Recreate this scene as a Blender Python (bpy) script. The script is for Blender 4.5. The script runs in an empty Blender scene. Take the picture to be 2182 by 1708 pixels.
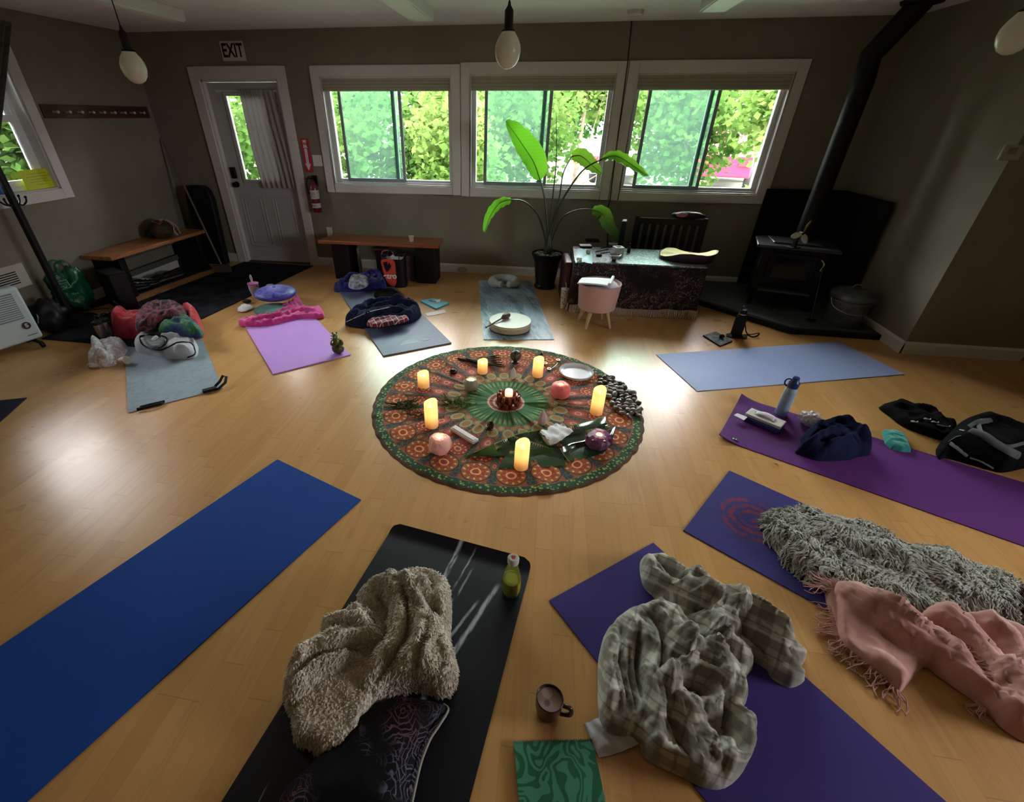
import bpy, bmesh, math, random
import numpy as np
from math import pi, sin, cos, radians, atan2, hypot, sqrt
from mathutils import Vector, Matrix, Euler, noise
from mathutils.geometry import delaunay_2d_cdt
random.seed(7); RNG = np.random.default_rng(7)
S = bpy.context.scene; COL = S.collection

# ---------------------------------------------------------------- camera
W, H = 2182, 1708
FPX, PITCH, ROLL, CAMZ, YAW = 958.17, 0.56818, 0.00451, 1.66033, -0.15478
PCX, PCY = W/2-86.17, H/2+6.85
_fw = Vector((sin(YAW), cos(YAW), 0)); _rt = Vector((cos(YAW), -sin(YAW), 0)); _up = Vector((0, 0, 1))
CF = _fw*cos(PITCH)-_up*sin(PITCH); _u = _fw*sin(PITCH)+_up*cos(PITCH)
CR = _rt*cos(ROLL)+_u*sin(ROLL); CU = -_rt*sin(ROLL)+_u*cos(ROLL)
cd = bpy.data.cameras.new('camera'); cam = bpy.data.objects.new('camera', cd); COL.objects.link(cam)
cd.sensor_width = 36; cd.sensor_fit = 'HORIZONTAL'; cd.lens = FPX/W*36
cd.shift_x = 86.17/W; cd.shift_y = 6.85/W; cd.clip_start = 0.05; cd.clip_end = 300
mw = Matrix((CR, CU, -CF)).transposed().to_4x4(); mw.translation = (0, 0, CAMZ); cam.matrix_world = mw
S.camera = cam
# ---------------------------------------------------------------- look
S.view_settings.view_transform = 'Standard'; S.view_settings.look = 'None'
S.view_settings.gamma = 1; S.view_settings.use_curve_mapping = False
S.view_settings.exposure = 0.55
try:
    S.cycles.use_denoising = True; S.cycles.max_bounces = 7; S.cycles.diffuse_bounces = 5
    S.cycles.transparent_max_bounces = 16; S.cycles.sample_clamp_indirect = 6
    S.cycles.caustics_reflective = False; S.cycles.caustics_refractive = False
except Exception: pass
# ---------------------------------------------------------------- daylight: an overcast sky
wd = bpy.data.worlds.new('sky'); S.world = wd; wd.use_nodes = True
bgn = wd.node_tree.nodes['Background']; bgn.inputs['Color'].default_value = (0.97, 0.925, 0.95, 1); bgn.inputs['Strength'].default_value = 22.0
def portal(loc, rot, sx, sy):
    l = bpy.data.lights.new('window_portal', 'AREA'); l.shape = 'RECTANGLE'; l.size = sx; l.size_y = sy
    l.cycles.is_portal = True; o = bpy.data.objects.new('window_portal', l); COL.objects.link(o); o.location = loc; o.rotation_euler = rot
YB = 5.62; XL = -4.68; XR = 3.03; ZC = 2.42; YF = -2.6; XE = 4.6
portal((-.18, YB+.14, 1.5), (radians(-90), 0, 0), 4.9, 1.2)
portal((XE+.12, .9, 1.55), (0, radians(90), 0), 1.2, 1.5)  # sky portal of the added fill window
portal((XL-.14, 3.5, 1.55), (0, radians(-90), 0), 1.2, 1.5)

# ---------------------------------------------------------------- points of the photograph turned into places in the room
def ray(px, py): return CF + CR*((px-PCX)/FPX) - CU*((py-PCY)/FPX)
def fl(px, py, z=0.0):
    d = ray(px, py); t = (z-CAMZ)/d.z; return Vector((d.x*t, d.y*t, z))
def wy(px, py, y):
    d = ray(px, py); t = y/d.y; return Vector((d.x*t, y, CAMZ+d.z*t))
def wx(px, py, x):
    d = ray(px, py); t = x/d.x; return Vector((x, d.y*t, CAMZ+d.z*t))

# ---------------------------------------------------------------- node maths: v(...) builds shader node graphs from ordinary expressions
class NT:
    def __init__(s, name):
        s.m = bpy.data.materials.new(name); s.m.use_nodes = True; s.t = s.m.node_tree; s.n = s.t.nodes; s.n.clear()
        s.out = s.n.new('ShaderNodeOutputMaterial')
    def put(s, sock, v):
        if isinstance(v, V): s.t.links.new(v.s, sock)
        elif v is not None:
            if hasattr(sock.default_value, '__len__') and not isinstance(v, (tuple, list)): v = (v,)*len(sock.default_value)
            if hasattr(sock.default_value, '__len__'):
                v = tuple(v); k = len(sock.default_value); v = (v+(1.0,))[:k]
            sock.default_value = v
    def math(s, op, *a):
        n = s.n.new('ShaderNodeMath'); n.operation = op
        for i, x in enumerate(a): s.put(n.inputs[i], x)
        return V(s, n.outputs[0])
    def co(s, kind='Object', scale=None, rot=0, loc=(0, 0, 0)):
        n = s.n.new('ShaderNodeTexCoord'); o = n.outputs[kind]
        if scale is None and rot == 0 and loc == (0, 0, 0): return V(s, o)
        m = s.n.new('ShaderNodeMapping'); s.t.links.new(o, m.inputs[0])
        if scale is not None: s.put(m.inputs['Scale'], scale)
        m.inputs['Rotation'].default_value = (0, 0, rot) if not isinstance(rot, tuple) else rot
        m.inputs['Location'].default_value = loc
        return V(s, m.outputs[0])
    def sep(s, v):
        n = s.n.new('ShaderNodeSeparateXYZ'); s.put(n.inputs[0], v); return [V(s, o) for o in n.outputs]
    def comb(s, x, y, z=0.0):
        n = s.n.new('ShaderNodeCombineXYZ')
        for i, q in enumerate((x, y, z)): s.put(n.inputs[i], q)
        return V(s, n.outputs[0])
    def noise(s, vec, scale=5, detail=3, rough=.55, dist=0, col=False):
        n = s.n.new('ShaderNodeTexNoise'); s.put(n.inputs['Vector'], vec); s.put(n.inputs['Scale'], scale)
        n.inputs['Detail'].default_value = detail; n.inputs['Roughness'].default_value = rough; n.inputs['Distortion'].default_value = dist
        return V(s, n.outputs[1 if col else 0])
    def voro(s, vec, scale=5, feature='F1', out=0, rnd=1.0):
        n = s.n.new('ShaderNodeTexVoronoi'); n.feature = feature; s.put(n.inputs['Vector'], vec); s.put(n.inputs['Scale'], scale)
        n.inputs['Randomness'].default_value = rnd
        return V(s, n.outputs[out])
    def mix(s, f, a, b):
        n = s.n.new('ShaderNodeMix'); n.data_type = 'RGBA'; s.put(n.inputs[0], f); s.put(n.inputs[6], a); s.put(n.inputs[7], b)
        return V(s, n.outputs[2])
    def ramp(s, f, *st):
        n = s.n.new('ShaderNodeValToRGB'); s.put(n.inputs[0], f); e = n.color_ramp.elements
        while len(e) < len(st): e.new(.5)
        for q, (p, c) in zip(e, st): q.position = p; q.color = tuple(c)+(1,) if len(c) == 3 else c
        return V(s, n.outputs[0])
    def bump(s, h, strength=.5, dist=.01):
        n = s.n.new('ShaderNodeBump'); s.put(n.inputs['Height'], h); n.inputs['Strength'].default_value = strength; n.inputs['Distance'].default_value = dist
        return V(s, n.outputs[0])
    def bsdf(s, col, rough=.6, metal=0, normal=None, spec=.5, sheen=0, trans=0, coat=0, alpha=None, emit=None, estr=0, sss=0, ior=1.45):
        n = s.n.new('ShaderNodeBsdfPrincipled'); I = n.inputs
        s.put(I['Base Color'], col); s.put(I['Roughness'], rough); s.put(I['Metallic'], metal)
        s.put(I['Specular IOR Level'], spec); I['IOR'].default_value = ior
        if normal is not None: s.put(I['Normal'], normal)
        if sheen: I['Sheen Weight'].default_value = sheen; I['Sheen Roughness'].default_value = .5
        if trans: s.put(I['Transmission Weight'], trans)
        if coat: I['Coat Weight'].default_value = coat; I['Coat Roughness'].default_value = .1
        if alpha is not None: s.put(I['Alpha'], alpha)
        if sss: I['Subsurface Weight'].default_value = sss; I['Subsurface Scale'].default_value = .02
        if emit is not None: s.put(I['Emission Color'], emit); s.put(I['Emission Strength'], estr)
        s.t.links.new(n.outputs[0], s.out.inputs[0]); s.p = n
        return s.m
class V:
    def __init__(s, t, k): s.t = t; s.s = k
    def __add__(a, b): return a.t.math('ADD', a, b)
    __radd__ = __add__
    def __sub__(a, b): return a.t.math('SUBTRACT', a, b)
    def __rsub__(a, b): return a.t.math('SUBTRACT', b, a)
    def __mul__(a, b): return a.t.math('MULTIPLY', a, b)
    __rmul__ = __mul__
    def __truediv__(a, b): return a.t.math('DIVIDE', a, b)
    def __lt__(a, b): return a.t.math('LESS_THAN', a, b)
    def __gt__(a, b): return a.t.math('GREATER_THAN', a, b)
    def abs(a): return a.t.math('ABSOLUTE', a)
    def sin(a): return a.t.math('SINE', a)
    def cos(a): return a.t.math('COSINE', a)
    def sqrt(a): return a.t.math('SQRT', a)
    def pow(a, b): return a.t.math('POWER', a, b)
    def frac(a): return a.t.math('FRACT', a)
    def floor(a): return a.t.math('FLOOR', a)
    def mod(a, b): return a.t.math('FLOORED_MODULO', a, b)
    def at2(a, b): return a.t.math('ARCTAN2', a, b)
    def ss(a, lo, hi):
        n = a.t.n.new('ShaderNodeMapRange'); n.interpolation_type = 'SMOOTHSTEP'
        a.t.put(n.inputs[0], a); n.inputs[1].default_value = lo; n.inputs[2].default_value = hi
        return V(a.t, n.outputs[0])
    def max(a, b): return a.t.math('MAXIMUM', a, b)
    def min(a, b): return a.t.math('MINIMUM', a, b)

_mc = {}
def mat(name, col, rough=.6, metal=0, spec=.5, noise_amt=.06, noise_scale=18, bump=0, bscale=200, bdist=.002, **kw):
    """a plain surface: base colour with a little uneven wear, optional fine bump"""
    if name in _mc: return _mc[name]
    if max(col) < .02 and spec == .5: spec = .25
    t = NT(name); c = t.co()
    f = t.noise(c, noise_scale, 3)
    colr = t.mix(f, tuple(max(0, x*(1-noise_amt*2)) for x in col), tuple(min(1, x*(1+noise_amt*2)) for x in col))
    nrm = t.bump(t.noise(c, bscale, 2), bump, bdist) if bump else None
    _mc[name] = t.bsdf(colr, rough, metal, nrm, spec, **kw)
    return _mc[name]
def fabric(name, col, col2=None, scale=9, rough=.95, weave=900, amt=.35, sheen=.3, dist=.0012, pat=None):
    if name in _mc: return _mc[name]
    t = NT(name); c = t.co()
    base = t.mix(t.noise(c, scale, 4).ss(.38, .62), col, col2 if col2 is not None else tuple(x*.8 for x in col))
    if pat: base = pat(t, c, base)
    w = t.noise(c, weave, 1)
    if max(col) < .06: sheen = 0
    _mc[name] = t.bsdf(base, rough, 0, t.bump(w, amt, dist), .10 if sheen == 0 else .15, sheen=sheen); return _mc[name]

# ---------------------------------------------------------------- objects
def tag(o, label=None, cat=None, group=None, kind=None):
    if label: o['label'] = label
    if cat: o['category'] = cat
    if group: o['group'] = group
    if kind: o['kind'] = kind
    return o
def empty(name, loc=(0, 0, 0), rz=0, label=None, cat=None, group=None):
    o = bpy.data.objects.new(name, None); COL.objects.link(o); o.location = loc; o.rotation_euler = (0, 0, rz); o.empty_display_size = .05
    return tag(o, label, cat, group)
def copy_tree(o, parent=None):
    c = o.copy(); COL.objects.link(c)
    if parent is not None: c.parent = parent
    for ch in [x for x in bpy.data.objects if x.parent == o]: copy_tree(ch, c)
    return c
class MB:
    """collects shapes, links them as one mesh object"""
    def __init__(s): s.v = []; s.f = []; s.mi = []; s.k = 0; s.uv = None
    def add(s, vs, fs):
        n = len(s.v); s.v += [tuple(v) for v in vs]; s.f += [tuple(i+n for i in f) for f in fs]; s.mi += [s.k]*len(fs); return s
    def mt(s, k): s.k = k; return s
    def box(s, lo, hi, M=None):
        x0, y0, z0 = lo; x1, y1, z1 = hi
        vs = [(x0, y0, z0), (x1, y0, z0), (x1, y1, z0), (x0, y1, z0), (x0, y0, z1), (x1, y0, z1), (x1, y1, z1), (x0, y1, z1)]
        if M is not None: vs = [M @ Vector(v) for v in vs]
        return s.add(vs, [(0, 3, 2, 1), (4, 5, 6, 7), (0, 1, 5, 4), (1, 2, 6, 5), (2, 3, 7, 6), (3, 0, 4, 7)])
    def cbox(s, c, sz, M=None): return s.box([c[i]-sz[i]/2 for i in range(3)], [c[i]+sz[i]/2 for i in range(3)], M)
    def prism(s, pts, z0, z1, M=None):
        n = len(pts); a = sum(pts[i][0]*pts[(i+1) % n][1]-pts[(i+1) % n][0]*pts[i][1] for i in range(n))
        if a < 0: pts = pts[::-1]
        vs = [(p[0], p[1], z0) for p in pts]+[(p[0], p[1], z1) for p in pts]
        if M is not None: vs = [M @ Vector(v) for v in vs]
        return s.add(vs, [tuple(range(n))[::-1], tuple(range(n, 2*n))]+[(i, (i+1) % n, n+(i+1) % n, n+i) for i in range(n)])
    def lathe(s, prof, n=32, c=(0, 0, 0), M=None, cap=True, sx=1, sy=1, fn=None):
        vs = []; fs = []
        for r, z in prof:
            for k in range(n):
                a = 2*pi*k/n; q = r*(fn(a, z) if fn else 1)
                vs.append(Vector((c[0]+q*cos(a)*sx, c[1]+q*sin(a)*sy, c[2]+z)))
        m = len(prof)
        for i in range(m-1):
            for k in range(n): fs.append((i*n+k, i*n+(k+1) % n, (i+1)*n+(k+1) % n, (i+1)*n+k))
        if cap: fs.append(tuple(range(n))[::-1]); fs.append(tuple((m-1)*n+k for k in range(n)))
        if M is not None: vs = [M @ v for v in vs]
        return s.add(vs, fs)
    def tube(s, path, r, n=10, closed=False, flat=1.0):
        P = [Vector(p) for p in path]; m = len(P); R = r if hasattr(r, '__len__') else [r]*m
        vs = []; fs = []; prev = None
        for i, p in enumerate(P):
            d = (P[(i+1) % m]-P[i-1]) if closed else (P[min(i+1, m-1)]-P[max(i-1, 0)])
            d = d.normalized() if d.length > 1e-9 else Vector((0, 0, 1))
            if prev is None: u = d.orthogonal().normalized()
            else:
                u = prev-d*prev.dot(d); u = u.normalized() if u.length > 1e-6 else d.orthogonal().normalized()
            prev = u; w = d.cross(u)
            for k in range(n): a = 2*pi*k/n; vs.append(p+u*cos(a)*R[i]+w*sin(a)*R[i]*flat)
        for i in range(m if closed else m-1):
            for k in range(n): j = (i+1) % m; fs.append((i*n+k, i*n+(k+1) % n, j*n+(k+1) % n, j*n+k))
        if not closed: fs.append(tuple(range(n))[::-1]); fs.append(tuple((m-1)*n+k for k in range(n)))
        return s.add(vs, fs)
    def ell(s, c, r, n=20, m=12, M=None, fn=None):
        vs = []; fs = []
        for i in range(m+1):
            th = pi*i/m
            for k in range(n):
                a = 2*pi*k/n; d = Vector((sin(th)*cos(a), sin(th)*sin(a), cos(th))); q = fn(d) if fn else 1
                vs.append(Vector((d.x*r[0]*q, d.y*r[1]*q, d.z*r[2]*q)))
        if M is not None: vs = [M @ v for v in vs]
        vs = [v+Vector(c) for v in vs]
        for i in range(m):
            for k in range(n): fs.append((i*n+k, (i+1)*n+k, (i+1)*n+(k+1) % n, i*n+(k+1) % n))
        return s.add(vs, fs)
    def grid(s, fn, nu, nv, closed_u=False):
        vs = [fn(i/(nu-1 if not closed_u else nu), j/(nv-1)) for i in range(nu) for j in range(nv)]; fs = []
        for i in range(nu if closed_u else nu-1):
            for j in range(nv-1): a = (i+1) % nu; fs.append((i*nv+j, a*nv+j, a*nv+j+1, i*nv+j+1))
        return s.add(vs, fs)
    def build(s, name, mats, parent=None, smooth=True, bevel=0, bseg=2, solid=0, sub=0, weld=False, angle=40, loc=None, rz=None):
        me = bpy.data.meshes.new(name); me.from_pydata(s.v, [], s.f); me.validate(); me.update()
        mats = mats if isinstance(mats, (list, tuple)) else [mats]
        for m in mats: me.materials.append(m)
        if len(mats) > 1 and len(me.polygons) == len(s.mi): me.polygons.foreach_set('material_index', s.mi)
        o = bpy.data.objects.new(name, me); COL.objects.link(o)
        if weld or bevel:
            bm = bmesh.new(); bm.from_mesh(me); bmesh.ops.remove_doubles(bm, verts=bm.verts, dist=1e-5); bmesh.ops.recalc_face_normals(bm, faces=bm.faces); bm.to_mesh(me); bm.free()
        if smooth:
            me.polygons.foreach_set('use_smooth', [True]*len(me.polygons))
            try: me.set_sharp_from_angle(angle=radians(angle))
            except Exception: pass
        if solid:
            m = o.modifiers.new('solid', 'SOLIDIFY'); m.thickness = solid; m.offset = -1 if solid > 0 else 1; m.thickness = abs(solid)
        if bevel:
            m = o.modifiers.new('bevel', 'BEVEL'); m.width = bevel; m.segments = bseg; m.limit_method = 'ANGLE'; m.angle_limit = radians(35)
        if sub: m = o.modifiers.new('sub', 'SUBSURF'); m.levels = sub; m.render_levels = sub
        if parent is not None: o.parent = parent
        if loc is not None: o.location = loc
        if rz is not None: o.rotation_euler = (0, 0, rz)
        return o
def struct(o, label=None): o['kind'] = 'structure'; return o if not label else tag(o, label)
def text(name, s, size, M, m, parent=None, depth=.0008, align='CENTER', sx=1, bold=0, shear=0):
    c = bpy.data.curves.new(name, 'FONT'); c.body = s; c.size = size; c.extrude = depth; c.align_x = align; c.align_y = 'CENTER'; c.offset = bold; c.shear = shear
    o = bpy.data.objects.new(name, c); COL.objects.link(o)
    dg = bpy.context.evaluated_depsgraph_get(); me = bpy.data.meshes.new_from_object(o.evaluated_get(dg)); COL.objects.unlink(o); bpy.data.objects.remove(o)
    me.materials.clear(); me.materials.append(m)
    o = bpy.data.objects.new(name, me); COL.objects.link(o); me.transform(Matrix.Diagonal((sx, 1, 1, 1))); me.transform(M)
    if parent is not None: o.parent = parent
    return o
def T(x=0, y=0, z=0): return Matrix.Translation((x, y, z))
def R(a, ax='Z'): return Matrix.Rotation(a, 4, ax)
WALLM = lambda x, y, z: T(x, y, z) @ R(pi/2, 'X')          # text on the back wall, facing the room
def spline(P, n=8, closed=False):
    P = [Vector(p) for p in P]; m = len(P); out = []
    for i in range(m if closed else m-1):
        a, b, c, d = (P[(i-1) % m] if closed or i > 0 else P[0]), P[i], P[(i+1) % m], (P[(i+2) % m] if closed or i+2 < m else P[-1])
        for k in range(n):
            t = k/n; out.append(.5*((2*b)+(c-a)*t+(2*a-5*b+4*c-d)*t*t+(3*b-a-3*c+d)*t**3))
    if not closed: out.append(P[-1])
    return out

# ---------------------------------------------------------------- soft cloth lying in folds
def pdist(X, Y, P):
    """distance of points to a polyline and the running position 0..1 along it"""
    best = np.full(X.shape, 1e9); pos = np.zeros(X.shape); L = [0.0]
    for a, b in zip(P[:-1], P[1:]): L.append(L[-1]+hypot(b[0]-a[0], b[1]-a[1]))
    for i, (a, b) in enumerate(zip(P[:-1], P[1:])):
        dx, dy = b[0]-a[0], b[1]-a[1]; l2 = dx*dx+dy*dy+1e-12
        t = np.clip(((X-a[0])*dx+(Y-a[1])*dy)/l2, 0, 1)
        d = np.hypot(X-a[0]-t*dx, Y-a[1]-t*dy); m = d < best
        best = np.where(m, d, best); pos = np.where(m, (L[i]+t*sqrt(l2))/max(L[-1], 1e-9), pos)
    return best, pos
def cloth(name, outline, folds, material, H=.06, edge=.06, res=.012, crumple=.012, cscale=14, z0=.006, smooth_outline=3, parent=None,
          par=0, seed=0, base=None, stretch=(1, 1, 0), thick=0, edge_z=.004, fold_jit=.15, sub=0, fine=.35, pts_z=0, hole=None, valleys=()):
    """outline: places round the rim; folds: (polyline, height, width) ridges (negative height = valley); base: extra height function"""
    O = [Vector((p[0], p[1], 0)) for p in outline]
    if smooth_outline: O = spline(O, smooth_outline, True)
    O2 = [(p.x, p.y) for p in O]
    xs = [p[0] for p in O2]; ys = [p[1] for p in O2]
    gx = np.arange(min(xs), max(xs), res); gy = np.arange(min(ys), max(ys), res*.87)
    X, Y = np.meshgrid(gx, gy); X = X+(np.arange(X.shape[0]) % 2)[:, None]*res*.5; X = X.ravel(); Y = Y.ravel()
    rg = np.random.default_rng(seed+3); X = X+rg.normal(0, res*.08, X.shape); Y = Y+rg.normal(0, res*.08, Y.shape)
    ins = np.zeros(X.shape, bool); n = len(O2)
    for i in range(n):
        (x1, y1), (x2, y2) = O2[i], O2[(i+1) % n]
        if y1 == y2: continue
        c = (y1 > Y) != (y2 > Y); ins ^= c & (X < (x2-x1)*(Y-y1)/(y2-y1)+x1)
    dB, _ = pdist(X, Y, O2+[O2[0]]); k = ins & (dB > res*.55); X = X[k]; Y = Y[k]
    # rim points at the grid spacing
    rim = []
    for i in range(n):
        a, b = Vector(O2[i]), Vector(O2[(i+1) % n]); m = max(1, int(round((b-a).length/res)))
        for q in range(m): rim.append(a+(b-a)*(q/m))
    nb = len(rim); co = [Vector(p) for p in rim]+[Vector((x, y)) for x, y in zip(X, Y)]
    r = delaunay_2d_cdt(co, [(i, (i+1) % nb) for i in range(nb)], [], 1, 1e-5)
    vs2, fs = r[0], r[2]
    PX = np.array([v.x for v in vs2]); PY = np.array([v.y for v in vs2])
    d, _ = pdist(PX, PY, O2+[O2[0]])
    # a slow wobble of space makes the folds wander
    ca, sa = cos(stretch[2]), sin(stretch[2])
    U = (PX*ca+PY*sa)*stretch[0]; Vv = (-PX*sa+PY*ca)*stretch[1]
    nz = np.array([noise.noise(Vector((u*cscale+seed*7.1, v*cscale, seed))) for u, v in zip(U, Vv)])
    nz2 = np.array([noise.noise(Vector((u*cscale*2.6, v*cscale*2.6+seed*3.3, 5.0+seed))) for u, v in zip(U, Vv)])
    e = np.clip(d/edge, 0, 1); dome = np.sqrt(np.clip(1-(1-e)**2, 0, 1))
    Z = H*dome
    if par:                                     # companion folds running beside the drawn ones
        ex = []
        for P, h, w in [f[:3] for f in folds if f[1] > 0]:
            for sd, kk in ((1.25, .55), (-1.25, .5)):
                ex.append(([(p[0]+sd*w*(-(P[min(i+1, len(P)-1)][1]-P[max(i-1, 0)][1]))/max(1e-6, hypot(P[min(i+1, len(P)-1)][0]-P[max(i-1, 0)][0], P[min(i+1, len(P)-1)][1]-P[max(i-1, 0)][1])),
                             p[1]+sd*w*(P[min(i+1, len(P)-1)][0]-P[max(i-1, 0)][0])/max(1e-6, hypot(P[min(i+1, len(P)-1)][0]-P[max(i-1, 0)][0], P[min(i+1, len(P)-1)][1]-P[max(i-1, 0)][1]))) for i, p in enumerate(P)], h*kk*par, w*.6))
        folds = list(folds)+ex
    for fo in folds:
        P, h, w = fo[:3]
        s, t = pdist(PX+nz*fold_jit*w*1.5, PY+nz2*fold_jit*w*1.5, [(p[0], p[1]) for p in P])
        tp = np.clip(np.minimum(t, 1-t)*5+.25, 0, 1); q = np.clip(1-s/w, 0, 1)
        prof = np.sqrt(np.clip(1-(1-q)**2, 0, 1)) if h > 0 else q*q*(3-2*q)
        Z = Z+h*tp*prof*np.clip(dome*1.6, .0, 1)
    ridg = (1-np.abs(nz)*2.4)
    Z = Z+(crumple*np.clip(ridg, -.6, 1)+crumple*fine*np.clip(1-np.abs(nz2)*2.6, -.5, 1))*np.clip(d/(edge*.6), 0, 1)
    if base is not None: Z = Z+np.array([base(x, y) for x, y in zip(PX, PY)])
    Z = np.maximum(Z, 0)+edge_z*np.clip(d/.01, 0, 1)
    mb = MB(); mb.v = [(x, y, z0+z) for x, y, z in zip(PX, PY, Z)]
    mb.f = [tuple(f) for f in fs]; mb.mi = [0]*len(mb.f)
    # turned-under rim down to the ground
    o = mb.build(name, material, parent, smooth=True, angle=180, solid=0)
    me = o.data; bm = bmesh.new(); bm.from_mesh(me)
    bmesh.ops.recalc_face_normals(bm, faces=bm.faces)
    if sum(f.normal.z for f in bm.faces) < 0: bmesh.ops.reverse_faces(bm, faces=bm.faces)
    be = [x for x in bm.edges if x.is_boundary]
    ex = bmesh.ops.extrude_edge_only(bm, edges=be)['geom']
    for v in [g for g in ex if isinstance(g, bmesh.types.BMVert)]: v.co.z = z0-.002
    for f in bm.faces: f.smooth = True
    bm.to_mesh(me); bm.free()
    if sub: m = o.modifiers.new('sub', 'SUBSURF'); m.levels = sub; m.render_levels = sub
    return o
def FP(pts, z=0): return [fl(a, b, z) for a, b in pts]
# ================================================================= the room
def m_wall():
    t = NT('wall_paint'); c = t.co()
    col = t.mix(t.noise(c, 2.2, 5).ss(.35, .65), (.195, .186, .138), (.220, .211, .160))
    return t.bsdf(col, .8, 0, t.bump(t.noise(c, 160, 3), .25, .002), .2)
def m_floor():
    t = NT('laminate_floor'); c = t.co('Object'); x, y, z = t.sep(c)
    w = .078; row = (x/w).floor(); fx = (x/w).frac()
    h1 = ((row*12.9898).sin()*43758.5).frac()
    L = .62; yy = y/L+h1*7.3; seg = yy.floor(); fy = yy.frac()
    h2 = ((row*78.233+seg*37.719).sin()*43758.5).frac()
    tone = t.ramp(h2, (0, (.50, .265, .092)), (.35, (.54, .29, .105)), (.7, (.57, .315, .120)), (1, (.51, .275, .095)))
    gv = t.comb(x*26+h2*40, y*1.6+h2*13, h2*9)
    g = t.noise(gv, 1.0, 5, .6, .8)
    tone = t.mix((g-.5).abs().ss(.0, .25)*.55, tone, (.40, .215, .085))
    kn = t.noise(t.comb(x*9+h2*5, y*2.2+h2*31, h2*3), 1.0, 4, .65, .4)
    tone = t.mix(kn.ss(.62, .76)*.35, tone, (.25, .12, .045))
    gap = (fx < .018)+(fy < .006)
    tone = t.mix(gap.min(1.0)*.4, tone, (.20, .10, .04))
    r = t.noise(c, 3.0, 3)*.10+.24
    return t.bsdf(tone, r, 0, t.bump(g, .05, .001), .5)
M_WALL = m_wall(); M_FLOOR = m_floor()
M_CEIL = mat('ceiling_paint', (.84, .85, .86), .9, spec=.1, noise_amt=.015, bump=.1, bscale=90)
M_TRIM = mat('white_trim', (.60, .60, .58), .45, noise_amt=.02)
M_VINYL = mat('window_vinyl', (.70, .74, .76), .35, noise_amt=.01)
M_TRACK = mat('window_track_grey', (.26, .31, .33), .4, noise_amt=.02)
M_DOOR = mat('painted_door', (.42, .45, .46), .45, noise_amt=.02)
def m_glass():
    t = NT('window_glass'); a = t.n.new('ShaderNodeBsdfTransparent'); b = t.n.new('ShaderNodeBsdfGlossy'); b.inputs['Roughness'].default_value = .02
    a.inputs[0].default_value = (.98, .99, .985, 1)
    f = t.n.new('ShaderNodeFresnel'); f.inputs[0].default_value = 1.4; m = t.n.new('ShaderNodeMixShader')
    t.t.links.new(f.outputs[0], m.inputs[0]); t.t.links.new(a.outputs[0], m.inputs[1]); t.t.links.new(b.outputs[0], m.inputs[2]); t.t.links.new(m.outputs[0], t.out.inputs[0]); return t.m
def m_screen():
    t = NT('insect_screen'); a = t.n.new('ShaderNodeBsdfTransparent'); a.inputs[0].default_value = (.76, .96, .87, 1)
    b = t.n.new('ShaderNodeBsdfTranslucent'); b.inputs[0].default_value = (.62, .85, .78, 1)
    m = t.n.new('ShaderNodeMixShader'); m.inputs[0].default_value = .05
    t.t.links.new(a.outputs[0], m.inputs[1]); t.t.links.new(b.outputs[0], m.inputs[2]); t.t.links.new(m.outputs[0], t.out.inputs[0]); return t.m
M_GLASS = m_glass(); M_SCREEN = m_screen()

def wall_cells(mb, cuts_a, cuts_b, holes, put):
    for i in range(len(cuts_a)-1):
        for j in range(len(cuts_b)-1):
            ca, cb = (cuts_a[i]+cuts_a[i+1])/2, (cuts_b[j]+cuts_b[j+1])/2
            if any(h[0] < ca < h[1] and h[2] < cb < h[3] for h in holes): continue
            put(cuts_a[i], cuts_a[i+1], cuts_b[j], cuts_b[j+1])
def wall(name, axis, p0, p1, a0, a1, holes, m=None):
    mb = MB(); A = sorted({a0, a1}|{h[0] for h in holes}|{h[1] for h in holes}); B = sorted({0, ZC}|{h[2] for h in holes}|{h[3] for h in holes})
    def put(x0, x1, z0, z1):
        if axis == 'y': mb.box((x0, p0, z0), (x1, p1, z1))
        else: mb.box((p0, x0, z0), (p1, x1, z1))
    wall_cells(mb, A, B, holes, put); return struct(mb.build(name, m or M_WALL, smooth=False))
TW = .10
WIN = [(-2.641, -1.007, .893, 2.112), (-1.007, .654, .888, 2.123), (.654, 2.278, .888, 2.123)]
WO = [(a+TW, b-TW, c+.085, d-TW) for a, b, c, d in WIN]
DX0, DX1, DZ = -3.955, -3.03, 2.0
wall('wall_back', 'y', YB, YB+.16, XL-.2, XR+.2, WO+[(DX0, DX1, 0, DZ)])
LWY = (2.55, 4.21, .974, 2.30); LWO = (LWY[0]+TW, LWY[1]-TW, LWY[2]+.09, LWY[3]-.12)
wall('wall_left', 'x', XL-.16, XL, YF, YB, [LWO])
wall('wall_right', 'x', XR, XR+.16, 3.95, YB, [])
wall('wall_nook', 'y', 3.95, 4.10, XR+.16, 3.9, [])
mb = MB(); mb.prism([(3.9, 3.95), (XE+.16, 4.6), (XE+.1, 4.75), (3.9, 4.10)], 0, ZC); struct(mb.build('wall_angled', M_WALL, smooth=False))
wall('wall_far_right', 'x', XE, XE+.16, YF, 4.7, [(.2, 1.6, 1.0, 2.05)])  # hole for the added fill window
wall('wall_behind', 'y', YF-.16, YF, XL-.2, XE+.2, [])
mb = MB(); mb.box((XL-.2, YF-.2, -.1), (XE+.2, YB+.2, 0)); struct(mb.build('floor', M_FLOOR, smooth=False))
mb = MB(); mb.box((XL-.2, YF-.2, ZC), (XE+.2, YB+.2, ZC+.12)); struct(mb.build('ceiling', M_CEIL, smooth=False))

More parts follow.
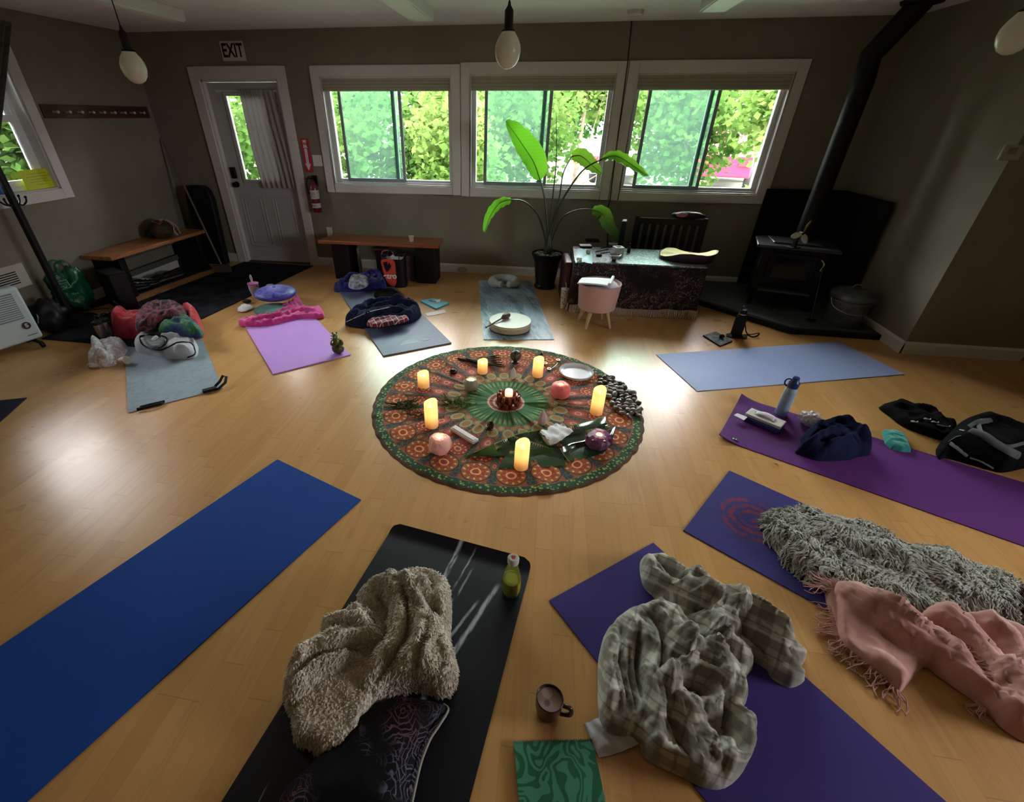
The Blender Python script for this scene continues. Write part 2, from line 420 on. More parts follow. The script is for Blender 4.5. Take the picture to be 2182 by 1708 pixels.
def base(name, a, b, h=.105, t=.014, m=M_TRIM):
    a = Vector(a+(0,)) if len(a) == 2 else a; b = Vector(b+(0,)); d = (b-a); L = d.length; mb = MB()
    prof = [(0, 0), (t, 0), (t, h-.02), (t*.5, h-.005), (0, h)]
    A = atan2(d.y, d.x); M = T(a.x, a.y, 0) @ R(A)
    vs = [M @ Vector((x, -p[0], p[1])) for x in (0, L) for p in prof]; n = len(prof)
    mb.add(vs, [tuple(range(n)), tuple(range(n, 2*n))[::-1]]+[(i, i+n, (i+1) % n+n, (i+1) % n) for i in range(n)])
    return struct(mb.build(name, m, smooth=False))
base('baseboard_back', (-2.92, YB), (XR, YB)); base('baseboard_back_left', (XL, YB), (-4.069, YB))
base('baseboard_left', (XL, 1.0), (XL, YB)); base('baseboard_right', (XR, YB), (XR, 3.95-.014)); base('baseboard_nook', (XR-.014, 3.95), (3.9, 3.95)); base('baseboard_angled', (3.9, 3.95), (XE, 4.6))

# ---- windows in the back wall
def frame_boxes(mb, x0, x1, z0, z1, w, y0, y1):
    mb.box((x0, y0, z0), (x1, y1, z0+w)); mb.box((x0, y0, z1-w), (x1, y1, z1))
    mb.box((x0, y0, z0+w), (x0+w, y1, z1-w)); mb.box((x1-w, y0, z0+w), (x1, y1, z1-w))
def m_blind():
    t = NT('roman_blind'); c = t.co(); x, y, z = t.sep(c)
    col = t.mix(t.noise(t.comb(x*3, y, z*60), 4, 3), (.36, .35, .27), (.46, .45, .36))
    return t.bsdf(col, .9, 0, t.bump(t.noise(t.comb(x*40, y*40, z*400), 3, 2), .3, .001), .1)
M_BLIND = m_blind()
for i, ((a, b, c, d), (x0, x1, z0, z1)) in enumerate(zip(WIN, WO)):
    root = struct(empty('window_%d' % (i+1), ((a+b)/2, YB, c))); root['label'] = ['left white-framed sliding window beside the door', 'middle white-framed sliding window behind the plant', 'right white-framed sliding window nearest the stove'][i]
    ox, oy, oz = root.location
    def sh(mb): mb.v = [(x-ox, y-oy, z-oz) for x, y, z in mb.v]; return mb
    mb = MB(); g = .003
    mb.box((a+g, YB-.022, c), (x0, YB, d)); mb.box((x1, YB-.022, c), (b-g, YB, d)); mb.box((x0, YB-.022, d-TW), (x1, YB, d)); mb.box((x0, YB-.022, c), (x1, YB, z0))
    sh(mb).build('window_trim', M_TRIM, root, bevel=.004)
    mb = MB(); frame_boxes(mb, x0, x1, z0, z1, .012, YB, YB+.10); sh(mb).build('window_reveal', M_TRIM, root, smooth=False)
    mb = MB(); frame_boxes(mb, x0+.012, x1-.012, z0+.012, z1-.012, .04, YB+.085, YB+.145); mb.box((x0, YB+.04, z0+.012), (x1, YB+.085, z0+.028)); sh(mb).build('window_frame', M_VINYL, root, bevel=.003)
    w = x1-x0; zb, zt = z0+.052, z1-.052
    mb = MB(); xa, xb = x0+w*.10, x0+w*(.585 if i != 0 else .60); frame_boxes(mb, xa, xb, zb-.02, zt, .032, YB+.072, YB+.095); sh(mb).build('sliding_sash', M_TRACK, root, bevel=.002)
    mb = MB(); mb.box((x0+w*.515, YB+.10, zb), (x0+w*.545, YB+.125, zt)); sh(mb).build('meeting_stile', M_TRACK, root)
    mb = MB(); mb.box((xa+.03, YB+.083, zb), (xb-.03, YB+.085, zt-.03)); sh(mb).build('screen_pane', M_SCREEN, root, smooth=False)
    mb = MB(); mb.box((x0+.05, YB+.110, zb), (x1-.05, YB+.114, zt)); sh(mb).build('glass_pane', M_GLASS, root, smooth=False)
    # folded roman blind
    mb = MB(); y0 = YB-.004; zt2 = z1-.008
    n = 4; hh = .115 if i == 0 else .125
    path = [(y0+.055, zt2), (y0+.014, zt2)]
    for k in range(n): path += [(y0+.006+.004*(k % 2), zt2-hh*(k+.35)/n), (y0+.003, zt2-hh*(k+.8)/n), (y0+.016, zt2-hh*(k+.95)/n)]
    path += [(y0+.05, zt2-hh)]
    vs = [(xx, p[0], p[1]) for xx in (x0+.014, x1-.014) for p in path]; m_ = len(path)
    mb.add(vs, [(k, k+1, m_+k+1, m_+k) for k in range(m_-1)]+[tuple(range(m_)), tuple(range(m_, 2*m_))[::-1]])
    bl = sh(mb).build('roman_blind', M_BLIND, root, angle=50)

# ---- left wall window
root = struct(empty('window_4', (XL, 3.4, LWY[2]))); root['label'] = 'tall hung window in the left wall beside the heater'
ox, oy, oz = root.location
def shx(mb): mb.v = [(x-ox, y-oy, z-oz) for x, y, z in mb.v]; return mb
mb = MB(); a, b, c, d = LWY; y0, y1, z0, z1 = LWO
mb.box((XL, a, c), (XL+.02, y0, d)); mb.box((XL, y1, c), (XL+.02, b, d)); mb.box((XL, y0, z1), (XL+.02, y1, d)); mb.box((XL, y0, c), (XL+.02, y1, z0)); shx(mb).build('window_trim', M_TRIM, root, bevel=.004)
mb = MB()
for (ya, yb, za, zb_) in ((y0, y1, z0, z0+.012), (y0, y1, z1-.012, z1), (y0, y0+.012, z0, z1), (y1-.012, y1, z0, z1)): mb.box((XL-.12, ya, za), (XL, yb, zb_))
shx(mb).build('window_reveal', M_TRIM, root, smooth=False)
def fy(mb, y0, y1, z0, z1, w, xa, xb):
    mb.box((xa, y0, z0), (xb, y1, z0+w)); mb.box((xa, y0, z1-w), (xb, y1, z1)); mb.box((xa, y0, z0+w), (xb, y0+w, z1-w)); mb.box((xa, y1-w, z0+w), (xb, y1, z1-w))
mb = MB(); fy(mb, y0+.01, y1-.01, z0+.01, z1-.01, .035, XL-.15, XL-.10); shx(mb).build('window_frame', M_VINYL, root, bevel=.003)
mb = MB(); fy(mb, y0+.045, y1-.045, z0+.045, 1.66, .05, XL-.125, XL-.09); shx(mb).build('lower_sash', M_VINYL, root, bevel=.003)
mb = MB(); fy(mb, y0+.045, y1-.045, 1.61, z1-.045, .045, XL-.15, XL-.125); shx(mb).build('upper_sash', M_VINYL, root, bevel=.003)
mb = MB(); mb.box((XL-.110, y0+.09, z0+.09), (XL-.106, y1-.09, 1.62)); mb.box((XL-.14, y0+.09, 1.64), (XL-.136, y1-.09, z1-.08)); shx(mb).build('glass_pane', M_GLASS, root, smooth=False)

root = struct(empty('window_5', (XE, .9, 1.0))); root['label'] = 'added out-of-view window in the right wall, giving fill light to the foreground'  # added opening out of view, brightens the foreground blankets
mb = MB(); fy(mb, -.7, .7, 0, 1.05, .05, .02, .10); mb.box((.03, -.025, .05), (.09, .025, 1.0)); mb.build('window_frame', M_VINYL, root, smooth=False)
mb = MB(); mb.box((.058, -.65, .05), (.062, .65, 1.0)); mb.build('glass_pane', M_GLASS, root, smooth=False)
# ---- curtain drawn to the near side of the left window
M_CURT = fabric('grey_curtain_linen', (.10, .105, .09), (.075, .08, .07), 6, weave=300)
q = wx(15, 150, XL+.09); q2 = wx(-2, 300, XL+.09)
def cfn(u, v):
    z = 2.32-v*1.25; e = q.y+(q2.y-q.y)*(q.z-z)/(q.z-q2.z)-.02; y0_ = e-.36+.14*v; y = y0_+(e-y0_)*u
    return (XL+.09+.022*sin(u*32+v*1.5)+.01*sin(u*71), y, z)
mb = MB(); mb.grid(cfn, 90, 24); tag(mb.build('window_curtain', M_CURT, angle=180, solid=.002), 'dark grey curtain hanging at the near side of the left window', 'curtain')
# ---- door
root = struct(empty('door_1', (-3.49, YB, 0))); root['label'] = 'grey panelled exit door with a glazed light and gathered white curtain'
ox, oy, oz = root.location
mb = MB(); mb.box((-4.069, YB-.022, 0), (DX0, YB, 2.114)); mb.box((DX1, YB-.022, 0), (-2.92, YB, 2.114)); mb.box((DX0, YB-.022, DZ), (DX1, YB, 2.114)); shx(mb).build('door_trim', M_TRIM, root, bevel=.004)
mb = MB(); mb.box((DX0, YB, 0), (DX0+.02, YB+.16, DZ)); mb.box((DX1-.02, YB, 0), (DX1, YB+.16, DZ)); mb.box((DX0, YB, DZ-.02), (DX1, YB+.16, DZ)); shx(mb).build('door_jamb', M_TRIM, root, smooth=False)
sx0, sx1 = DX0+.024, DX1-.024; gx0, gx1, gz0, gz1 = -3.73, -3.25, .99, 1.86; sy = YB+.055
mb = MB()
wall_cells(mb, [sx0, gx0, gx1, sx1], [.012, gz0, gz1, DZ-.024], [(gx0, gx1, gz0, gz1)], lambda p, q, r, s: mb.box((p, sy, r), (q, sy+.042, s)))
slab = shx(mb).build('door_slab', M_DOOR, root, smooth=False)
mb = MB(); frame_boxes(mb, gx0-.025, gx1+.025, gz0-.025, gz1+.025, .035, sy-.012, sy+.002); shx(mb).build('glazing_bead', M_DOOR, root, bevel=.004)
for k, (pa, pb) in enumerate(((-3.86, -3.54), (-3.44, -3.12))):
    mb = MB(); frame_boxes(mb, pa, pb, .2, .82, .022, sy-.006, sy+.001); frame_boxes(mb, pa+.045, pb-.045, .245, .775, .012, sy-.008, sy+.001); shx(mb).build('raised_panel', M_DOOR, root, bevel=.003)
mb = MB(); mb.box((gx0, sy+.02, gz0), (gx1, sy+.024, gz1)); shx(mb).build('glass_pane', M_GLASS, root, smooth=False)
M_BLACKMET = mat('black_hardware', (.012, .012, .013), .35, metal=.6, noise_amt=.02)
mb = MB(); mb.cbox((sx0+.07, sy-.018, 1.07), (.07, .035, .125)); kp = shx(mb).build('keypad_lock', M_BLACKMET, root, bevel=.012, bseg=3)
mb = MB(); mb.lathe([(.0, 0), (.033, 0), (.033, .008), (.012, .012), (.012, .03), (.027, .04), (.031, .055), (.024, .068), (0, .07)], 24, M=T(sx0+.07, sy, .94) @ R(pi/2, 'X')); shx(mb).build('door_knob', M_BLACKMET, root)
mb = MB(); mb.box((sx0, YB-.0, 0), (sx1, YB+.14, .012)); shx(mb).build('threshold', mat('dark_threshold', (.06, .03, .02), .5), root, smooth=False)
# curtain gathered on a thin rod
cx0, cx1 = -3.555, -3.085
mb = MB(); mb.tube([(-3.80, sy-.03, 1.895), (-3.10, sy-.03, 1.895)], .006, 10)
for q in (-3.80, -3.10): mb.ell((q, sy-.03, 1.895), (.012, .012, .012)); mb.cbox((q+.02, sy-.015, 1.895), (.01, .03, .02))
shx(mb).build('curtain_rod', M_VINYL, root)
def cf(u, v):
    x = cx0+(cx1-cx0)*u*(1-.0*v); z = 1.915-v*1.0; top = max(0, 1-v*9)
    spread = .86+.14*min(1, v*1.5); xm = (cx0+cx1)/2-.02; x = xm+(x-xm)*spread+.045*v
    y = sy-.036-.017*sin(u*44+sin(v*5)*.8)*(.4+.6*v)-.008*sin(u*91+1)*(top+.25)-.004*noise.noise(Vector((u*9, v*6, 1)))
    return (x, y, z+.006*sin(u*44)*v)
t = NT('sheer_curtain'); c = t.co(); d = t.n.new('ShaderNodeBsdfDiffuse'); e = t.n.new('ShaderNodeBsdfTranslucent'); mx = t.n.new('ShaderNodeMixShader')
d.inputs[0].default_value = (.40, .40, .39, 1); e.inputs[0].default_value = (.6, .6, .58, 1); mx.inputs[0].default_value = .22
t.t.links.new(d.outputs[0], mx.inputs[1]); t.t.links.new(e.outputs[0], mx.inputs[2]); t.t.links.new(mx.outputs[0], t.out.inputs[0]); M_SHEER = t.m
mb = MB(); mb.grid(cf, 140, 40); shx(mb).build('door_curtain', M_SHEER, root, angle=180, solid=.0015)

# ---- stretches of the outdoors seen through the glass
t = NT('gravel_yard'); c = t.co(); M_YARD = t.bsdf(t.mix(t.noise(c, .35, 5).ss(.35, .6), (.20, .21, .19), (.13, .17, .09)), 1)
mb = MB(); mb.box((-60, -40, -.5), (60, 70, -.4)); g = mb.build('ground', M_YARD, smooth=False); struct(g)
def m_leaf(name, a, b, tr):
    t = NT(name); c = t.co('Object'); n1 = t.noise(c, 1.1, 3).ss(.35, .65); n2 = t.noise(c, 9, 1)
    col = t.mix(n1, a, b); col = t.mix(n2*.5, col, tuple(x*.45 for x in a))
    d = t.n.new('ShaderNodeBsdfDiffuse'); e = t.n.new('ShaderNodeBsdfTranslucent'); m = t.n.new('ShaderNodeMixShader'); m.inputs[0].default_value = tr
    t.put(d.inputs[0], col); t.put(e.inputs[0], col); t.t.links.new(d.outputs[0], m.inputs[1]); t.t.links.new(e.outputs[0], m.inputs[2]); t.t.links.new(m.outputs[0], t.out.inputs[0]); return t.m
LEAF = [m_leaf('maple_leaf', (.055, .13, .028), (.115, .20, .05), .5), m_leaf('yellow_green_leaf', (.10, .20, .04), (.18, .265, .075), .5), m_leaf('deep_green_leaf', (.03, .09, .02), (.06, .14, .03), .4)]
M_BARK = mat('tree_bark', (.15, .12, .085), .9, noise_amt=.3, noise_scale=12, bump=.8, bscale=14, bdist=.03)
def leaves(mb, blobs, n, size, seed):
    rg = np.random.default_rng(seed); vol = np.array([b[3]*b[4]*b[5] for b in blobs]); vol = vol/vol.sum()
    V_ = []; F_ = []
    for b, q in zip(blobs, vol):
        k = int(n*q)
        d = rg.normal(size=(k, 3)); d /= np.linalg.norm(d, axis=1)[:, None]; r = rg.random(k)**.45
        # leaves gather in sprays
        P = d*r[:, None]*np.array(b[3:6])+np.array(b[:3])
        P += np.array([[noise.noise(Vector(p)*1.7)*.35, noise.noise(Vector(p)*1.7+Vector((9, 0, 0)))*.35, noise.noise(Vector(p)*1.7+Vector((0, 9, 0)))*.25] for p in P])
        for p in P:
            a = rg.normal(size=3); a[2] *= .5; a /= np.linalg.norm(a); c_ = np.cross(a, rg.normal(size=3)); c_ /= np.linalg.norm(c_)
            s = size*(.6+.8*rg.random()); i = len(mb.v)+len(V_)
            V_ += [tuple(p), tuple(p+a*s*.45+c_*s*.36), tuple(p+a*s), tuple(p+a*s*.45-c_*s*.36)]; F_.append((i, i+1, i+2, i+3))
    mb.v += V_; mb.f += F_; mb.mi += [0]*len(F_)
def tree(name, x, y, hgt, tr, blobs, n, size, lm, seed, label, group=None, lean=0, limbs=()):
    root = empty(name, (x, y, -.4), 0, label, 'tree', group)
    mb = MB(); pts = [(0, 0, 0), (lean*.3, 0, hgt*.35), (lean*.7, .05, hgt*.7), (lean, 0, hgt)]; mb.tube(spline(pts, 5), list(np.linspace(tr, tr*.45, 16)), 10)
    for L_ in limbs: mb.tube(spline(L_, 4), list(np.linspace(tr*.35, tr*.1, (len(L_)-1)*4+1)), 7)
    mb.build('trunk', M_BARK, root)
    mb = MB(); leaves(mb, blobs, n, size, seed); mb.build('foliage', LEAF[lm], root, smooth=False)
    return root
tree('leafy_tree', -3.0, 9.2, 3.2, .07, [(-.3, 0, 1.5, 1.5, 1.1, 1.25), (.9, .6, 1.4, 1.2, .9, 1.15)], 7000, .13, 0, 11, 'green leafy tree filling the view through the left window', 'trees in the yard', .3, [[(0, 0, 1.0), (.5, .1, 1.6), (.9, .2, 2.4)], [(0, 0, .8), (-.4, .1, 1.5), (-.9, .2, 2.2)]])
tree('leafy_tree', -1.7, 8.3, 2.8, .05, [(.1, 0, 1.4, .75, .8, 1.15)], 3600, .12, 1, 12, 'bright yellow-green young tree close behind the left window', 'trees in the yard', .1)
tree('leafy_tree', -6.2, 8.6, 3.6, .08, [(.2, 0, 1.5, 1.7, 1.3, 1.25)], 5200, .14, 0, 13, 'green tree seen through the glass of the exit door', 'trees in the yard', .1)
tree('leafy_tree', -.7, 11.0, 3.6, .07, [(0, 0, 1.9, 1.2, 1.2, 1.15)], 4200, .14, 0, 14, 'soft green tree behind the left half of the middle window', 'trees in the yard', .1)
tree('leafy_tree', .55, 13.0, 3.8, .06, [(0, .5, 2.6, 1.9, 1.0, .6), (-.5, 0, 2.4, .5, .6, 1.0)], 4200, .15, 1, 15, 'yellow-green branches hanging at the right of the middle window', 'trees in the yard', .2, [[(0, 0, .6), (.5, 0, 1.2), (1.1, 0, 2.3)], [(0, 0, .7), (.25, 0, 1.4), (.5, 0, 2.5)], [(0, 0, .5), (.8, 0, 1.0), (1.5, 0, 1.9)], [(.1, 0, .9), (-.2, 0, 1.6), (-.3, 0, 2.4)]])
tree('leafy_tree', 2.6, 11.0, 3.8, .06, [(0, 0, 1.9, 1.2, 1.0, 1.15)], 4200, .14, 0, 16, 'pale green tree behind the left half of the right window', 'trees in the yard', .1)
tree('leafy_tree', 4.15, 9.6, 3.4, .13, [(.1, .2, 2.35, 1.3, .9, .55), (-.55, .1, 1.9, .45, .5, .5), (.75, 0, 1.75, .5, .5, .6), (-.2, -.3, .85, .75, .5, .3)], 3600, .13, 1, 17, 'thick-trunked tree with yellow-green leaves in the right window', 'trees in the yard', .25, [[(.05, 0, 1.5), (.45, 0, 2.0), (.9, 0, 2.7)], [(.03, 0, 1.3), (-.3, 0, 1.6), (-.7, 0, 1.75)], [(.05, 0, 1.2), (.4, 0, 1.5), (.8, 0, 1.7)]])
for k, (x, y, w, h_, lm) in enumerate(((-9, 22, 3.2, 3.4, 2), (-4, 24, 3.2, 3.6, 0), (1.0, 27, 3.4, 3.8, 2), (5.2, 27, 3.0, 3.6, 0), (9.5, 25, 3.2, 3.6, 2), (14, 24, 3.2, 3.4, 0))):
    tree('leafy_tree', x, y, 5.2, .16, [(0, 0, h_, w, 1.6, 2.8)], 3600, .34, lm, 30+k, 'distant green tree at the far edge of the yard', 'far trees behind the yard')
for k, (x, y) in enumerate(((-7.4, 2.8), (-7.8, 4.9), (-7.2, 6.6))):
    tree('leafy_tree', x, y, 3.2, .07, [(0, 0, 1.6, .9, 1.6, 1.6)], 5200, .16, 0 if k else 2, 50+k, 'green tree outside the left wall window', 'trees outside the left window')
def vehicle(name, x, y, rz, col, label, truck):
    root = empty(name, (x, y, -.4), rz, label, 'vehicle')
    m = mat(name+'_paint', col, .3, coat=.4, noise_amt=.02); gl = mat('vehicle_glass', (.10, .13, .15), .1); bk = mat('tyre_rubber', (.02, .02, .02), .8)
    mb = MB()
    side = [(-2.2, .35), (2.2, .35), (2.2, .85), (1.3, .95), (.6, 1.5), (-1.2, 1.52), (-2.1, 1.0)] if not truck else [(-2.4, .45), (2.4, .45), (2.4, 1.05), (1.2, 1.1), (.7, 1.7), (-.5, 1.72), (-.6, 1.1), (-2.4, 1.1)]
    M = R(pi/2, 'X'); mb.prism(side, -.85, .85, M); mb.build('body', m, root, bevel=.06, bseg=3)
    mb = MB(); gs = [(1.15, 1.0), (.55, 1.42), (-1.1, 1.44), (-1.75, 1.02)] if not truck else [(1.0, 1.14), (.62, 1.6), (-.4, 1.62), (-.42, 1.14)]
    mb.prism(gs, -.87, .87, M); mb.build('side_window', gl, root)
    for a in (-1.4, 1.4):
        for b in (-.8, .8): mb = MB(); mb.lathe([(.0, -.1), (.34, -.1), (.36, -.05), (.36, .05), (.34, .1), (0, .1)], 20, M=T(a, b, .36) @ R(pi/2, 'X')); mb.build('wheel', bk, root)
    for b in (-.6, .6): mb = MB(); mb.cbox((-2.42 if truck else -2.2, b, .85), (.06, .3, .14)); mb.build('tail_light', mat('tail_light_red', (.7, .02, .03), .3), root)
    return root
p = wy(1548, 350, 19.5); vehicle('pickup_truck', p.x, 19.5, radians(70), (.42, .012, .05), 'red pickup truck parked beyond the right window', True)
p = wy(1362, 335, 20.5); vehicle('car', p.x-.6, 20.5, radians(75), (.22, .33, .52), 'blue car parked outside at the left of the right window', False)
p = wy(1440, 345, 26); vehicle('car', p.x, 24, radians(10), (.55, .6, .62), 'pale silver car far behind the right window screen', False)
# ================================================================= helpers that size things from where they stand
def depth(P): return (Vector(P)-Vector((0, 0, CAMZ))).dot(CF)
def sz(P, px): return px*depth(P)/FPX
def topz(P, px, py):
    d = ray(px, py); t = (P[0]*d.x+P[1]*d.y)/(d.x*d.x+d.y*d.y); return CAMZ+d.z*t
def sheet(name, A, B, sag, m, nu=24, nv=9, parent=None, solid=0, wob=0, seed=0, ripple=0, rn=9, M=None, mb=None, angle=60, zmin=.0015):
    """a curved sheet between two edges given as picture points with heights"""
    A = spline([fl(*p) for p in A], 6); B = spline([fl(*p) for p in B], 6)
    def at(P, u):
        f = u*(len(P)-1); i = min(int(f), len(P)-2); return P[i].lerp(P[i+1], f-i)
    def fn(u, v):
        p = at(A, u).lerp(at(B, u), v); s = 4*v*(1-v)
        z = p.z-sag*s+wob*noise.noise(Vector((u*5+seed, v*3, seed)))+ripple*sin(u*pi*rn)*(.3+.7*abs(2*v-1))
        return (p.x, p.y, max(z, zmin+.004*s))
    mb = mb or MB(); mb.grid(fn, nu, nv); return mb.build(name, m, parent, angle=angle, solid=solid) if name else mb

# ================================================================= exercise mats
def matrect(x0, y0, th, w, L): c, s = cos(th), sin(th); return [(x0+c*u-s*l, y0+s*u+c*l) for u, l in ((0, 0), (w, 0), (w, L), (0, L))]
def m_mat(name, col, rough=.75, pat=None, bscale=350, bs=.4, spec=.3):
    t = NT(name); c = t.co('Object')
    base_ = t.mix(t.noise(c, 3, 4), tuple(x*.88 for x in col), tuple(x*1.1 for x in col))
    if pat: base_ = pat(t, c, base_)
    return t.bsdf(base_, rough, 0, t.bump(t.noise(c, bscale, 2), bs, .0012), spec)
def yoga_mat(rect, m, label, th=.005, curl=(), parent=None, corner=.0, z0=0.0, roll=0):
    x0, y0, ang, w, L = rect; root = (x0, y0)
    s = 1 if L > 0 else -1; n = max(20, int(abs(L)/(.012 if roll else .03))); k = 12; mb = MB()
    def zc(u, l):
        z = z0+th+(roll*max(0, 1-l/.07)**2)
        for (uu, ll, r, h) in curl:
            d = hypot(u-uu, l-ll)
            if d < r: z += h*(1-d/r)**2
        return z
    vs = []; fs = []
    for i in range(n+1):
        for j in range(k+1):
            l = abs(L)*i/n; u = w*j/k; e = 0
            if corner:                                   # rounded ends
                for le in (0, abs(L)):
                    dl = abs(l-le)
                    if dl < corner:
                        ins = corner-sqrt(max(0, corner**2-(corner-dl)**2)); u = min(max(u, ins), w-ins)
            vs.append((u, s*l, zc(u, l)))
    for i in range(n):
        for j in range(k): a = i*(k+1)+j; f = (a, a+1, a+k+2, a+k+1); fs.append(f if s > 0 else f[::-1])
    nv_ = len(vs); rim = [j for j in range(k+1)]+[i*(k+1)+k for i in range(1, n+1)]+[n*(k+1)+j for j in range(k-1, -1, -1)]+[i*(k+1) for i in range(n-1, 0, -1)]
    vs += [(x, y, z-th) for x, y, z in vs]; fs += [tuple(q+nv_ for q in f[::-1]) for f in fs]
    for a_, b_ in zip(rim, rim[1:]+rim[:1]): f = (a_, a_+nv_, b_+nv_, b_); fs.append(f if s > 0 else f[::-1])
    mb.add(vs, fs); o = mb.build('yoga_mat', m, smooth=bool(curl or roll), angle=45)
    o.location = (x0, y0, 0); o.rotation_euler = (0, 0, ang); return tag(o, label, 'yoga mat')
def p_marble(t, c, b):
    x, y, z = t.sep(c); n = t.noise(t.comb(x*3.2+y*.9, y*.9, 0), 1.6, 5, .6, 1.2)
    b = t.mix(n.ss(.36, .62), (.11, .18, .25), (.36, .47, .60)); m = t.noise(t.comb(x*7+y*2, y*1.3, 3), 1.3, 4, .6, 2.0)
    b = t.mix((m-.5).abs().ss(.05, 0)*.8, b, (.42, .52, .60)); e = ((x-.01)*(.616-x)*400).min(1.0)
    return b
def p_redflower(t, c, b):
    x, y, z = t.sep(c); X = x-.31; Y = y+.21; r = (X*X+Y*Y).sqrt(); a = Y.at2(X)
    r = r+t.noise(c, 24, 4)*.035-.017
    pet = ((a*12).sin()*.5+.5)*.5+((a*24+r*60).sin()*.5+.5)*.5
    ring = ((r*150).sin()*.5+.5)
    f = ((pet*.7+.3)*ring).ss(.10, .45)*(r.ss(.185, .12))*(t.noise(c, 14, 4).ss(.36, .58))
    b = t.mix(f*.8, b, (.27, .022, .03)); X2 = x-.06; Y2 = y+.64; r2 = (X2*X2+Y2*Y2).sqrt()+t.noise(c, 40, 3)*.03
    return t.mix(r2.ss(.07, .04)*.8, b, (.33, .012, .02))
def p_chalk(t, c, b):
    x, y, z = t.sep(c)
    def streak(x0, k, w, s, lo, hi, q):
        n = t.noise(t.comb(x*1, y*14, s), 1, 2); d = (x-x0-(y*-1.0)*k-(n-.5)*.012).abs(); gate = (y*-1).ss(lo, lo+.05)*(y*-1).ss(hi, hi-.12)
        return (d.ss(w, w*.2))*gate*(t.noise(t.comb(x*60, y*9, s), 1, 3).ss(.30, .55))*q
    f = streak(.345, -.055, .014, 1, -.04, .60, .85)+streak(.42, -.13, .006, 2, .0, .42, .5)+streak(.455, -.16, .007, 3, .10, .5, .45)+streak(.60, -.24, .014, 4, .14, .84, .7)+streak(.58, -.30, .009, 5, .24, .76, .5)+streak(.08, 0.02, .003, 6, 1.0, 1.4, .4)
    return t.mix(f.min(1.0), b, (.50, .55, .58))
def p_crease(t, c, b):
    return t.mix((t.noise(c, 5, 5, .7, 1)-.5).abs().ss(.03, 0)*.3, b, (.12, .16, .18))
yoga_mat((.992, 3.573, -1.261, .601, 1.73), m_mat('periwinkle_foam', (.30, .36, .62), .55), 'pale periwinkle yoga mat lying bare in front of the stove hearth')
yoga_mat((-.462, 3.628, .17, .626, 1.71), m_mat('marbled_blue_foam', (.16, .25, .32), .35, p_marble), 'grey-blue marbled yoga mat under the frame drum', .006)
yoga_mat((-1.405, 1.803, -.373, .631, -1.75), m_mat('royal_blue_foam', (.003, .048, .28), .8, bs=.6), 'bare royal blue yoga mat at the left foreground')
yoga_mat((-.599, 1.433, -.163, .674, -1.95), m_mat('black_rubber', (.004, .006, .011), .45, p_chalk, spec=.35), 'black rubber yoga mat with pale chalky streaks under the fleece blanket', .005, corner=.035, roll=.022)
yoga_mat((.144, 1.15, .671, .602, -1.75), m_mat('indigo_foam', (.042, .026, .18), .8, bs=.9), 'indigo yoga mat under the plaid blanket')
yoga_mat((.771, 1.624, .947, .609, -1.75), m_mat('indigo_print_foam', (.034, .028, .17), .75, p_redflower, bs=.6), 'indigo yoga mat with a red flower print under the grey sheepskin')
yoga_mat((1.152, 2.427, 1.057, .613, -1.9), m_mat('plum_foam', (.095, .018, .15), .8), 'plum purple yoga mat with curled corners beside the blue-lidded bottle', curl=((0, 0, .16, .03), (.613, 0, .14, .03)))
yoga_mat((-1.227, 3.165, .599, .605, 1.82), m_mat('slate_foam', (.10, .12, .20), .5), 'slate grey yoga mat under the navy sweater', .012)
yoga_mat((-1.955, 2.734, .739, .612, 1.33), m_mat('orchid_foam', (.50, .25, .70), .6), 'orchid pink yoga mat under the blue meditation cushion', .009)
o = yoga_mat((-2.622, 2.091, .75, .57, 1.35), m_mat('grey_cotton_mat', (.26, .32, .37), .85, p_crease), 'light grey yoga mat with black strap ends under the pile of clothes', .006)
m_strap = mat('black_webbing', (.01, .01, .011), .8, bump=.4, bscale=500)
mb = MB(); mb.tube([(.50, .02, .012), (.545, -.02, .02), (.60, .02, .035), (.62, .07, .055), (.60, .085, .06), (.57, .05, .04), (.53, .03, .02)], .010, 8, flat=.4); mb.cbox((.49, .012, .014), (.09, .035, .02)); mb.build('strap', m_strap, o)
mb = MB(); mb.tube([(.05, -.005, .014), (.12, -.02, .02), (.19, -.012, .016), (.21, .01, .012), (.14, .012, .014), (.07, .012, .014)], .011, 8, flat=.5); mb.build('strap', m_strap, o)
P0, P1, P2 = fl(58, 848), fl(0, 854), fl(0, 907); d1 = (P1-P0).normalized(); d2 = (P2-P0).normalized(); d2 = (d2-d1*d2.dot(d1)).normalized()
mb = MB(); mb.prism([(P0+d*k).to_tuple()[:2] for d, k in ((d1, 0), (d1, .61))]+[(P0+d1*.61+d2*1.0).to_tuple()[:2], (P0+d2*1.0).to_tuple()[:2]], 0, .006)
tag(mb.build('yoga_mat', m_mat('midnight_foam', (.01, .014, .03))), 'midnight blue yoga mat corner poking in at the left edge', 'yoga mat')
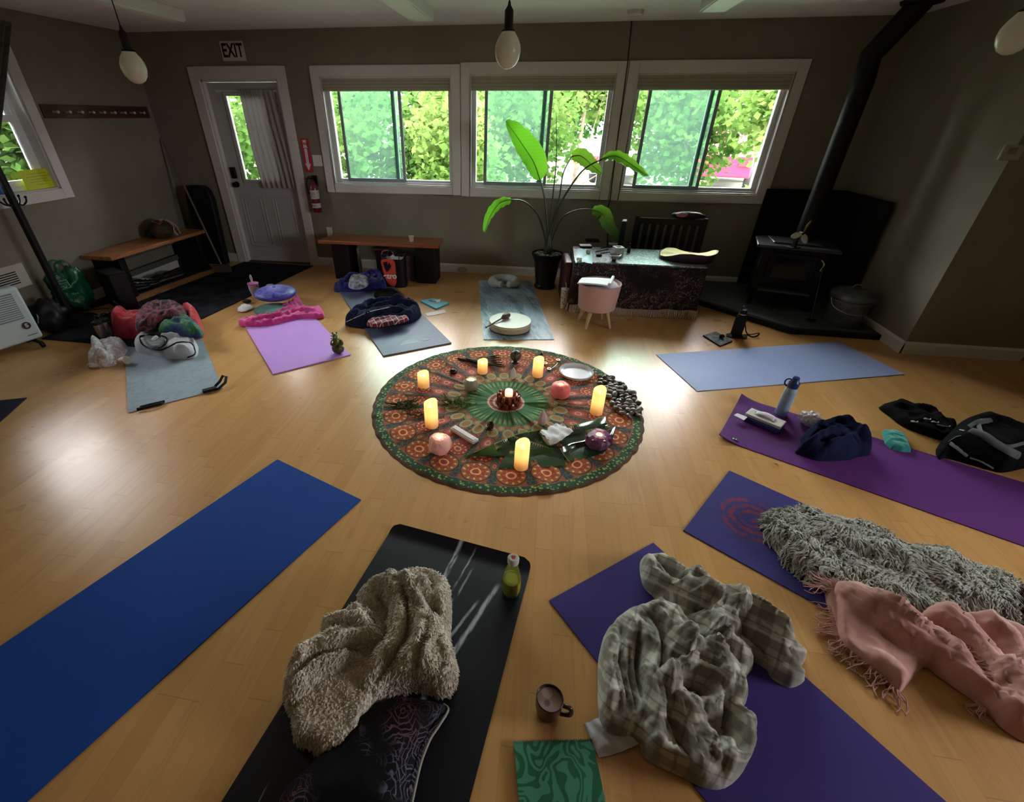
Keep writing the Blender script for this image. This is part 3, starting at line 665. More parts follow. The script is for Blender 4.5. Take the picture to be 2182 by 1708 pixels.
# light/thread label sewn on the plum mat
lb = [o_ for o_ in bpy.data.objects if o_.get('label', '').startswith('plum')][0]
mb = MB(); mb.box((.03, -.105, .012), (.055, -.065, .0135)); q = mb.build('brand_tag', mat('mat_tag_navy', (.01, .012, .04), .5), lb)
mb = MB(); mb.ell((.042, -.078, .0137), (.006, .006, .0006)); mb.box((.037, -.095, .0135), (.049, -.091, .0141)); mb.build('tag_mark', mat('mat_tag_white', (.8, .8, .8), .5), q)
lb = [o_ for o_ in bpy.data.objects if o_.get('label', '').startswith('slate')][0]
mb = MB()
for k in range(5): mb.box((.19+.012*k, .135+.016*k, .012), (.36-.004*k, .140+.016*k, .0124))
mb.tube(spline([(.40, .13, .0122), (.46, .14, .0122), (.47, .175, .0122), (.43, .20, .0122), (.39, .19, .0122)], 5, True), .002, 5, closed=True); mb.build('embossed_logo', mat('emboss_slate', (.10, .13, .20), .35), lb)

# ================================================================= door rug, boot tray
A, B, C = fl(88, 722), fl(300, 742), fl(668, 567); D = A+C-B
t = NT('door_rug_pile'); c = t.co(); M_RUG = t.bsdf(t.mix(t.noise(c, 5, 4).ss(.4, .65), (.006, .007, .010), (.018, .021, .028)), .95, 0, t.bump(t.noise(c, 260, 2), .8, .003), .1)
mb = MB(); q = [A, B, C, D]; q = [(max(p.x, XL+.02), min(p.y, YB-.02)) for p in q]; mb.prism(q, 0, .008); tag(mb.build('door_rug', M_RUG, bevel=.003), 'long black rug running from the exit door across the floor', 'rug')
q = [fl(*p) for p in ((88, 722-34), (270, 636), (452, 572), (415, 548), (190, 600))]; q = [(max(p.x, XL+.03), p.y) for p in q]
mb = MB(); mb.prism(q, 0, .010); tag(mb.build('boot_mat', mat('boot_mat_rubber', (.008, .008, .009), .7, bump=.5, bscale=60)), 'black boot mat under the bench by the left wall', 'mat')
# ================================================================= the round printed cloth
MC = Vector((-.170, 2.622, 0)); MR = .903
def m_mandala():
    t = NT('mandala_print'); c = t.co(); x, y, z = t.sep(c)
    wv = t.noise(c, 6, 3)*.03; r = (x*x+y*y).sqrt()*(1/MR)+wv*.12; a = y.at2(x)
    N = 24; u = a*(N/(2*pi)); fu = u.frac()-.5; tt = fu*(2*pi/N)*r; fu2 = (u+.5).frac()-.5; t2 = fu2*(2*pi/N)*r
    n1 = t.noise(c, 30, 4); n2 = t.noise(c, 90, 3)
    vd = t.voro(c, 46); vc = t.voro(c, 46, out=1); ve = t.voro(c, 38, 'DISTANCE_TO_EDGE')
    teal = t.mix(n1, (.012, .035, .040), (.03, .065, .07)); b = teal
    brown = t.mix(n2, (.20, .045, .025), (.34, .095, .04))
    b = t.mix(((fu.abs()+wv).ss(.42, .36))*(r.ss(.30, .34)), b, brown)
    b = t.mix((ve.ss(.05, .02))*.55*(r.ss(.34, .38)), b, (.36, .16, .06))
    def E(T_, rc, a_, b_): p = T_/a_; q = (r-rc)/b_; return (p*p+q*q).sqrt()
    def med(b, T_, rc, a_, b_, c1, c2, c3, dots=True):
        e = E(T_, rc, a_, b_)
        b = t.mix(e.ss(1.06, 1.0), b, (.02, .03, .03)); b = t.mix(e.ss(.97, .93), b, t.mix(n2, c1, tuple(k*.75 for k in c1)))
        b = t.mix(e.ss(.62, .55), b, c2); b = t.mix(((e-.30).abs()).ss(.09, .03), b, c3); 
        if dots:
            la = (r-rc).at2(T_); d = (((la*(11/(2*pi))).frac()-.5).abs()).ss(.2, .1)*((e-.77).abs().ss(.12, .05)); b = t.mix(d, b, (.72, .42, .14))
            d = (((la*(7/(2*pi))).frac()-.5).abs()).ss(.2, .1)*((e-.47).abs().ss(.08, .03)); b = t.mix(d, b, (.62, .09, .05))
        return b
    b = med(b, tt, .545, .052, .075, (.30, .075, .05), (.42, .10, .10), (.62, .38, .20), False)
    b = med(b, tt, .675, .070, .062, (.36, .055, .05), (.24, .05, .03), (.70, .36, .16))
    b = med(b, tt, .835, .096, .088, (.34, .10, .035), (.30, .05, .03), (.74, .40, .14))
    b = med(b, t2, .76, .030, .05, (.10, .10, .05), (.26, .05, .04), (.5, .3, .1), False)
    b = med(b, tt, .415, .043, .060, (.34, .30, .14), (.20, .17, .07), (.55, .10, .06), False)
    b = med(b, t2, .355, .028, .036, (.22, .24, .10), (.40, .12, .07), (.5, .4, .2), False)
    green = t.mix(n1, (.030, .115, .045), (.075, .21, .085))
    inner = r.ss(.325, .315); b = t.mix(inner, b, green)
    k = (u*2).frac()-.5; b = t.mix(inner*(k.abs().ss(.40, .47)), b, (.008, .03, .02))
    b = t.mix(inner*(((r-.27).abs().ss(.035, .02))*(k.abs().ss(.24, .12))), b, (.20, .28, .11))
    b = t.mix(r.ss(.15, .14), b, (.28, .06, .05)); b = t.mix(((r*150).sin().ss(.1, .6))*((u*2).frac().ss(.2, .4))*(r.ss(.148, .14)), b, (.60, .52, .42))
    border = r.ss(.925, .93); fl_ = vd.ss(.42, .28)*border
    b = t.mix(border, b, t.mix(n1, (.012, .05, .028), (.03, .085, .045))); b = t.mix(fl_*.9, b, t.mix(t.sep(vc)[0], (.14, .30, .10), (.46, .46, .14)))
    b = t.mix(((r-.928).abs()).ss(.005, .002), b, (.25, .10, .05)); b = t.mix(r.ss(.982, .988), b, (.10, .05, .03))
    return t.bsdf(b, .9, 0, t.bump(t.noise(c, 500, 2), .25, .001), .15, sheen=.1)
rg = np.random.default_rng(5); PL = [(rg.random()*2*pi, .3+rg.random()*.5, .02+.03*rg.random(), .006+.007*rg.random()) for _ in range(46)]
def mz(x, y):
    r = hypot(x, y); a = atan2(y, x); z = .0035+.0022*(1+noise.noise(Vector((cos(a)*6, sin(a)*6, r*2))))+.0022*(1+noise.noise(Vector((x*9, y*9, 0))))
    for (pa, r0, w, h) in PL:
        d = abs((a-pa+pi) % (2*pi)-pi)*r
        if d < w and r > .10: z += h*(1-d/w)**2*min(1, (r-.10)*6)*(.35+.65*(.5+.5*sin(r*7+pa*9)))
    return z
mb = MB(); n, m_ = 300, 46; vs = [(0, 0, .006)]; fs = []
for j in range(1, m_+1):
    for i in range(n):
        a = 2*pi*i/n; rr = MR*j/m_; rr *= 1+(.008*abs(sin(a*24))+.005*noise.noise(Vector((cos(a)*12, sin(a)*12, 3))))*(j/m_)**6
        x, y = rr*cos(a), rr*sin(a); z = mz(x, y); 
        if j == m_: z = .0012
        vs.append((x, y, z))
fs += [(0, 1+i, 1+(i+1) % n) for i in range(n)]
for j in range(m_-1):
    for i in range(n): a = 1+j*n+i; b_ = 1+j*n+(i+1) % n; fs.append((a, a+n, b_+n, b_))
mb.add(vs, fs); o = mb.build('mandala_cloth', m_mandala(), angle=180, loc=MC); tag(o, 'round green and orange mandala cloth spread at the centre of the floor', 'cloth')
MZ = .008
# ---------------------------------------------------------------- candles that glow
def m_wax(name, lo, hi, s_lo, s_hi, h):
    t = NT(name); c = t.co(); x, y, z = t.sep(c); f = (z/h).ss(.05, .98)
    f2 = ((x*x+y*y).sqrt()*(1/.034)).ss(1.2, .1)
    n = t.noise(c, 40, 3)
    return t.bsdf(t.mix(n, (.80, .60, .34), (.74, .52, .26)), .5, 0, None, .3, emit=t.mix(f, lo, hi), estr=f*(s_hi-s_lo)+s_lo, sss=.2)
M_WAX = m_wax('led_wax', (1, .36, .045), (1, .60, .16), .20, .95, .11)
M_WICK = mat('flame_glow', (1, .8, .4), .5, emit=(1, .62, .2), estr=6)
def point(name, P, e, col, r=.02, parent=None):
    l = bpy.data.lights.new(name, 'POINT'); l.energy = e; l.color = col; l.shadow_soft_size = r; o = bpy.data.objects.new(name, l); COL.objects.link(o); o.location = P
    if parent is not None: o.parent = parent
    return o
def candle(px, by, ty, w, label, seed):
    P = fl(px, by-3, MZ); r = sz(P, w/2)*.98; h = topz(P, px, ty)-MZ-.004; root = empty('pillar_candle', P, seed, label, 'candle', 'glowing pillar candles on the cloth')
    mb = MB(); n = 32; rim = lambda a: h*(1+.07*sin(a+seed)+.035*sin(2*a+seed*2)); vs = []; fs = []
    prof = [(.0, 0), (.98, 0), (1, .006), (1, .25), (1, .5), (1, .8), (.99, 1.), (.90, 1.012), (.80, .985), (.72, .90), (.4, .86), (0, .85)]
    for q, f in prof:
        for k in range(n):
            a = 2*pi*k/n; z = f*rim(a) if f > .3 else f*h; 
            if f in (.90, .86, .85): z = f*h
            vs.append((r*q*cos(a), r*q*sin(a), z))
    for i in range(len(prof)-1):
        for k in range(n): fs.append((i*n+k, i*n+(k+1) % n, (i+1)*n+(k+1) % n, (i+1)*n+k))
    mb.add(vs, fs); mb.build('wax', M_WAX, root, weld=True)
    mb = MB(); mb.ell((0, 0, h*.90), (.0045, .0045, .012), 10, 8); mb.build('flame', M_WICK, root)
    point('candle_light', (0, 0, h+.03), .16, (1, .55, .2), .02, root); return root
for a in ((1028, 796, 768, 22, 'short glowing candle in front of the black feather fan', 1.0), (1145, 803, 764, 23, 'glowing candle near the small dark seated figure', 2.2), (903, 826, 794, 25, 'short glowing candle nearest the left rim of the cloth', 3.1),
          (920, 910, 857, 29, 'tall glowing candle beside the green herb sprigs', 4.4), (1270, 882, 828, 27, 'tall glowing candle beside the heap of dark stones', 5.2), (1110, 997, 943, 31, 'glowing candle standing in front of the big banana leaves', .4)): candle(*a)
# ---------------------------------------------------------------- centre holder ringed with red stones
P = fl(1083, 862, MZ); root = empty('stone_candle_holder', P, 0, 'round holder built of rough red stones at the centre of the cloth', 'candle holder')
m_red = mat('red_stone', (.16, .035, .022), .25, noise_amt=.3, noise_scale=60, spec=.6); mb = MB(); mb.lathe([(0, 0), (.068, 0), (.072, .01), (.062, .05), (.060, .085), (.05, .09), (.045, .05), (0, .045)], 28); mb.build('bowl', m_red, root, weld=True)
rg = np.random.default_rng(3)
for k in range(22):
    a = 2*pi*k/11+.28*(k//11); zz = .022 if k < 11 else .062; mb = MB(); s = .020+.008*rg.random()
    ph = rg.random(3)*9
    mb.ell((0.068*cos(a), .068*sin(a), zz+.012*rg.random()), (s*.85, s*.75, s*1.15), 8, 6, R(a), fn=lambda d: .82+.3*noise.noise(d*1.6+Vector(ph)))
    mb.build('rough_stone', m_red, root, angle=18)
rt = empty('small_candle', P+Vector((0, 0, .046)), 0, 'small white candle standing inside the ring of red stones', 'candle')
mb = MB(); mb.lathe([(0, 0), (.027, 0), (.027, .066), (.024, .071), (.018, .064), (0, .060)], 24); mb.build('wax', m_wax('white_led_wax', (1, .62, .35), (1, .80, .55), .25, .9, .07), rt, weld=True); mb = MB(); mb.ell((0, 0, .07), (.004, .004, .011), 10, 8); mb.build('flame', M_WICK, rt); point('candle_light', (0, 0, .11), .16, (1, .6, .28), .02, rt)
# ---------------------------------------------------------------- stone tealight holders
def rock(name, px, by, ty, w, col, ecol, es, label, seed, facet=12, sy=1.0, cr=.30, part='stone', rough=.45, emcol=None):
    P = fl(px, by-w*.30, MZ); r = sz(P, w/2); h = (topz(P, px, ty)-MZ)*.97; root = empty(name, P, 0, label, 'tealight holder')
    t = NT(name+'_'+part); c = t.co(); x, y, z = t.sep(c); n = t.noise(c, 45, 4)
    e = (((x*x+y*y).sqrt())*(1/r)).ss(.9, .1)*((z*(1/h)).ss(.35, 1.0))
    m = t.bsdf(t.mix(n, tuple(k*.75 for k in col), tuple(min(1, k*1.2) for k in col)), rough, 0, t.bump(n, .4, .004), .5, emit=ecol, estr=e*es+es*.12, sss=.25)
    mb = MB(); ring = 26; prof = []; vs = []; fs = []
    levels = [(.0, 0), (.78, 0), (.95, .12), (1.02, .35), (1.0, .6), (.86, .85), (.62, .98), (cr*1.25, 1.0), (cr, .97), (cr*.95, .72), (0, .70)]
    for li, (q, f) in enumerate(levels):
        for k in range(ring):
            a = 2*pi*k/ring; d = Vector((cos(a), sin(a), f*1.3)); g = 1+(.20*noise.noise(d*1.5+Vector((seed, 0, 0)))+.10*noise.noise(d*4+Vector((seed, 3, 0))) if 0 < li < 8 else 0)
            zz = f*h*(1+(.10*noise.noise(d*2.2+Vector((0, seed, 0))) if 3 < li < 8 else 0)); vs.append((r*q*g*cos(a), r*q*g*sin(a)*sy, zz))
    for i in range(len(levels)-1):
        for k in range(ring): fs.append((i*ring+k, i*ring+(k+1) % ring, (i+1)*ring+(k+1) % ring, (i+1)*ring+k))
    mb.add(vs, fs); mb.build(part, m, root, weld=True, angle=facet)
    mb = MB(); rc = r*cr*.86; mb.lathe([(0, h*.71), (rc, h*.71), (rc, h*.93), (rc*.9, h*.93), (rc*.88, h*.86), (0, h*.86)], 20); mb.build('tealight', mat('tealight_wax', (.85, .75, .6), .4, emit=(1, .6, .25), estr=.9), root, weld=True)
    mb = MB(); mb.ell((0, 0, h*.95), (rc*.28, rc*.28, .010), 8, 8); mb.build('flame', M_WICK, root); point('tealight_light', (0, 0, h+.03), .08, (1, .5, .25), .015, root); return root
rock('salt_rock', 1192, 855, 815, 41, (.62, .14, .14), (1, .22, .18), .55, 'deep pink rock tealight glowing right of the centre', 2, 60)
rock('rose_quartz', 938, 973, 928, 47, (.80, .45, .40), (1, .42, .30), .45, 'pale rose quartz tealight at the lower left of the cloth', 5, 25)
rock('agate_stone', 1004, 838, 806, 31, (.20, .20, .16), (1, .8, .5), .12, 'grey-green stone tealight left of the centre', 9, 60, cr=.55)
am = rock('amethyst_cluster', 1272, 968, 927, 54, (.14, .055, .15), (.6, .2, .4), .05, 'purple amethyst tealight resting on the dark leaf', 12, 14, cr=.30); am.location.z += .018
mb = MB(); rg = np.random.default_rng(8)
for k in range(34):
    a = 2*pi*k/34*3.1; q = .042+.018*rg.random(); s = .007+.006*rg.random(); M = T(q*cos(a), q*sin(a), .035+.022*rg.random()) @ R(a) @ R(radians(40+30*rg.random()), 'Y')
    mb.lathe([(0, -.006), (s, 0), (s, s*1.6), (0, s*2.9)], 6, M=M)
mb.build('crystal_point', mat('amethyst_crystal', (.13, .045, .16), .15, spec=.7), am, smooth=False)
# crystal points and single stones
def crystal(px, by, ty, w, m, label, seed=0, name='quartz_point', cat='crystal', fn=None):
    P = fl(px, by-3, MZ); r = sz(P, w/2); h = topz(P, px, ty)-MZ; mb = MB()
    mb.lathe([(.0, 0), (.85*r, 0), (r, h*.12), (.92*r, h*.5), (.62*r, h*.75), (.12*r, h), (0, h*1.01)], 7, fn=lambda a, z: 1+.1*sin(a*3+seed)); o = mb.build(name, m, smooth=False, loc=P, weld=True); return tag(o, label, cat)
m_q = mat('clear_quartz', (.75, .74, .72), .08, trans=.35, noise_amt=.1, noise_scale=50, spec=.8)
crystal(1093, 808, 783, 14, m_q, 'clear quartz point standing behind the centre holder', 1)
crystal(1155, 906, 873, 20, mat('pink_quartz', (.66, .48, .50), .25, trans=.15), 'pale pink quartz point above the banana leaves', 2)
P = fl(1045, 915, MZ); mb = MB(); mb.ell((0, 0, .028), (.021, .017, .036), 14, 12, fn=lambda d: 1+.22*noise.noise(d*2)); mb.ell((-.008, 0, .008), (.024, .02, .012)); tag(mb.build('obsidian_stone', mat('obsidian', (.006, .006, .007), .08, spec=.9), loc=P), 'small upright black obsidian stone in front of the green centre', 'stone')
P = fl(966, 796, MZ); mb = MB(); mb.ell((0, 0, .018), (.030, .022, .020), 18, 12, fn=lambda d: 1+.1*noise.noise(d*2)); tag(mb.build('polished_stone', mat('haematite', (.03, .03, .035), .08, metal=.7), loc=P), 'rounded shiny black stone at the upper left of the cloth', 'stone')
P = fl(1098, 772, MZ); root = empty('carved_ball', P, 0, 'dark carved ball on a small stand at the top of the cloth', 'ornament'); t = NT('carved_dark_wood'); c = t.co(); v_ = t.voro(c, 70, 'DISTANCE_TO_EDGE'); md = t.bsdf(t.mix(v_.ss(.0, .1), (.15, .13, .11), (.012, .010, .010)), .35, 0, t.bump(v_, .6, .004))
mb = MB(); mb.ell((0, 0, .062), (.044, .044, .044), 24, 16); mb.build('ball', md, root); mb = MB(); mb.lathe([(0, 0), (.03, 0), (.032, .006), (.018, .014), (.022, .024), (0, .022)], 20); mb.build('stand', mat('dark_red_wood', (.05, .012, .01), .35), root, weld=True)
P = fl(1152, 770, MZ); root = empty('seated_figurine', P, 0, 'tiny dark seated figurine near the top rim of the cloth', 'figurine'); mdk = mat('dark_bronze', (.03, .022, .015), .3, metal=.5)
mb = MB(); mb.ell((0, 0, .012), (.034, .026, .013)); mb.ell((0, .002, .032), (.021, .016, .022)); mb.ell((-.02, -.006, .026), (.008, .010, .016)); mb.ell((.02, -.006, .026), (.008, .010, .016)); mb.build('body', mdk, root); mb = MB(); mb.ell((0, 0, .060), (.013, .013, .015)); mb.ell((0, 0, .074), (.006, .006, .006)); mb.build('head', mdk, root)
brass = mat('small_brass', (.55, .42, .20), .3, metal=.8)
for k, (a, b) in enumerate(((1162, 776), (1189, 769), (1170, 788))):
    P = fl(a, b, MZ); mb = MB(); mb.lathe([(0, 0), (.008, 0), (.012, .004), (.016, .013), (.013, .013), (.007, .005), (0, .004)], 16); mb.ell((0, 0, .009), (.006, .006, .005), 10, 8)
    tag(mb.build('brass_cup', brass, loc=P, weld=True), ['tiny brass cup beside the dark seated figurine', 'tiny brass cup nearest the white bowl', 'tiny brass cup between the candle and the brass ones'][k], 'cup', 'tiny brass cups on the cloth')
mb = MB(); mb.tube(spline([fl(a, b, MZ+.002) for a, b in ((1167, 778), (1174, 784), (1182, 780), (1189, 772))], 5), .0012, 6); tag(mb.build('fine_chain', brass), 'fine chain between the tiny brass cups', 'chain')
# white dish
P = fl(1227, 797, MZ); r = sz(P, 36); mb = MB(); mb.lathe([(0, 0), (r*.80, 0), (r*.93, .010), (r, .030), (r*.985, .032), (r*.90, .015), (r*.78, .007), (0, .006)], 48); tag(mb.build('white_dish', mat('white_enamel', (.62, .64, .70), .22, noise_amt=.02), loc=P, weld=True, angle=22), 'round white shallow dish at the upper right of the cloth', 'dish')
mb = MB(); mb.tube(spline([fl(a, b, MZ+.004) for a, b in ((1262, 798), (1272, 796), (1280, 800), (1284, 808))], 5), .003, 6); tag(mb.build('cord_loop', mat('brown_cord', (.05, .02, .01), .8)), 'brown cord loop at the top of the stone heap', 'cord')
# heap of dark stones
rg = np.random.default_rng(21); m_pb = [mat('dark_seed_stone', (.055, .036, .028), .28, noise_amt=.25, noise_scale=40), mat('grey_seed_stone', (.15, .125, .115), .3, noise_amt=.25, noise_scale=40)]
poly = [(1272, 802), (1300, 806), (1330, 826), (1350, 846), (1364, 872), (1362, 890), (1335, 892), (1312, 884), (1300, 858), (1284, 836)]; O2 = [(p.x, p.y) for p in FP(poly)]
pts = []
protos = []
for k in range(4):
    mb = MB(); mb.ell((0, 0, 0), (.0205, .0155, .0105), 14, 9, fn=lambda d: 1+.16*noise.noise(d*1.7+Vector((k*5, 0, 0)))); me = mb.build('dark_stone', m_pb[k % 2]); protos.append(me)
def inside(x, y, O):
    c = False
    for i in range(len(O)):
        (x1, y1), (x2, y2) = O[i], O[(i+1) % len(O)]
        if (y1 > y) != (y2 > y) and x < (x2-x1)*(y-y1)/(y2-y1)+x1: c = not c
    return c
bx0, bx1, by0, by1 = min(p[0] for p in O2), max(p[0] for p in O2), min(p[1] for p in O2), max(p[1] for p in O2); tries = 0
while len(pts) < 58 and tries < 9000:
    tries += 1; x, y = bx0+rg.random()*(bx1-bx0), by0+rg.random()*(by1-by0)
    if not inside(x, y, O2): continue
    lay = sum(1 for p in pts if hypot(p[0]-x, p[1]-y) < .036)
    if lay > 1 or any(hypot(p[0]-x, p[1]-y) < .027 for p in pts): continue
    pts.append((x, y, MZ+.009+lay*.009))
lab = 'smooth dark stone in the heap at the right of the cloth'
for k, (x, y, z) in enumerate(pts):
    o = protos[k] if k < 4 else protos[k % 4].copy()
    if k >= 4: COL.objects.link(o)
    o.location = (x, y, z); o.rotation_euler = (rg.normal()*.35, rg.normal()*.35, rg.random()*6.3); s = 1.1+.45*rg.random(); o.scale = (s, s*(.9+.25*rg.random()), s); tag(o, lab, 'stone', 'heap of smooth dark stones')
# ---------------------------------------------------------------- banana leaves
def m_bleaf(name, a, b):
    t = NT(name); c = t.co(); x, y, z = t.sep(c); w = t.noise(c, 3, 2)
    st = ((x*.55+y*1.0)*520+w*8).sin(); n = t.noise(c, 6, 4)
    return t.bsdf(t.mix(n.ss(.35, .65), a, b), .15, 0, t.bump(st*.5, .12, .001), 1.0, coat=.5)
M_BL = m_bleaf('banana_leaf_dark', (.010, .040, .016), (.028, .085, .03)); M_BL2 = m_bleaf('banana_leaf_green', (.03, .11, .015), (.06, .17, .03)); M_RIB = mat('leaf_midrib', (.16, .30, .08), .4)
root = empty('banana_leaf', fl(1150, 940, 0), 0, 'long curled banana leaf with a pointed pale tip at its left end', 'leaf'); off = root.location.copy()
def ch(o, root): o.parent = root; o.location = o.location-root.location; return o
ch(sheet('leaf_blade', [(990, 973, .010), (1052, 946, .05), (1105, 924, .06), (1165, 914, .05), (1225, 905, .055), (1290, 886, .06)], [(990, 973, .010), (1050, 972, .012), (1120, 968, .012), (1190, 955, .012), (1255, 935, .02), (1300, 905, .035)], .030, M_BL, 60, 14, zmin=.014, wob=.012, ripple=.002, rn=15), root)
ch(sheet('leaf_tip', [(990, 974, .014), (1020, 961, .035), (1052, 944, .058)], [(992, 974, .010), (1025, 971, .014), (1062, 966, .02)], .004, M_BL2, 20, 5, zmin=.014, wob=.003), root)
mb = MB(); mb.tube(spline([fl(*p) for p in ((990, 973, .012), (1052, 946, .052), (1105, 924, .062), (1165, 914, .052), (1225, 905, .057), (1290, 886, .062))], 6), .003, 7); ch(mb.build('leaf_edge', M_RIB), root)
root = empty('banana_leaf', fl(1130, 980, 0), 0, 'glossy banana leaf piece behind the front candle', 'leaf')
ch(sheet('leaf_blade', [(1080, 962, .03), (1120, 958, .035), (1160, 955, .035), (1197, 952, .045)], [(1062, 998, .008), (1110, 998, .007), (1160, 996, .007), (1206, 992, .010)], .018, M_BL, 40, 12, zmin=.014, wob=.010, ripple=.0015, rn=11), root)
ch(sheet('leaf_edge', [(1062, 998, .011), (1110, 998, .010), (1160, 996, .010), (1206, 992, .013)], [(1063, 1002, .003), (1110, 1002, .003), (1160, 1000, .003), (1206, 996, .003)], 0, M_BL2, 20, 3), root)
root = empty('banana_leaf', fl(1250, 950, 0), 0, 'dark banana leaf folded under the purple amethyst', 'leaf')
ch(sheet('leaf_blade', [(1194, 955, .05), (1240, 942, .035), (1285, 922, .05), (1312, 908, .06)], [(1214, 984, .010), (1245, 978, .007), (1285, 966, .007), (1308, 935, .02)], .028, M_BL, 40, 14, zmin=.014, wob=.012, ripple=.002, rn=9), root)
mb = MB(); mb.tube(spline([fl(*p) for p in ((1194, 955, .052), (1204, 972, .035), (1214, 984, .012))], 6), .0025, 6); ch(mb.build('leaf_edge', M_RIB), root)
# striped feather
def p_barred(n, a, b, f):
    t = NT(n); c = t.co(); x, y, z = t.sep(c); s = ((x*1.0-y*.35)*f).sin(); return t.bsdf(t.mix(s.ss(-.2, .2), a, b), .7)
def feather(A, B, w, m, label, name='feather', root=None, part='vane', z=.012, bend=.02, zs=None):
    a, b = fl(*A), fl(*B); d = (b-a); L = d.length; d.normalize(); s = Vector((-d.y, d.x, 0)).normalized()
    own = root is None
    if own: root = empty(name, a, 0, label, 'feather')
    o0 = root.location
    def fn(u, v):
        ww = w*(max(0, sin(pi*min(1, u*1.05+.06)))**.6)*(1-.15*u); p = a+d*(L*u)+s*((v-.5)*2*ww+bend*u*u); zz = p.z+.006*(1-abs(v-.5)*2)+.004
        return (p.x-o0.x, p.y-o0.y, zz-o0.z+.0015*sin(u*60)*abs(v-.5))
    mb = MB(); mb.grid(fn, 34, 7); mb.build(part, m, root, solid=.0008)
    mb = MB(); mb.tube([Vector(fn(u, .5))+Vector((0, 0, .001)) for u in (-.12, .2, .5, .8, .97)], [.0018, .0015, .001, .0008, .0004], 6); mb.build('quill', mat('feather_quill', (.35, .28, .20), .5), root)
    return root
m_bar = p_barred('barred_feather', (.32, .26, .19), (.035, .022, .015), 420)
feather((1094, 932, .07), (1168, 958, .055), .014, m_bar, 'brown and cream barred feather lying over the long banana leaf', bend=.01)
feather((1045, 772, .012), (1078, 783, .012), .012, m_bar, 'small barred feather behind the short candle at the top', bend=.0)
root = empty('feather_fan', fl(1000, 768, 0), 0, 'black feather smudging fan with a wrapped handle at the top of the cloth', 'fan'); m_bf = mat('black_feather', (.014, .012, .014), .35, noise_amt=.3)
for k in range(6): feather((1000-k*1.5, 768-k*.6, .012+.004*k), (1062+k*3, 757+k*5.2, .008+.004*k), .024, m_bf, None, root=root, bend=-.01, part='feather_blade')
o0 = root.location; mb = MB(); hp = [fl(a, b, .014)-o0 for a, b in ((976, 763), (984, 766), (994, 767), (1006, 769))]; mb.tube(hp, [.009, .012, .013, .009], 10); mb.build('handle', mat('dark_wrap', (.012, .016, .03), .6), root)
# wrapped bundles and papers
mw = mat('white_wrap', (.60, .60, .66), .5, noise_amt=.08, bump=.6, bscale=25, bdist=.01)
P = fl(989, 929, MZ); q = fl(1013, 944, MZ)-fl(963, 913, MZ); mb = MB(); mb.cbox((0, 0, .012), (q.length*.98, .048, .020)); mb.cbox((0, 0, .024), (q.length*.9, .030, .006))
o = mb.build('wrapped_bundle', mw, bevel=.008, bseg=3, loc=P, rz=atan2(q.y, q.x)); tag(o, 'small white wrapped bundle lying left of the banana leaves', 'bundle')
root = empty('folded_paper', fl(1185, 925, .03), 0, 'crumpled sheet of white folded paper resting on the long banana leaf', 'paper')
ch(sheet('paper_sheet', [(1150, 920, .055), (1175, 906, .06), (1196, 902, .065)], [(1172, 948, .05), (1195, 938, .065), (1222, 920, .065)], -.008, mat('folded_paper_white', (.62, .60, .64), .6), 14, 8, wob=.02), root)
ch(sheet('paper_fold', [(1148, 922, .05), (1160, 930, .06), (1180, 936, .06)], [(1158, 938, .045), (1172, 949, .045), (1192, 942, .055)], -.006, mat('brown_paper', (.35, .26, .18), .7), 12, 6, wob=.01), root)
# herb sprigs
m_h = mat('herb_green', (.035, .09, .02), .7, noise_amt=.3); m_tw = mat('dry_twig', (.14, .09, .05), .8)
def sprig(cx, cy, n, rad, label, seed, m):
    rg = np.random.default_rng(seed); P = fl(cx, cy, MZ); root = empty('herb_sprig', P, 0, label, 'herb'); st = MB(); lv = MB()
    for k in range(n):
        a = rg.random()*2*pi; L = rad*(.5+.6*rg.random()); p0 = Vector((rg.normal()*.02, rg.normal()*.015, .006)); d = Vector((cos(a), sin(a)*.6, .10+.25*rg.random())); pp = [p0+d*(L*s)+Vector((0, 0, -.12*L*s*s)) for s in (0, .4, .75, 1)]
        for q in pp: q.z = max(q.z, .004)
        st.tube(pp, .0012, 5)
        for j in range(13):
            s = .15+.85*j/13; c_ = pp[0].lerp(pp[-1], s); e = Vector(rg.normal(size=3))*.5+d*.7; e.z = abs(e.z)*.6; e.normalize(); w_ = e.orthogonal().normalized()*.0045; l_ = .020+.008*rg.random()
            i = len(lv.v); lv.add([c_, c_+e*l_*.5+w_, c_+e*l_, c_+e*l_*.5-w_], [(0, 1, 2, 3)])
    st.build('stems', m_tw, root); lv.build('leaves', m, root, smooth=False)
sprig(866, 866, 26, .13, 'feathery dark herb sprig lying left of the tall candle', 2, m_h); sprig(968, 862, 30, .13, 'light green herb sprig lying right of the tall candle', 4, mat('herb_light', (.09, .16, .04), .7, noise_amt=.3)); sprig(905, 888, 10, .09, 'reddish dry sprig under the tall left candle', 6, mat('herb_red', (.12, .05, .03), .7))
mb = MB(); mb.tube(spline([fl(*p) for p in ((917, 828, .012), (925, 838, .03), (914, 846, .035), (922, 856, .02), (930, 868, .012))], 5), [.003]*21, 6); tag(mb.build('twig', m_tw), 'thin pale twig behind the tall left candle', 'twig')
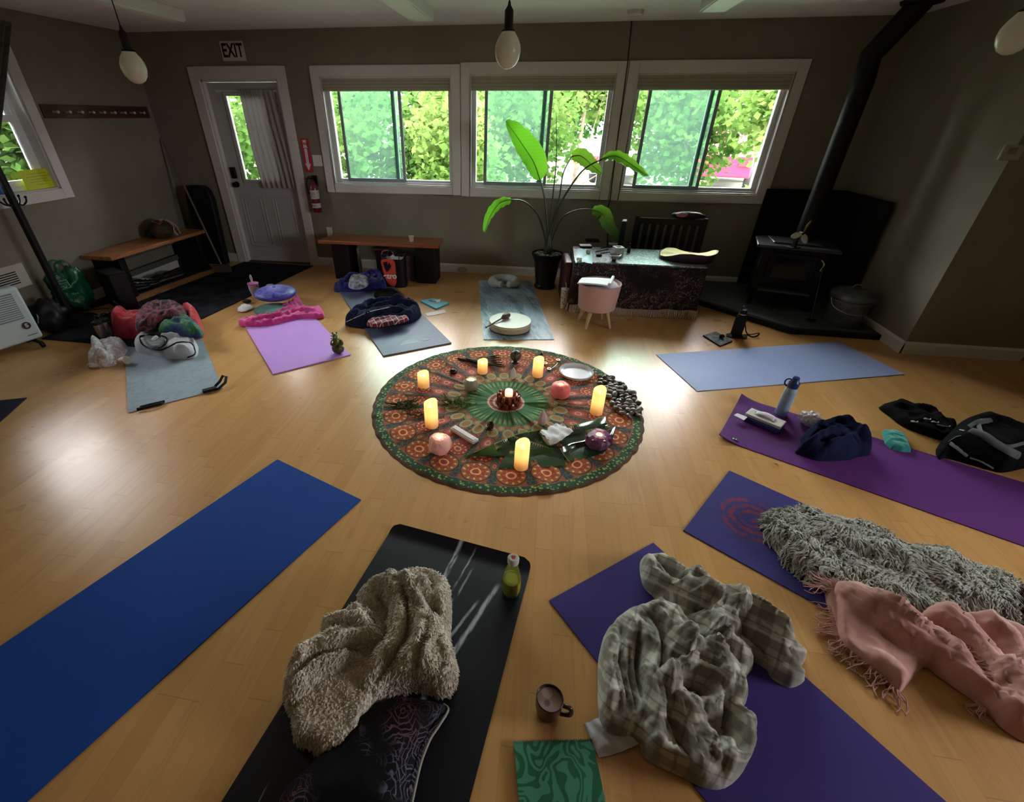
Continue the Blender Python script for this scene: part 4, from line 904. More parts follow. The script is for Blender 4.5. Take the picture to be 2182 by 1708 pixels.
# ================================================================= things on the back wall
m_sign = mat('sign_white', (.55, .55, .52), .5, noise_amt=.02); m_blk = mat('flat_black', (.008, .008, .009), .5); m_redp = mat('sign_red', (.38, .012, .035), .4)
m_white = mat('white_plastic', (.60, .60, .57), .4, noise_amt=.02)
P = wy(497, 109, YB); root = empty('exit_sign', P, 0, 'small white exit sign above the door', 'sign'); mb = MB(); mb.box((-.135, -.012, -.085), (.135, 0, .085)); mb.build('sign_plate', m_sign, root, bevel=.003); text('sign_lettering', 'EXIT', .165, T(0, -.013, 0) @ R(pi/2, 'X'), m_blk, root, sx=.72, bold=.004)
P = wy(654, 331, YB); root = empty('fire_sign', P, 0, 'narrow red fire sign with a white down arrow between door and window', 'sign'); mb = MB(); mb.box((-.05, -.008, -.175), (.05, 0, .175)); mb.build('sign_plate', m_redp, root, bevel=.002)
ms = mat('sign_print_white', (.72, .68, .66), .5); mb = MB()
def pl(mb, pts, y0=-.0095, y1=-.008): mb.prism([(a, b) for a, b in pts], -y1, -y0, R(pi/2, 'X'))
pl(mb, [(-.032, .155), (.032, .155), (.02, .15), (.02, .085), (.032, .078), (-.032, .078), (-.02, .085), (-.02, .15)]); pl(mb, [(-.016, .07), (.016, .07), (.016, -.085), (.036, -.085), (0, -.155), (-.036, -.085), (-.016, -.085)]); mb.build('arrow', ms, root, smooth=False)
text('sign_lettering', 'FIRE', .036, T(0, -.0105, .117) @ R(pi/2, 'X'), m_redp, root, bold=.001); text('sign_lettering', 'EXTINGUISHER', .014, T(0, -.0105, -.01) @ R(pi/2, 'X') @ R(-pi/2), m_redp, root)
P = wy(677, 342, YB); root = empty('light_switch', P, 0, 'white light switch plate beside the red fire sign', 'switch'); mb = MB(); mb.box((-.058, -.007, -.058), (.058, 0, .058)); mb.build('plate', m_white, root, bevel=.003)
for s_ in (-.024, .024): mb = MB(); mb.box((s_-.016, -.011, -.033), (s_+.016, -.006, .033)); mb.build('rocker', m_white, root, bevel=.002)
# fire extinguisher
P = wy(677, 452, YB-.07); root = empty('fire_extinguisher', P, 0, 'red fire extinguisher with white label hanging left of the windows', 'fire extinguisher'); m_er = mat('extinguisher_red', (.13, .006, .014), .3, coat=.3)
mb = MB(); mb.lathe([(0, 0), (.046, 0), (.052, .008), (.052, .27), (.044, .30), (.024, .325), (.02, .34), (0, .34)], 28); mb.build('cylinder', m_er, root, weld=True)
mb = MB(); mb.lathe([(.0528, .155), (.0528, .25)], 28, cap=False); mb.lathe([(.0528, .055), (.0528, .105)], 28, cap=False); mb.build('label', mat('extinguisher_label', (.48, .47, .44), .5, noise_amt=.15, noise_scale=70), root)
text('label_text', 'A B C', .03, T(0, -.0535, .08) @ R(pi/2, 'X'), m_blk, root); mb = MB()
for k in range(4): mb.box((-.03, -.0545, .175+.016*k), (.03-.008*(k % 2), -.0530, .179+.016*k))
mb.build('label_print', m_blk, root, smooth=False)
mb = MB(); mb.lathe([(0, .33), (.018, .33), (.020, .36), (.012, .38), (0, .38)], 14); mb.box((-.012, -.06, .375), (.012, .05, .385)); mb.add(*((lambda b: (b.v, b.f))(MB().box((-.010, -.07, .40), (.010, .02, .408), R(radians(12), 'X'))))); mb.build('valve_handle', M_BLACKMET, root)
mb = MB(); mb.tube(spline([(-.012, 0, .365), (-.05, 0, .375), (-.072, -.01, .33), (-.07, -.015, .25), (-.056, -.015, .20)], 6), .008, 8); mb.build('hose', m_blk, root); mb = MB(); mb.box((-.03, .045, .28), (.03, .07, .40)); mb.build('wall_bracket', M_BLACKMET, root)
P = wy(703, 494, YB); root = empty('wall_outlet', P, 0, 'white wall outlet just above the left end of the back bench', 'outlet'); mb = MB(); mb.box((-.036, -.006, -.058), (.036, 0, .058)); mb.build('plate', m_white, root, bevel=.002)
P = wy(985, 574, YB-.014); root = empty('baseboard_outlet', P, 0, 'round outlet cover set in the back baseboard', 'outlet'); mb = MB(); mb.lathe([(0, 0), (.05, 0), (.047, .006), (0, .007)], 24, M=R(pi/2, 'X'), sx=1.4, sy=.7); mb.build('plate', mat('grey_plate', (.36, .36, .32), .5), root)
# ceiling things
def fixture(px1, px2, pyf, w, L, label):
    a = fl(px1, pyf, ZC-.08); b = fl(px2, pyf, ZC-.08); x0, x1 = a.x, b.x; y1 = (a.y+b.y)/2; root = empty('ceiling_light', ((x0+x1)/2, y1, ZC), 0, label, 'ceiling light', 'boxed strip lights on the ceiling'); hw = (x1-x0)/2
    mb = MB(); mb.box((-hw, -L, -.075), (hw, 0, 0)); mb.build('housing', mat('fixture_white', (.70, .72, .70), .5, noise_amt=.02), root, bevel=.004)
    mb = MB(); mb.box((-hw+.012, -L+.02, -.083), (hw-.012, -.015, -.075)); mb.build('diffuser', mat('fixture_diffuser', (.78, .80, .76), .4, noise_amt=.01), root)
fixture(876, 925, 46, .2, 1.3, 'long white strip light on the ceiling left of the centre bulb'); fixture(1490, 1546, 26, .2, 1.3, 'white strip light on the ceiling right of the smoke alarm')
P = fl(1355, 22, ZC); root = empty('smoke_alarm', P, 0, 'round white smoke alarm on the ceiling above the middle window', 'smoke alarm'); mb = MB(); mb.lathe([(0, -.038), (.045, -.038), (.062, -.028), (.068, -.008), (.068, 0), (0, 0)], 32); mb.build('cover', m_white, root, weld=True, angle=30); mb = MB(); mb.ell((.01, -.03, -.038), (.004, .004, .003), 8, 6); mb.build('indicator', m_white, root)
q = [wy(1346, 48, YB-.012), wy(1338, 130, YB-.036), wy(1318, 280, YB-.036), wy(1300, 425, YB-.036), wy(1296, 440, YB-.012), wy(1294, 540, YB-.012)]; q[0].z = ZC-.001
mb = MB(); mb.tube(q, .005, 7); tag(mb.build('power_cord', m_blk), 'black cord running down the back wall between the middle and right windows', 'cord')
# pendants
def pendant(x, y, label, dz=0):
    root = empty('pendant_light', (x, y, ZC), 0, label, 'pendant light', 'black-socket bulb pendants'); zb = 1.95+dz
    mb = MB(); mb.lathe([(0, 0), (.05, 0), (.045, -.02), (.01, -.03), (0, -.03)], 20); mb.build('ceiling_rose', m_blk, root)
    mb = MB(); mb.tube([(0, 0, -.02), (0, 0, zb+.225-ZC)], .0035, 7); mb.build('cord', m_blk, root)
    mb = MB(); mb.lathe([(0, .235), (.006, .232), (.010, .212), (.026, .19), (.027, .105), (.040, .100), (.042, .094), (0, .094)], 24, c=(0, 0, zb-ZC+.045)); mb.build('socket', m_blk, root, weld=True)
    mb = MB(); mb.lathe([(.0, -.092), (.024, -.088), (.050, -.072), (.070, -.044), (.080, -.008), (.078, .024), (.064, .056), (.044, .084), (.040, .090), (0, .090)], 32, c=(0, 0, zb-ZC+.045)); mb.build('bulb', mat('opal_glass', (.62, .64, .55), .25, noise_amt=.02, sss=.3), root, weld=True)
P = wy(1082, 105, 3.5); pendant(P.x, 3.5, 'opal bulb pendant hanging in front of the middle window', .01); pendant(P.x-2.62, 3.5, 'opal bulb pendant hanging near the left wall', -.055); pendant(P.x+2.72, 3.50, 'opal bulb pendant cut off at the right edge', .05)
fixture(368, 399, 47, .12, 1.6, 'narrow grey strip light on the ceiling at the upper left')
# ================================================================= left wall things
def m_wood(name, a, b, f=9, rough=.4, axis='x', coat=.1):
    t = NT(name); c = t.co(); x, y, z = t.sep(c); v_ = t.comb(x*2, y*f*3, z*f*3) if axis == 'x' else t.comb(x*f*3, y*2, z*f*3)
    n = t.noise(v_, 1.5, 5, .6, 1.0); return t.bsdf(t.mix(n.ss(.35, .65), a, b), rough, 0, t.bump(n, .1, .002), .5, coat=coat)
W_CHERRY = m_wood('cherry_board', (.20, .055, .018), (.31, .10, .032), 9); W_DARK = m_wood('dark_board', (.045, .016, .008), (.075, .028, .014), 9, axis='y'); W_CHERRY_Y = m_wood('red_pine_board', (.30, .115, .045), (.46, .20, .085), 7, axis='y')
rk0, rk1 = wx(84, 229, XL), wx(338, 243, XL); rk1.y = min(rk1.y, YB-.08); root = empty('coat_rack', (XL, rk0.y, 1.69), 0, 'dark wooden coat rack with pale pegs on the left wall', 'coat rack'); L = rk1.y-rk0.y
mb = MB(); mb.box((0, 0, -.055), (.022, L, .055)); mb.build('board', W_DARK, root, bevel=.004)
for k, px in enumerate((116, 143, 169, 194, 217, 240, 262, 282, 303)):
    p = wx(px, 236+k*1.0, XL+.04); mb = MB(); mb.lathe([(0, 0), (.010, 0), (.0075, .03), (.012, .045), (.014, .056), (.008, .064), (0, .065)], 14, M=R(pi/2, 'Y'), c=(0, 0, 0)); mb.v = [(v[0]+.02, v[1]+p.y-rk0.y, v[2]-.005) for v in mb.v]; mb.build('peg', mat('peg_cream', (.50, .46, .40), .3), root)
# register vent and heater
a, b = wx(62, 596, XL), wx(0, 566, XL); root = empty('wall_vent', (XL, a.y, a.z), 0, 'cream slotted vent low on the left wall behind the heater', 'vent'); mb = MB(); mb.box((0, -.62, -.04), (.02, .0, .16)); mb.build('cover', mat('vent_cream', (.50, .49, .42), .5), root, bevel=.004)
mb = MB()
for k in range(6): mb.box((.019, -.56, .002+k*.019), (.0215, -.09, .011+k*.019))
mb.build('slot', m_blk, root, smooth=False)
hb = fl(80, 712, .06); root = empty('heater', (hb.x, hb.y, 0), 0, 'white convection heater on castors with a round sticker at the left edge', 'heater'); ang = atan2(fl(0, 737, .06).y-hb.y, fl(0, 737, .06).x-hb.x); root.rotation_euler[2] = ang; m_ht = mat('heater_white', (.52, .60, .64), .35, noise_amt=.02)
mb = MB(); mb.box((0, 0, .06), (.62, .11, .50)); mb.build('body', m_ht, root, bevel=.022, bseg=4)
def hpt(x, z): return (x, -.0, z)
side = 1 if (Matrix.Rotation(ang, 3, 'Z') @ Vector((0, 1, 0))).dot(Vector((0, 0, 0))-hb) < 0 else -1
yf = -.003 if side > 0 else .113; sg = -1 if side > 0 else 1
mb = MB(); mb.box((.06, min(yf, yf+sg*.004), .25), (.58, max(yf, yf+sg*.004), .46)); mb.build('grille_panel', mat('heater_grille', (.20, .24, .26), .5), root, bevel=.002); mb = MB()
for k in range(12): mb.box((.065, min(yf+sg*.003, yf+sg*.009), .262+k*.0163), (.575, max(yf+sg*.003, yf+sg*.009), .269+k*.0163))
mb.build('grille_bars', m_ht, root, smooth=False)
mb = MB(); mb.lathe([(0, 0), (.030, 0), (.030, .002), (0, .002)], 24, M=T(.075, yf+(0 if sg < 0 else .002), .19) @ R(pi/2, 'X')); st = mb.build('sticker', mat('sticker_plum', (.05, .012, .03), .4), root); Ms = T(.075, yf+sg*.004, .19) @ R(pi/2, 'X') @ (R(pi, 'Y') if sg > 0 else Matrix.Identity(4)); text('sticker_mark', 'S', .045, Ms, m_sign, st, bold=.002)
mb = MB(); mb.box((.03, min(yf, yf+sg*.002), .105), (.10, max(yf, yf+sg*.002), .112)); mb.build('nameplate', mat('nameplate_grey', (.15, .18, .2), .4), root)
for x in (.06, .54): mb = MB(); mb.tube([(x, -.06, .04), (x, .17, .04)], .014, 8); mb.tube([(x, .055, .04), (x, .055, .075)], .02, 8); mb.build('foot_bar', m_blk, root); 
for x in (.06, .54):
    for y in (-.06, .17): mb = MB(); mb.lathe([(0, -.012), (.024, -.012), (.024, .012), (0, .012)], 16, M=T(x, y, .0245) @ R(pi/2, 'Y')); mb.build('castor', m_blk, root)
# window sill things
zs = LWO[2]+.002; P = wx(45, 400, XL-.06); root = empty('spray_bottle', (XL-.055, 3.62, LWO[2]+.012), 0, 'small blue bottle with a black top standing on the left window sill', 'bottle')
mb = MB(); mb.lathe([(0, 0), (.034, 0), (.036, .01), (.036, .10), (.028, .13), (.012, .145), (.012, .16), (0, .16)], 24); mb.build('body', mat('blue_gel', (.06, .24, .62), .15, trans=.3), root, weld=True); mb = MB(); mb.lathe([(0, .158), (.015, .158), (.015, .18), (.006, .185), (.006, .20), (0, .20)], 16); mb.box((-.008, -.03, .197), (.008, .012, .21)); mb.build('pump', m_blk, root)
a = wx(62, 372, XL-.03); b = wx(115, 402, XL-.03); root = empty('yellow_notice', (XL-.035, (a.y+b.y)/2, LWO[2]+.014), 0, 'bright yellow notice propped on the left window sill', 'notice'); my = mat('yellow_card', (.62, .70, .02), .5, emit=(.6, .7, .02), estr=0)
mb = MB(); mb.box((-.002, -.15, 0), (.002, .15, .16), R(radians(-8), 'Y')); o = mb.build('card', my, root, bevel=.0008)
mb = MB()
for k, w_ in enumerate((.05, .10, .08, .11, .09)): mb.box((.0022, -w_, .035+.022*k), (.0030, w_, .038+.022*k), R(radians(-8), 'Y'))
mb.build('printed_lines', mat('print_olive', (.20, .22, .02), .6), o, smooth=False)
# ---------------------------------------------------------------- coat stand with a hanging coat
pb = Vector((-4.30, 3.46, 0)); q = ray(93, 562); s_ = .0
pb = fl(148, 668, 0)*.955; root = empty('coat_stand', pb, 0, 'black coat stand with curved hooks at the left edge', 'coat stand')
tx = topz(pb, 60, 500); mb = MB(); mb.lathe([(0, 0), (.20, 0), (.20, .012), (.05, .03), (.035, .06), (0, .06)], 32); mb.build('base', m_blk, root, weld=True); mb = MB(); mb.tube([(0, 0, .03), (0, 0, 1.95)], .030, 16); mb.ell((0, 0, 1.96), (.035, .035, .035)); mb.build('pole', m_blk, root)
for zz, n_ in ((1.05, 4), (1.85, 4)):
    for k in range(n_):
        a = k*pi/2+.4; mb = MB(); mb.tube(spline([(.0, 0, zz), (.05*cos(a), .05*sin(a), zz-.025), (.09*cos(a), .09*sin(a), zz), (.10*cos(a), .10*sin(a), zz+.03)], 5), .007, 8); mb.ell((.10*cos(a), .10*sin(a), zz+.035), (.011, .011, .011), 10, 8); mb.build('hook', m_blk, root)
def drape(name, P, w, h, m, label, seed, parent=None, tilt=0, wid=None):
    mb = MB()
    def fn(u, v):
        a = 2*pi*u; ww = w*(.45+.55*min(1, v*2.2))*(1+.1*sin(v*5+seed)); r = 1+.16*sin(a*5+seed)+.08*sin(a*11+v*4); bot = 1-.06*(1+sin(a*3+seed))
        if v > .93: ww *= 1-(v-.93)*4
        return (P[0]+ww*r*cos(a), P[1]+ww*r*.55*sin(a), P[2]-h*v*bot)
    mb.grid(fn, 60, 26, True); o = mb.build(name, m, parent, angle=180); return tag(o, label, name) if parent is None else o
# ---------------------------------------------------------------- benches
def bench(name, c4, top, th, m, label, legs, lm, legw=.09):
    """c4: the four top corners on the plan, legs: list of plan rectangles"""
    cx, cy = sum(p[0] for p in c4)/4, sum(p[1] for p in c4)/4; root = empty(name, (cx, cy, 0), 0, label, 'bench')
    mb = MB(); mb.prism([(p[0]-cx, p[1]-cy) for p in c4], top-th, top); mb.build('bench_top', m, root, bevel=.006)
    for l in legs: mb = MB(); mb.box((l[0]-cx, l[1]-cy, 0), (l[2]-cx, l[3]-cy, top-th)); mb.build('leg', lm, root, bevel=.005)
    return root, cx, cy
W_BLACK = mat('black_stained_wood', (.008, .007, .006), .45, bump=.2, bscale=60)
r_, cx, cy = bench('bench', [(-4.66, 3.98), (-4.30, 3.98), (-4.22, 5.34), (-4.64, 5.34)], .46, .04, W_CHERRY_Y, 'reddish plank bench along the left wall', [(-4.62, 4.08, -4.33, 4.16), (-4.62, 5.20, -4.27, 5.28)], W_BLACK)
mb = MB(); mb.box((-4.64-cx, 4.16-cy, .30), (-4.62-cx, 5.22-cy, .42)); mb.box((-4.64-cx, 4.16-cy, .11), (-4.615-cx, 5.22-cy, .17)); mb.build('back_rail', mat('grey_rail', (.10, .11, .10), .6), r_, smooth=False)
x0, x1 = wy(684, 513, 5.06).x, wy(943, 515, 5.06).x; r_, cx, cy = bench('bench', [(-2.60, 5.05), (-1.17, 5.05), (-1.19, 5.40), (-2.545, 5.40)], .455, .038, W_CHERRY, 'cherry wood bench against the wall under the left window', [(-2.47, 5.10, -2.26, 5.37), (-1.46, 5.10, -1.23, 5.37)], W_BLACK)
P = fl(877, 514, .455); mb = MB(); mb.lathe([(0, 0), (.022, 0), (.030, .058), (.032, .060), (.028, .057), (.0205, .004), (0, .004)], 24); tag(mb.build('paper_cup', mat('paper_cup_print', (.62, .58, .50), .6, noise_amt=.2, noise_scale=120), loc=P, weld=True), 'small white paper cup on the cherry wood bench', 'cup')
# under the back bench
def crate(name, P, sz_, m, label, cat, rz=0, bev=.006):
    mb = MB(); mb.cbox((0, 0, sz_[2]/2), sz_); o = mb.build(name, m, bevel=bev, loc=P, rz=rz); return tag(o, label, cat)
root = empty('storage_box', (-1.62, 5.27, 0), 0, 'grey-purple lidded box under the right end of the cherry bench', 'box'); mb = MB(); mb.cbox((-.02, 0, .13), (.27, .2, .26)); mb.build('box_body', mat('mauve_card', (.10, .07, .09), .7), root, bevel=.006); mb = MB(); mb.cbox((-.02, 0, .275), (.28, .21, .03)); mb.build('lid', mat('brown_card', (.09, .05, .04), .7), root, bevel=.004)
root = empty('storage_box', (-1.90, 5.28, 0), 0, 'dark box with a wide lid behind the red shopping bag', 'box'); mb = MB(); mb.cbox((0, 0, .17), (.13, .2, .34)); mb.build('box_body', W_BLACK, root, bevel=.004); mb = MB(); mb.cbox((-.01, 0, .35), (.20, .22, .018)); mb.build('lid', mat('brown_card', (.09, .05, .04), .7), root)
tag_o = crate('folder', (-2.22, 5.30, 0), (.010, .16, .34), mat('pale_folder', (.34, .37, .34), .6), 'pale folder standing upright behind the left bench leg', 'folder', radians(12), .002)
# shopping bag
def bag(name, P, w, d, h, m, label, rz=0, seed=0, open_=.75, mats2=None, cat='bag'):
    root = empty(name, P, rz, label, cat); mb = MB()
    def fn(u, v):
        a = 2*pi*u; c_, s_ = cos(a), sin(a); p = 5 if v < .8 else 4; r = (abs(c_)**p+abs(s_)**p)**(-1/p); z = h*v
        k = 1-.05*sin(v*pi)+.03*noise.noise(Vector((c_*2, s_*2, v*3+seed))); lean = .03*v
        return (w/2*r*c_*k+lean*.2, d/2*r*s_*k*(1-.12*v), z+(.02*sin(a*2+seed) if v > .95 else 0))
    mb.grid(fn, 56, 20, True); mb.prism([fn(i/56, 0)[:2] for i in range(56)], 0, .004); mb.build('bag_body', m, root, angle=60, solid=.003); return root
P = fl(838, 612, 0); m_bag = mat('black_bag_fabric', (.012, .010, .012), .6, bump=.3, bscale=40)
root = bag('shopping_bag', P+Vector((0, .10, 0)), .27, .22, .33, m_bag, 'black and red reusable shopping bag in front of the cherry bench', radians(8), 1)
mb = MB(); pts = spline([(-.112, -.1145, .315), (.02, -.1165, .315), (.035, -.1165, .18), (.03, -.1165, .06), (-.01, -.116, .02), (-.07, -.1155, .06), (-.10, -.115, .16), (-.115, -.1145, .24)], 5, True)
mb.add([(p.x, p.y-.001, p.z) for p in pts]+[(p.x, p.y-.0035, p.z) for p in pts], [tuple(range(len(pts)))[::-1], tuple(range(len(pts), 2*len(pts)))]+[(i, (i+1) % len(pts), len(pts)+(i+1) % len(pts), len(pts)+i) for i in range(len(pts))]); mb.build('red_print', mat('bag_print_red', (.62, .06, .045), .5), root, smooth=False)
text('bag_lettering', 'etro', .085, T(-.035, -.1225, .135) @ R(pi/2, 'X'), mat('bag_print_white', (.8, .78, .76), .5), root, bold=.003)
mb = MB(); mb.prism([(-.085, .22), (-.10, .29), (-.05, .30), (-.055, .25), (-.03, .29), (-.01, .25), (-.045, .20), (-.07, .185)], .121, .123, R(pi/2, 'X')); mb.build('print_shadow_figure', m_blk, root, smooth=False)
for yy in (-.10, .10): mb = MB(); mb.tube(spline([(-.07, yy, .30), (-.06, yy*.9, .37), (0, yy*.6, .40), (.07, yy*.9, .37), (.08, yy, .30)], 6), .007, 6, flat=.5); mb.build('handle', m_bag, root)
mb = MB(); mb.grid(lambda u, v: ((u-.5)*.21, (v-.5)*.16, .305+.03*noise.noise(Vector((u*6, v*6, 2)))), 16, 12); mb.build('contents_cloth', mat('white_cotton', (.60, .62, .66), .9), root, angle=180)
root = bag('shopping_bag', P+Vector((-.10, .27, 0)), .22, .13, .30, m_bag, 'black bag with a pink rim tucked behind the red shopping bag', radians(-6), 5); mb = MB(); mb.tube(spline([(-.08, -.05, .29), (-.05, -.06, .35), (.05, -.05, .35), (.08, -.05, .29)], 6), .008, 6); mb.build('handle', mat('pink_strap', (.35, .10, .14), .6), root)
# ---------------------------------------------------------------- left corner things
root = empty('storage_bin', (-4.20, 3.86, 0), radians(-28), 'black storage bin with two white labels at the near end of the left bench', 'bin')
mb = MB(); mb.cbox((-.04, -.02, .18), (.34, .16, .36)); mb.build('bin_body', m_blk, root, bevel=.012)
for k, (x, w_) in enumerate(((-.03, .05), (.05, .03))): mb = MB(); mb.box((x, -.102, .06), (x+w_, -.100, .085)); mb.build('label', m_sign, root)
def shoe(x, y, rz, m, label, stripes=True, grp='shoes under the left bench', s=1.0):
    root = empty('shoe', (x, y, .011), rz, label, 'shoe', grp); mb = MB()
    def fn(u, v):
        a = 2*pi*u; t_ = v; w = .045*(1-.25*t_)*(sin(pi*(t_*.92+.04))**.35); hh = (.055+.045*(1-t_)**2)*(sin(pi*(t_*.9+.05))**.4); z = hh*(.5+.5*sin(a)); return (w*cos(a)*s, (t_-.5)*.27*s, (.012+max(0, z))*s)
    mb.grid(fn, 24, 20, True); mb.build('upper', m, root); mb = MB(); mb.ell((0, 0, .008*s), (.047*s, .138*s, .010*s), 20, 8); mb.build('sole', mat('sole_grey', (.16, .16, .15), .7), root)
    if stripes: mb = MB(); mb.box((-.03*s, -.02*s, .078*s), (.03*s, .0, .082*s)); mb.box((-.028*s, .02*s, .068*s), (.028*s, .04*s, .072*s)); mb.tube([(0, -.04*s, .088*s), (0, .09*s, .055*s)], .006*s, 6); mb.build('laces', m_sign, root)
    return root
m_sh = mat('black_shoe_leather', (.012, .012, .013), .4)
for k, (px, py, rz) in enumerate(((292, 618, .5), (313, 610, .5), (345, 600, 1.2), (372, 592, 1.0))): p = fl(px, py, 0); shoe(max(p.x, XL+.12), p.y, rz-1.2, m_sh, ['black shoe with pale laces nearest the storage bin', 'black shoe with pale laces, second from the storage bin', 'plain black shoe in the dark middle under the left bench', 'plain black shoe towards the far end under the left bench'][k], k < 2)
# backpack and cap on the bench
m_bp = fabric('olive_brown_canvas', (.045, .030, .018), (.07, .045, .025)); P = fl(347, 506, .46)
root = empty('backpack', P+Vector((-.10, .02, 0)), radians(20), 'small brown backpack with pale straps lying on the left bench', 'backpack'); root.location.x = max(root.location.x, -4.42)
mb = MB(); mb.ell((0, 0, .085), (.13, .15, .095), 26, 16, fn=lambda d: 1+.12*noise.noise(d*2.4)); mb.build('pack_body', m_bp, root); m_ps = mat('cream_strap', (.42, .38, .32), .7)
mb = MB(); mb.tube(spline([(.05, .10, .16), (.11, .06, .13), (.13, 0, .07), (.14, .04, .01)], 6), .014, 6, flat=.35); mb.build('strap', m_ps, root); mb = MB(); mb.tube(spline([(.0, .02, .185), (.06, .08, .17), (.12, .12, .10), (.15, .10, .01)], 6), .014, 6, flat=.35); mb.build('strap', m_ps, root)
mb = MB(); mb.grid(lambda u, v: (-.04+.10*u, -.08+.14*v, .175+.015*sin(u*6+v*9)), 10, 10); mb.build('pink_flap', mat('pink_lining', (.45, .09, .13), .7), root, solid=.003)
P = fl(315, 506, .46); mb = MB(); mb.ell((0, 0, .045), (.085, .075, .055), 20, 12, fn=lambda d: 1+.1*noise.noise(d*3)); o = mb.build('beanie', fabric('charcoal_knit', (.03, .035, .035))); o.location = (max(P.x, -4.5), P.y, .465); tag(o, 'charcoal knitted hat beside the brown backpack', 'hat')
# broom, tall black case
a = wx(358, 308, XL+.03); b = wx(468, 575, -4.0); root = empty('broom', (-3.96, 5.10, 0), 0, 'long-handled broom leaning in the corner beyond the bench', 'broom'); tp = Vector((XL+.06, YB-.05, 1.42))-root.location
mb = MB(); mb.tube([(0, 0, .10), tp], .012, 10); mb.build('handle', mat('broom_handle', (.14, .12, .09), .5), root); mb = MB(); mb.prism([(-.10, -.02), (.10, -.02), (.10, .02), (-.10, .02)], 0, .09, R(.2)); mb.build('bristles', mat('broom_bristles', (.06, .05, .035), .9), root)
root = empty('padded_case', (-4.30, 5.46, 0), 0, 'tall black padded case standing in the corner left of the door', 'case'); mb = MB(); pts = [(-.17, 0), (.17, 0), (.18, .78), (.15, .90), (.08, .94), (-.08, .94), (-.15, .90), (-.18, .78)]
mb.prism(pts, -.05, .05, R(radians(86), 'X')); mb.v = [(x, y, max(z, 0)) for x, y, z in mb.v]; mb.build('case_body', m_blk, root, bevel=.02, bseg=3); mb = MB(); mb.tube(spline([(-.06, -.06, .80), (-.05, -.09, .83), (.05, -.09, .83), (.06, -.06, .80)], 5), .01, 8); mb.build('handle', m_blk, root)
# green carrier bag and black bags
def softbag(name, P, r, m, label, cat, seed, sx=1., parts=None, n=40, mm=24, amp=.22):
    root = empty(name, P, 0, label, cat); mb = MB()
    def f(d): return 1+amp*noise.noise(d*1.6+Vector((seed, 0, 0)))+amp*.5*abs(noise.noise(d*4.2+Vector((0, seed, 0))))
    mb.ell((0, 0, r[2]), r, n, mm, fn=f); mb.v = [(x, y, max(z, .0)) for x, y, z in mb.v]; mb.build('bag_body', m, root, angle=180); return root
P = fl(158, 648, 0)*.97; m_gb = mat('green_polythene', (.006, .10, .04), .35, noise_amt=.2, noise_scale=12, bump=.6, bscale=14, bdist=.03)
gx, gy = P.x+.05, P.y; root = softbag('carrier_bag', (gx, gy, 0), (.13, .15, .19), m_gb, 'crumpled green carrier bag with a square white logo beside the coat stand', 'bag', 3, amp=.5, n=60, mm=40)
for s2 in (-1, 1): mb = MB(); mb.tube(spline([(.03*s2, -.08, .37), (.04*s2, -.06, .47), (.05*s2, .04, .47), (.03*s2, .08, .36)], 6), .016, 7, flat=.3); mb.build('handle', m_gb, root)
dirc = (Vector((0, 0, CAMZ))-Vector((gx, gy, .28))).normalized(); rz = atan2(dirc.y, dirc.x); Mz = R(rz+pi/2) @ T(-.045, -.172, .30) @ R(pi/2, 'X') @ R(radians(8)); mlg = mat('logo_pale_green', (.22, .48, .34), .5)
mb = MB(); 
for (xa, ya, xb, yb) in ((-.05, -.04, .05, -.035), (-.05, .035, .05, .04), (-.05, -.04, -.045, .04), (.045, -.04, .05, .04)): mb.box((xa, ya, 0), (xb, yb, .002), Mz)
lg = mb.build('logo_square', mlg, root, smooth=False); text('logo_text', 'FRESH', .026, Mz @ T(0, .012, .001), mlg, lg); text('logo_text', 'MKT', .03, Mz @ T(0, -.016, .001), mlg, lg)
P = fl(112, 690, 0)*.965; root = softbag('duffel_bag', (P.x, P.y, 0), (.11, .14, .13), m_blk, 'black bag slumped at the foot of the coat stand pole', 'bag', 7, amp=.5); mb = MB(); mb.tube(spline([(.05, -.12, .20), (.07, -.14, .17), (.06, -.15, .13)], 5), .006, 6); mb.build('buckle', mat('steel', (.5, .5, .5), .25, metal=1), root)
P = fl(182, 664, 0); root = empty('sunglasses', P, radians(25), 'dark glasses glinting on the floor at the foot of the coat stand', 'glasses')
for s2 in (-.032, .032): mb = MB(); mb.ell((s2, 0, .02), (.027, .005, .019), 16, 8); mb.build('lens', mat('glossy_lens', (.02, .02, .03), .05, spec=1), root)
mb = MB(); mb.tube([(-.06, 0, .025), (-.06, .10, .02)], .003, 6); mb.tube([(.06, 0, .025), (.06, .10, .02)], .003, 6); mb.tube([(-.01, 0, .026), (.01, 0, .026)], .003, 6); mb.build('frame', m_blk, root)
p0, p1 = fl(196, 660, .003), fl(232, 657, .003); mb = MB(); mb.tube(spline([p0, p0.lerp(p1, .5)+Vector((0, .02, 0)), p1], 6), .005, 6, flat=.5); tag(mb.build('loose_strap', m_strap), 'black strap end trailing across the floor by the boot mat', 'strap')
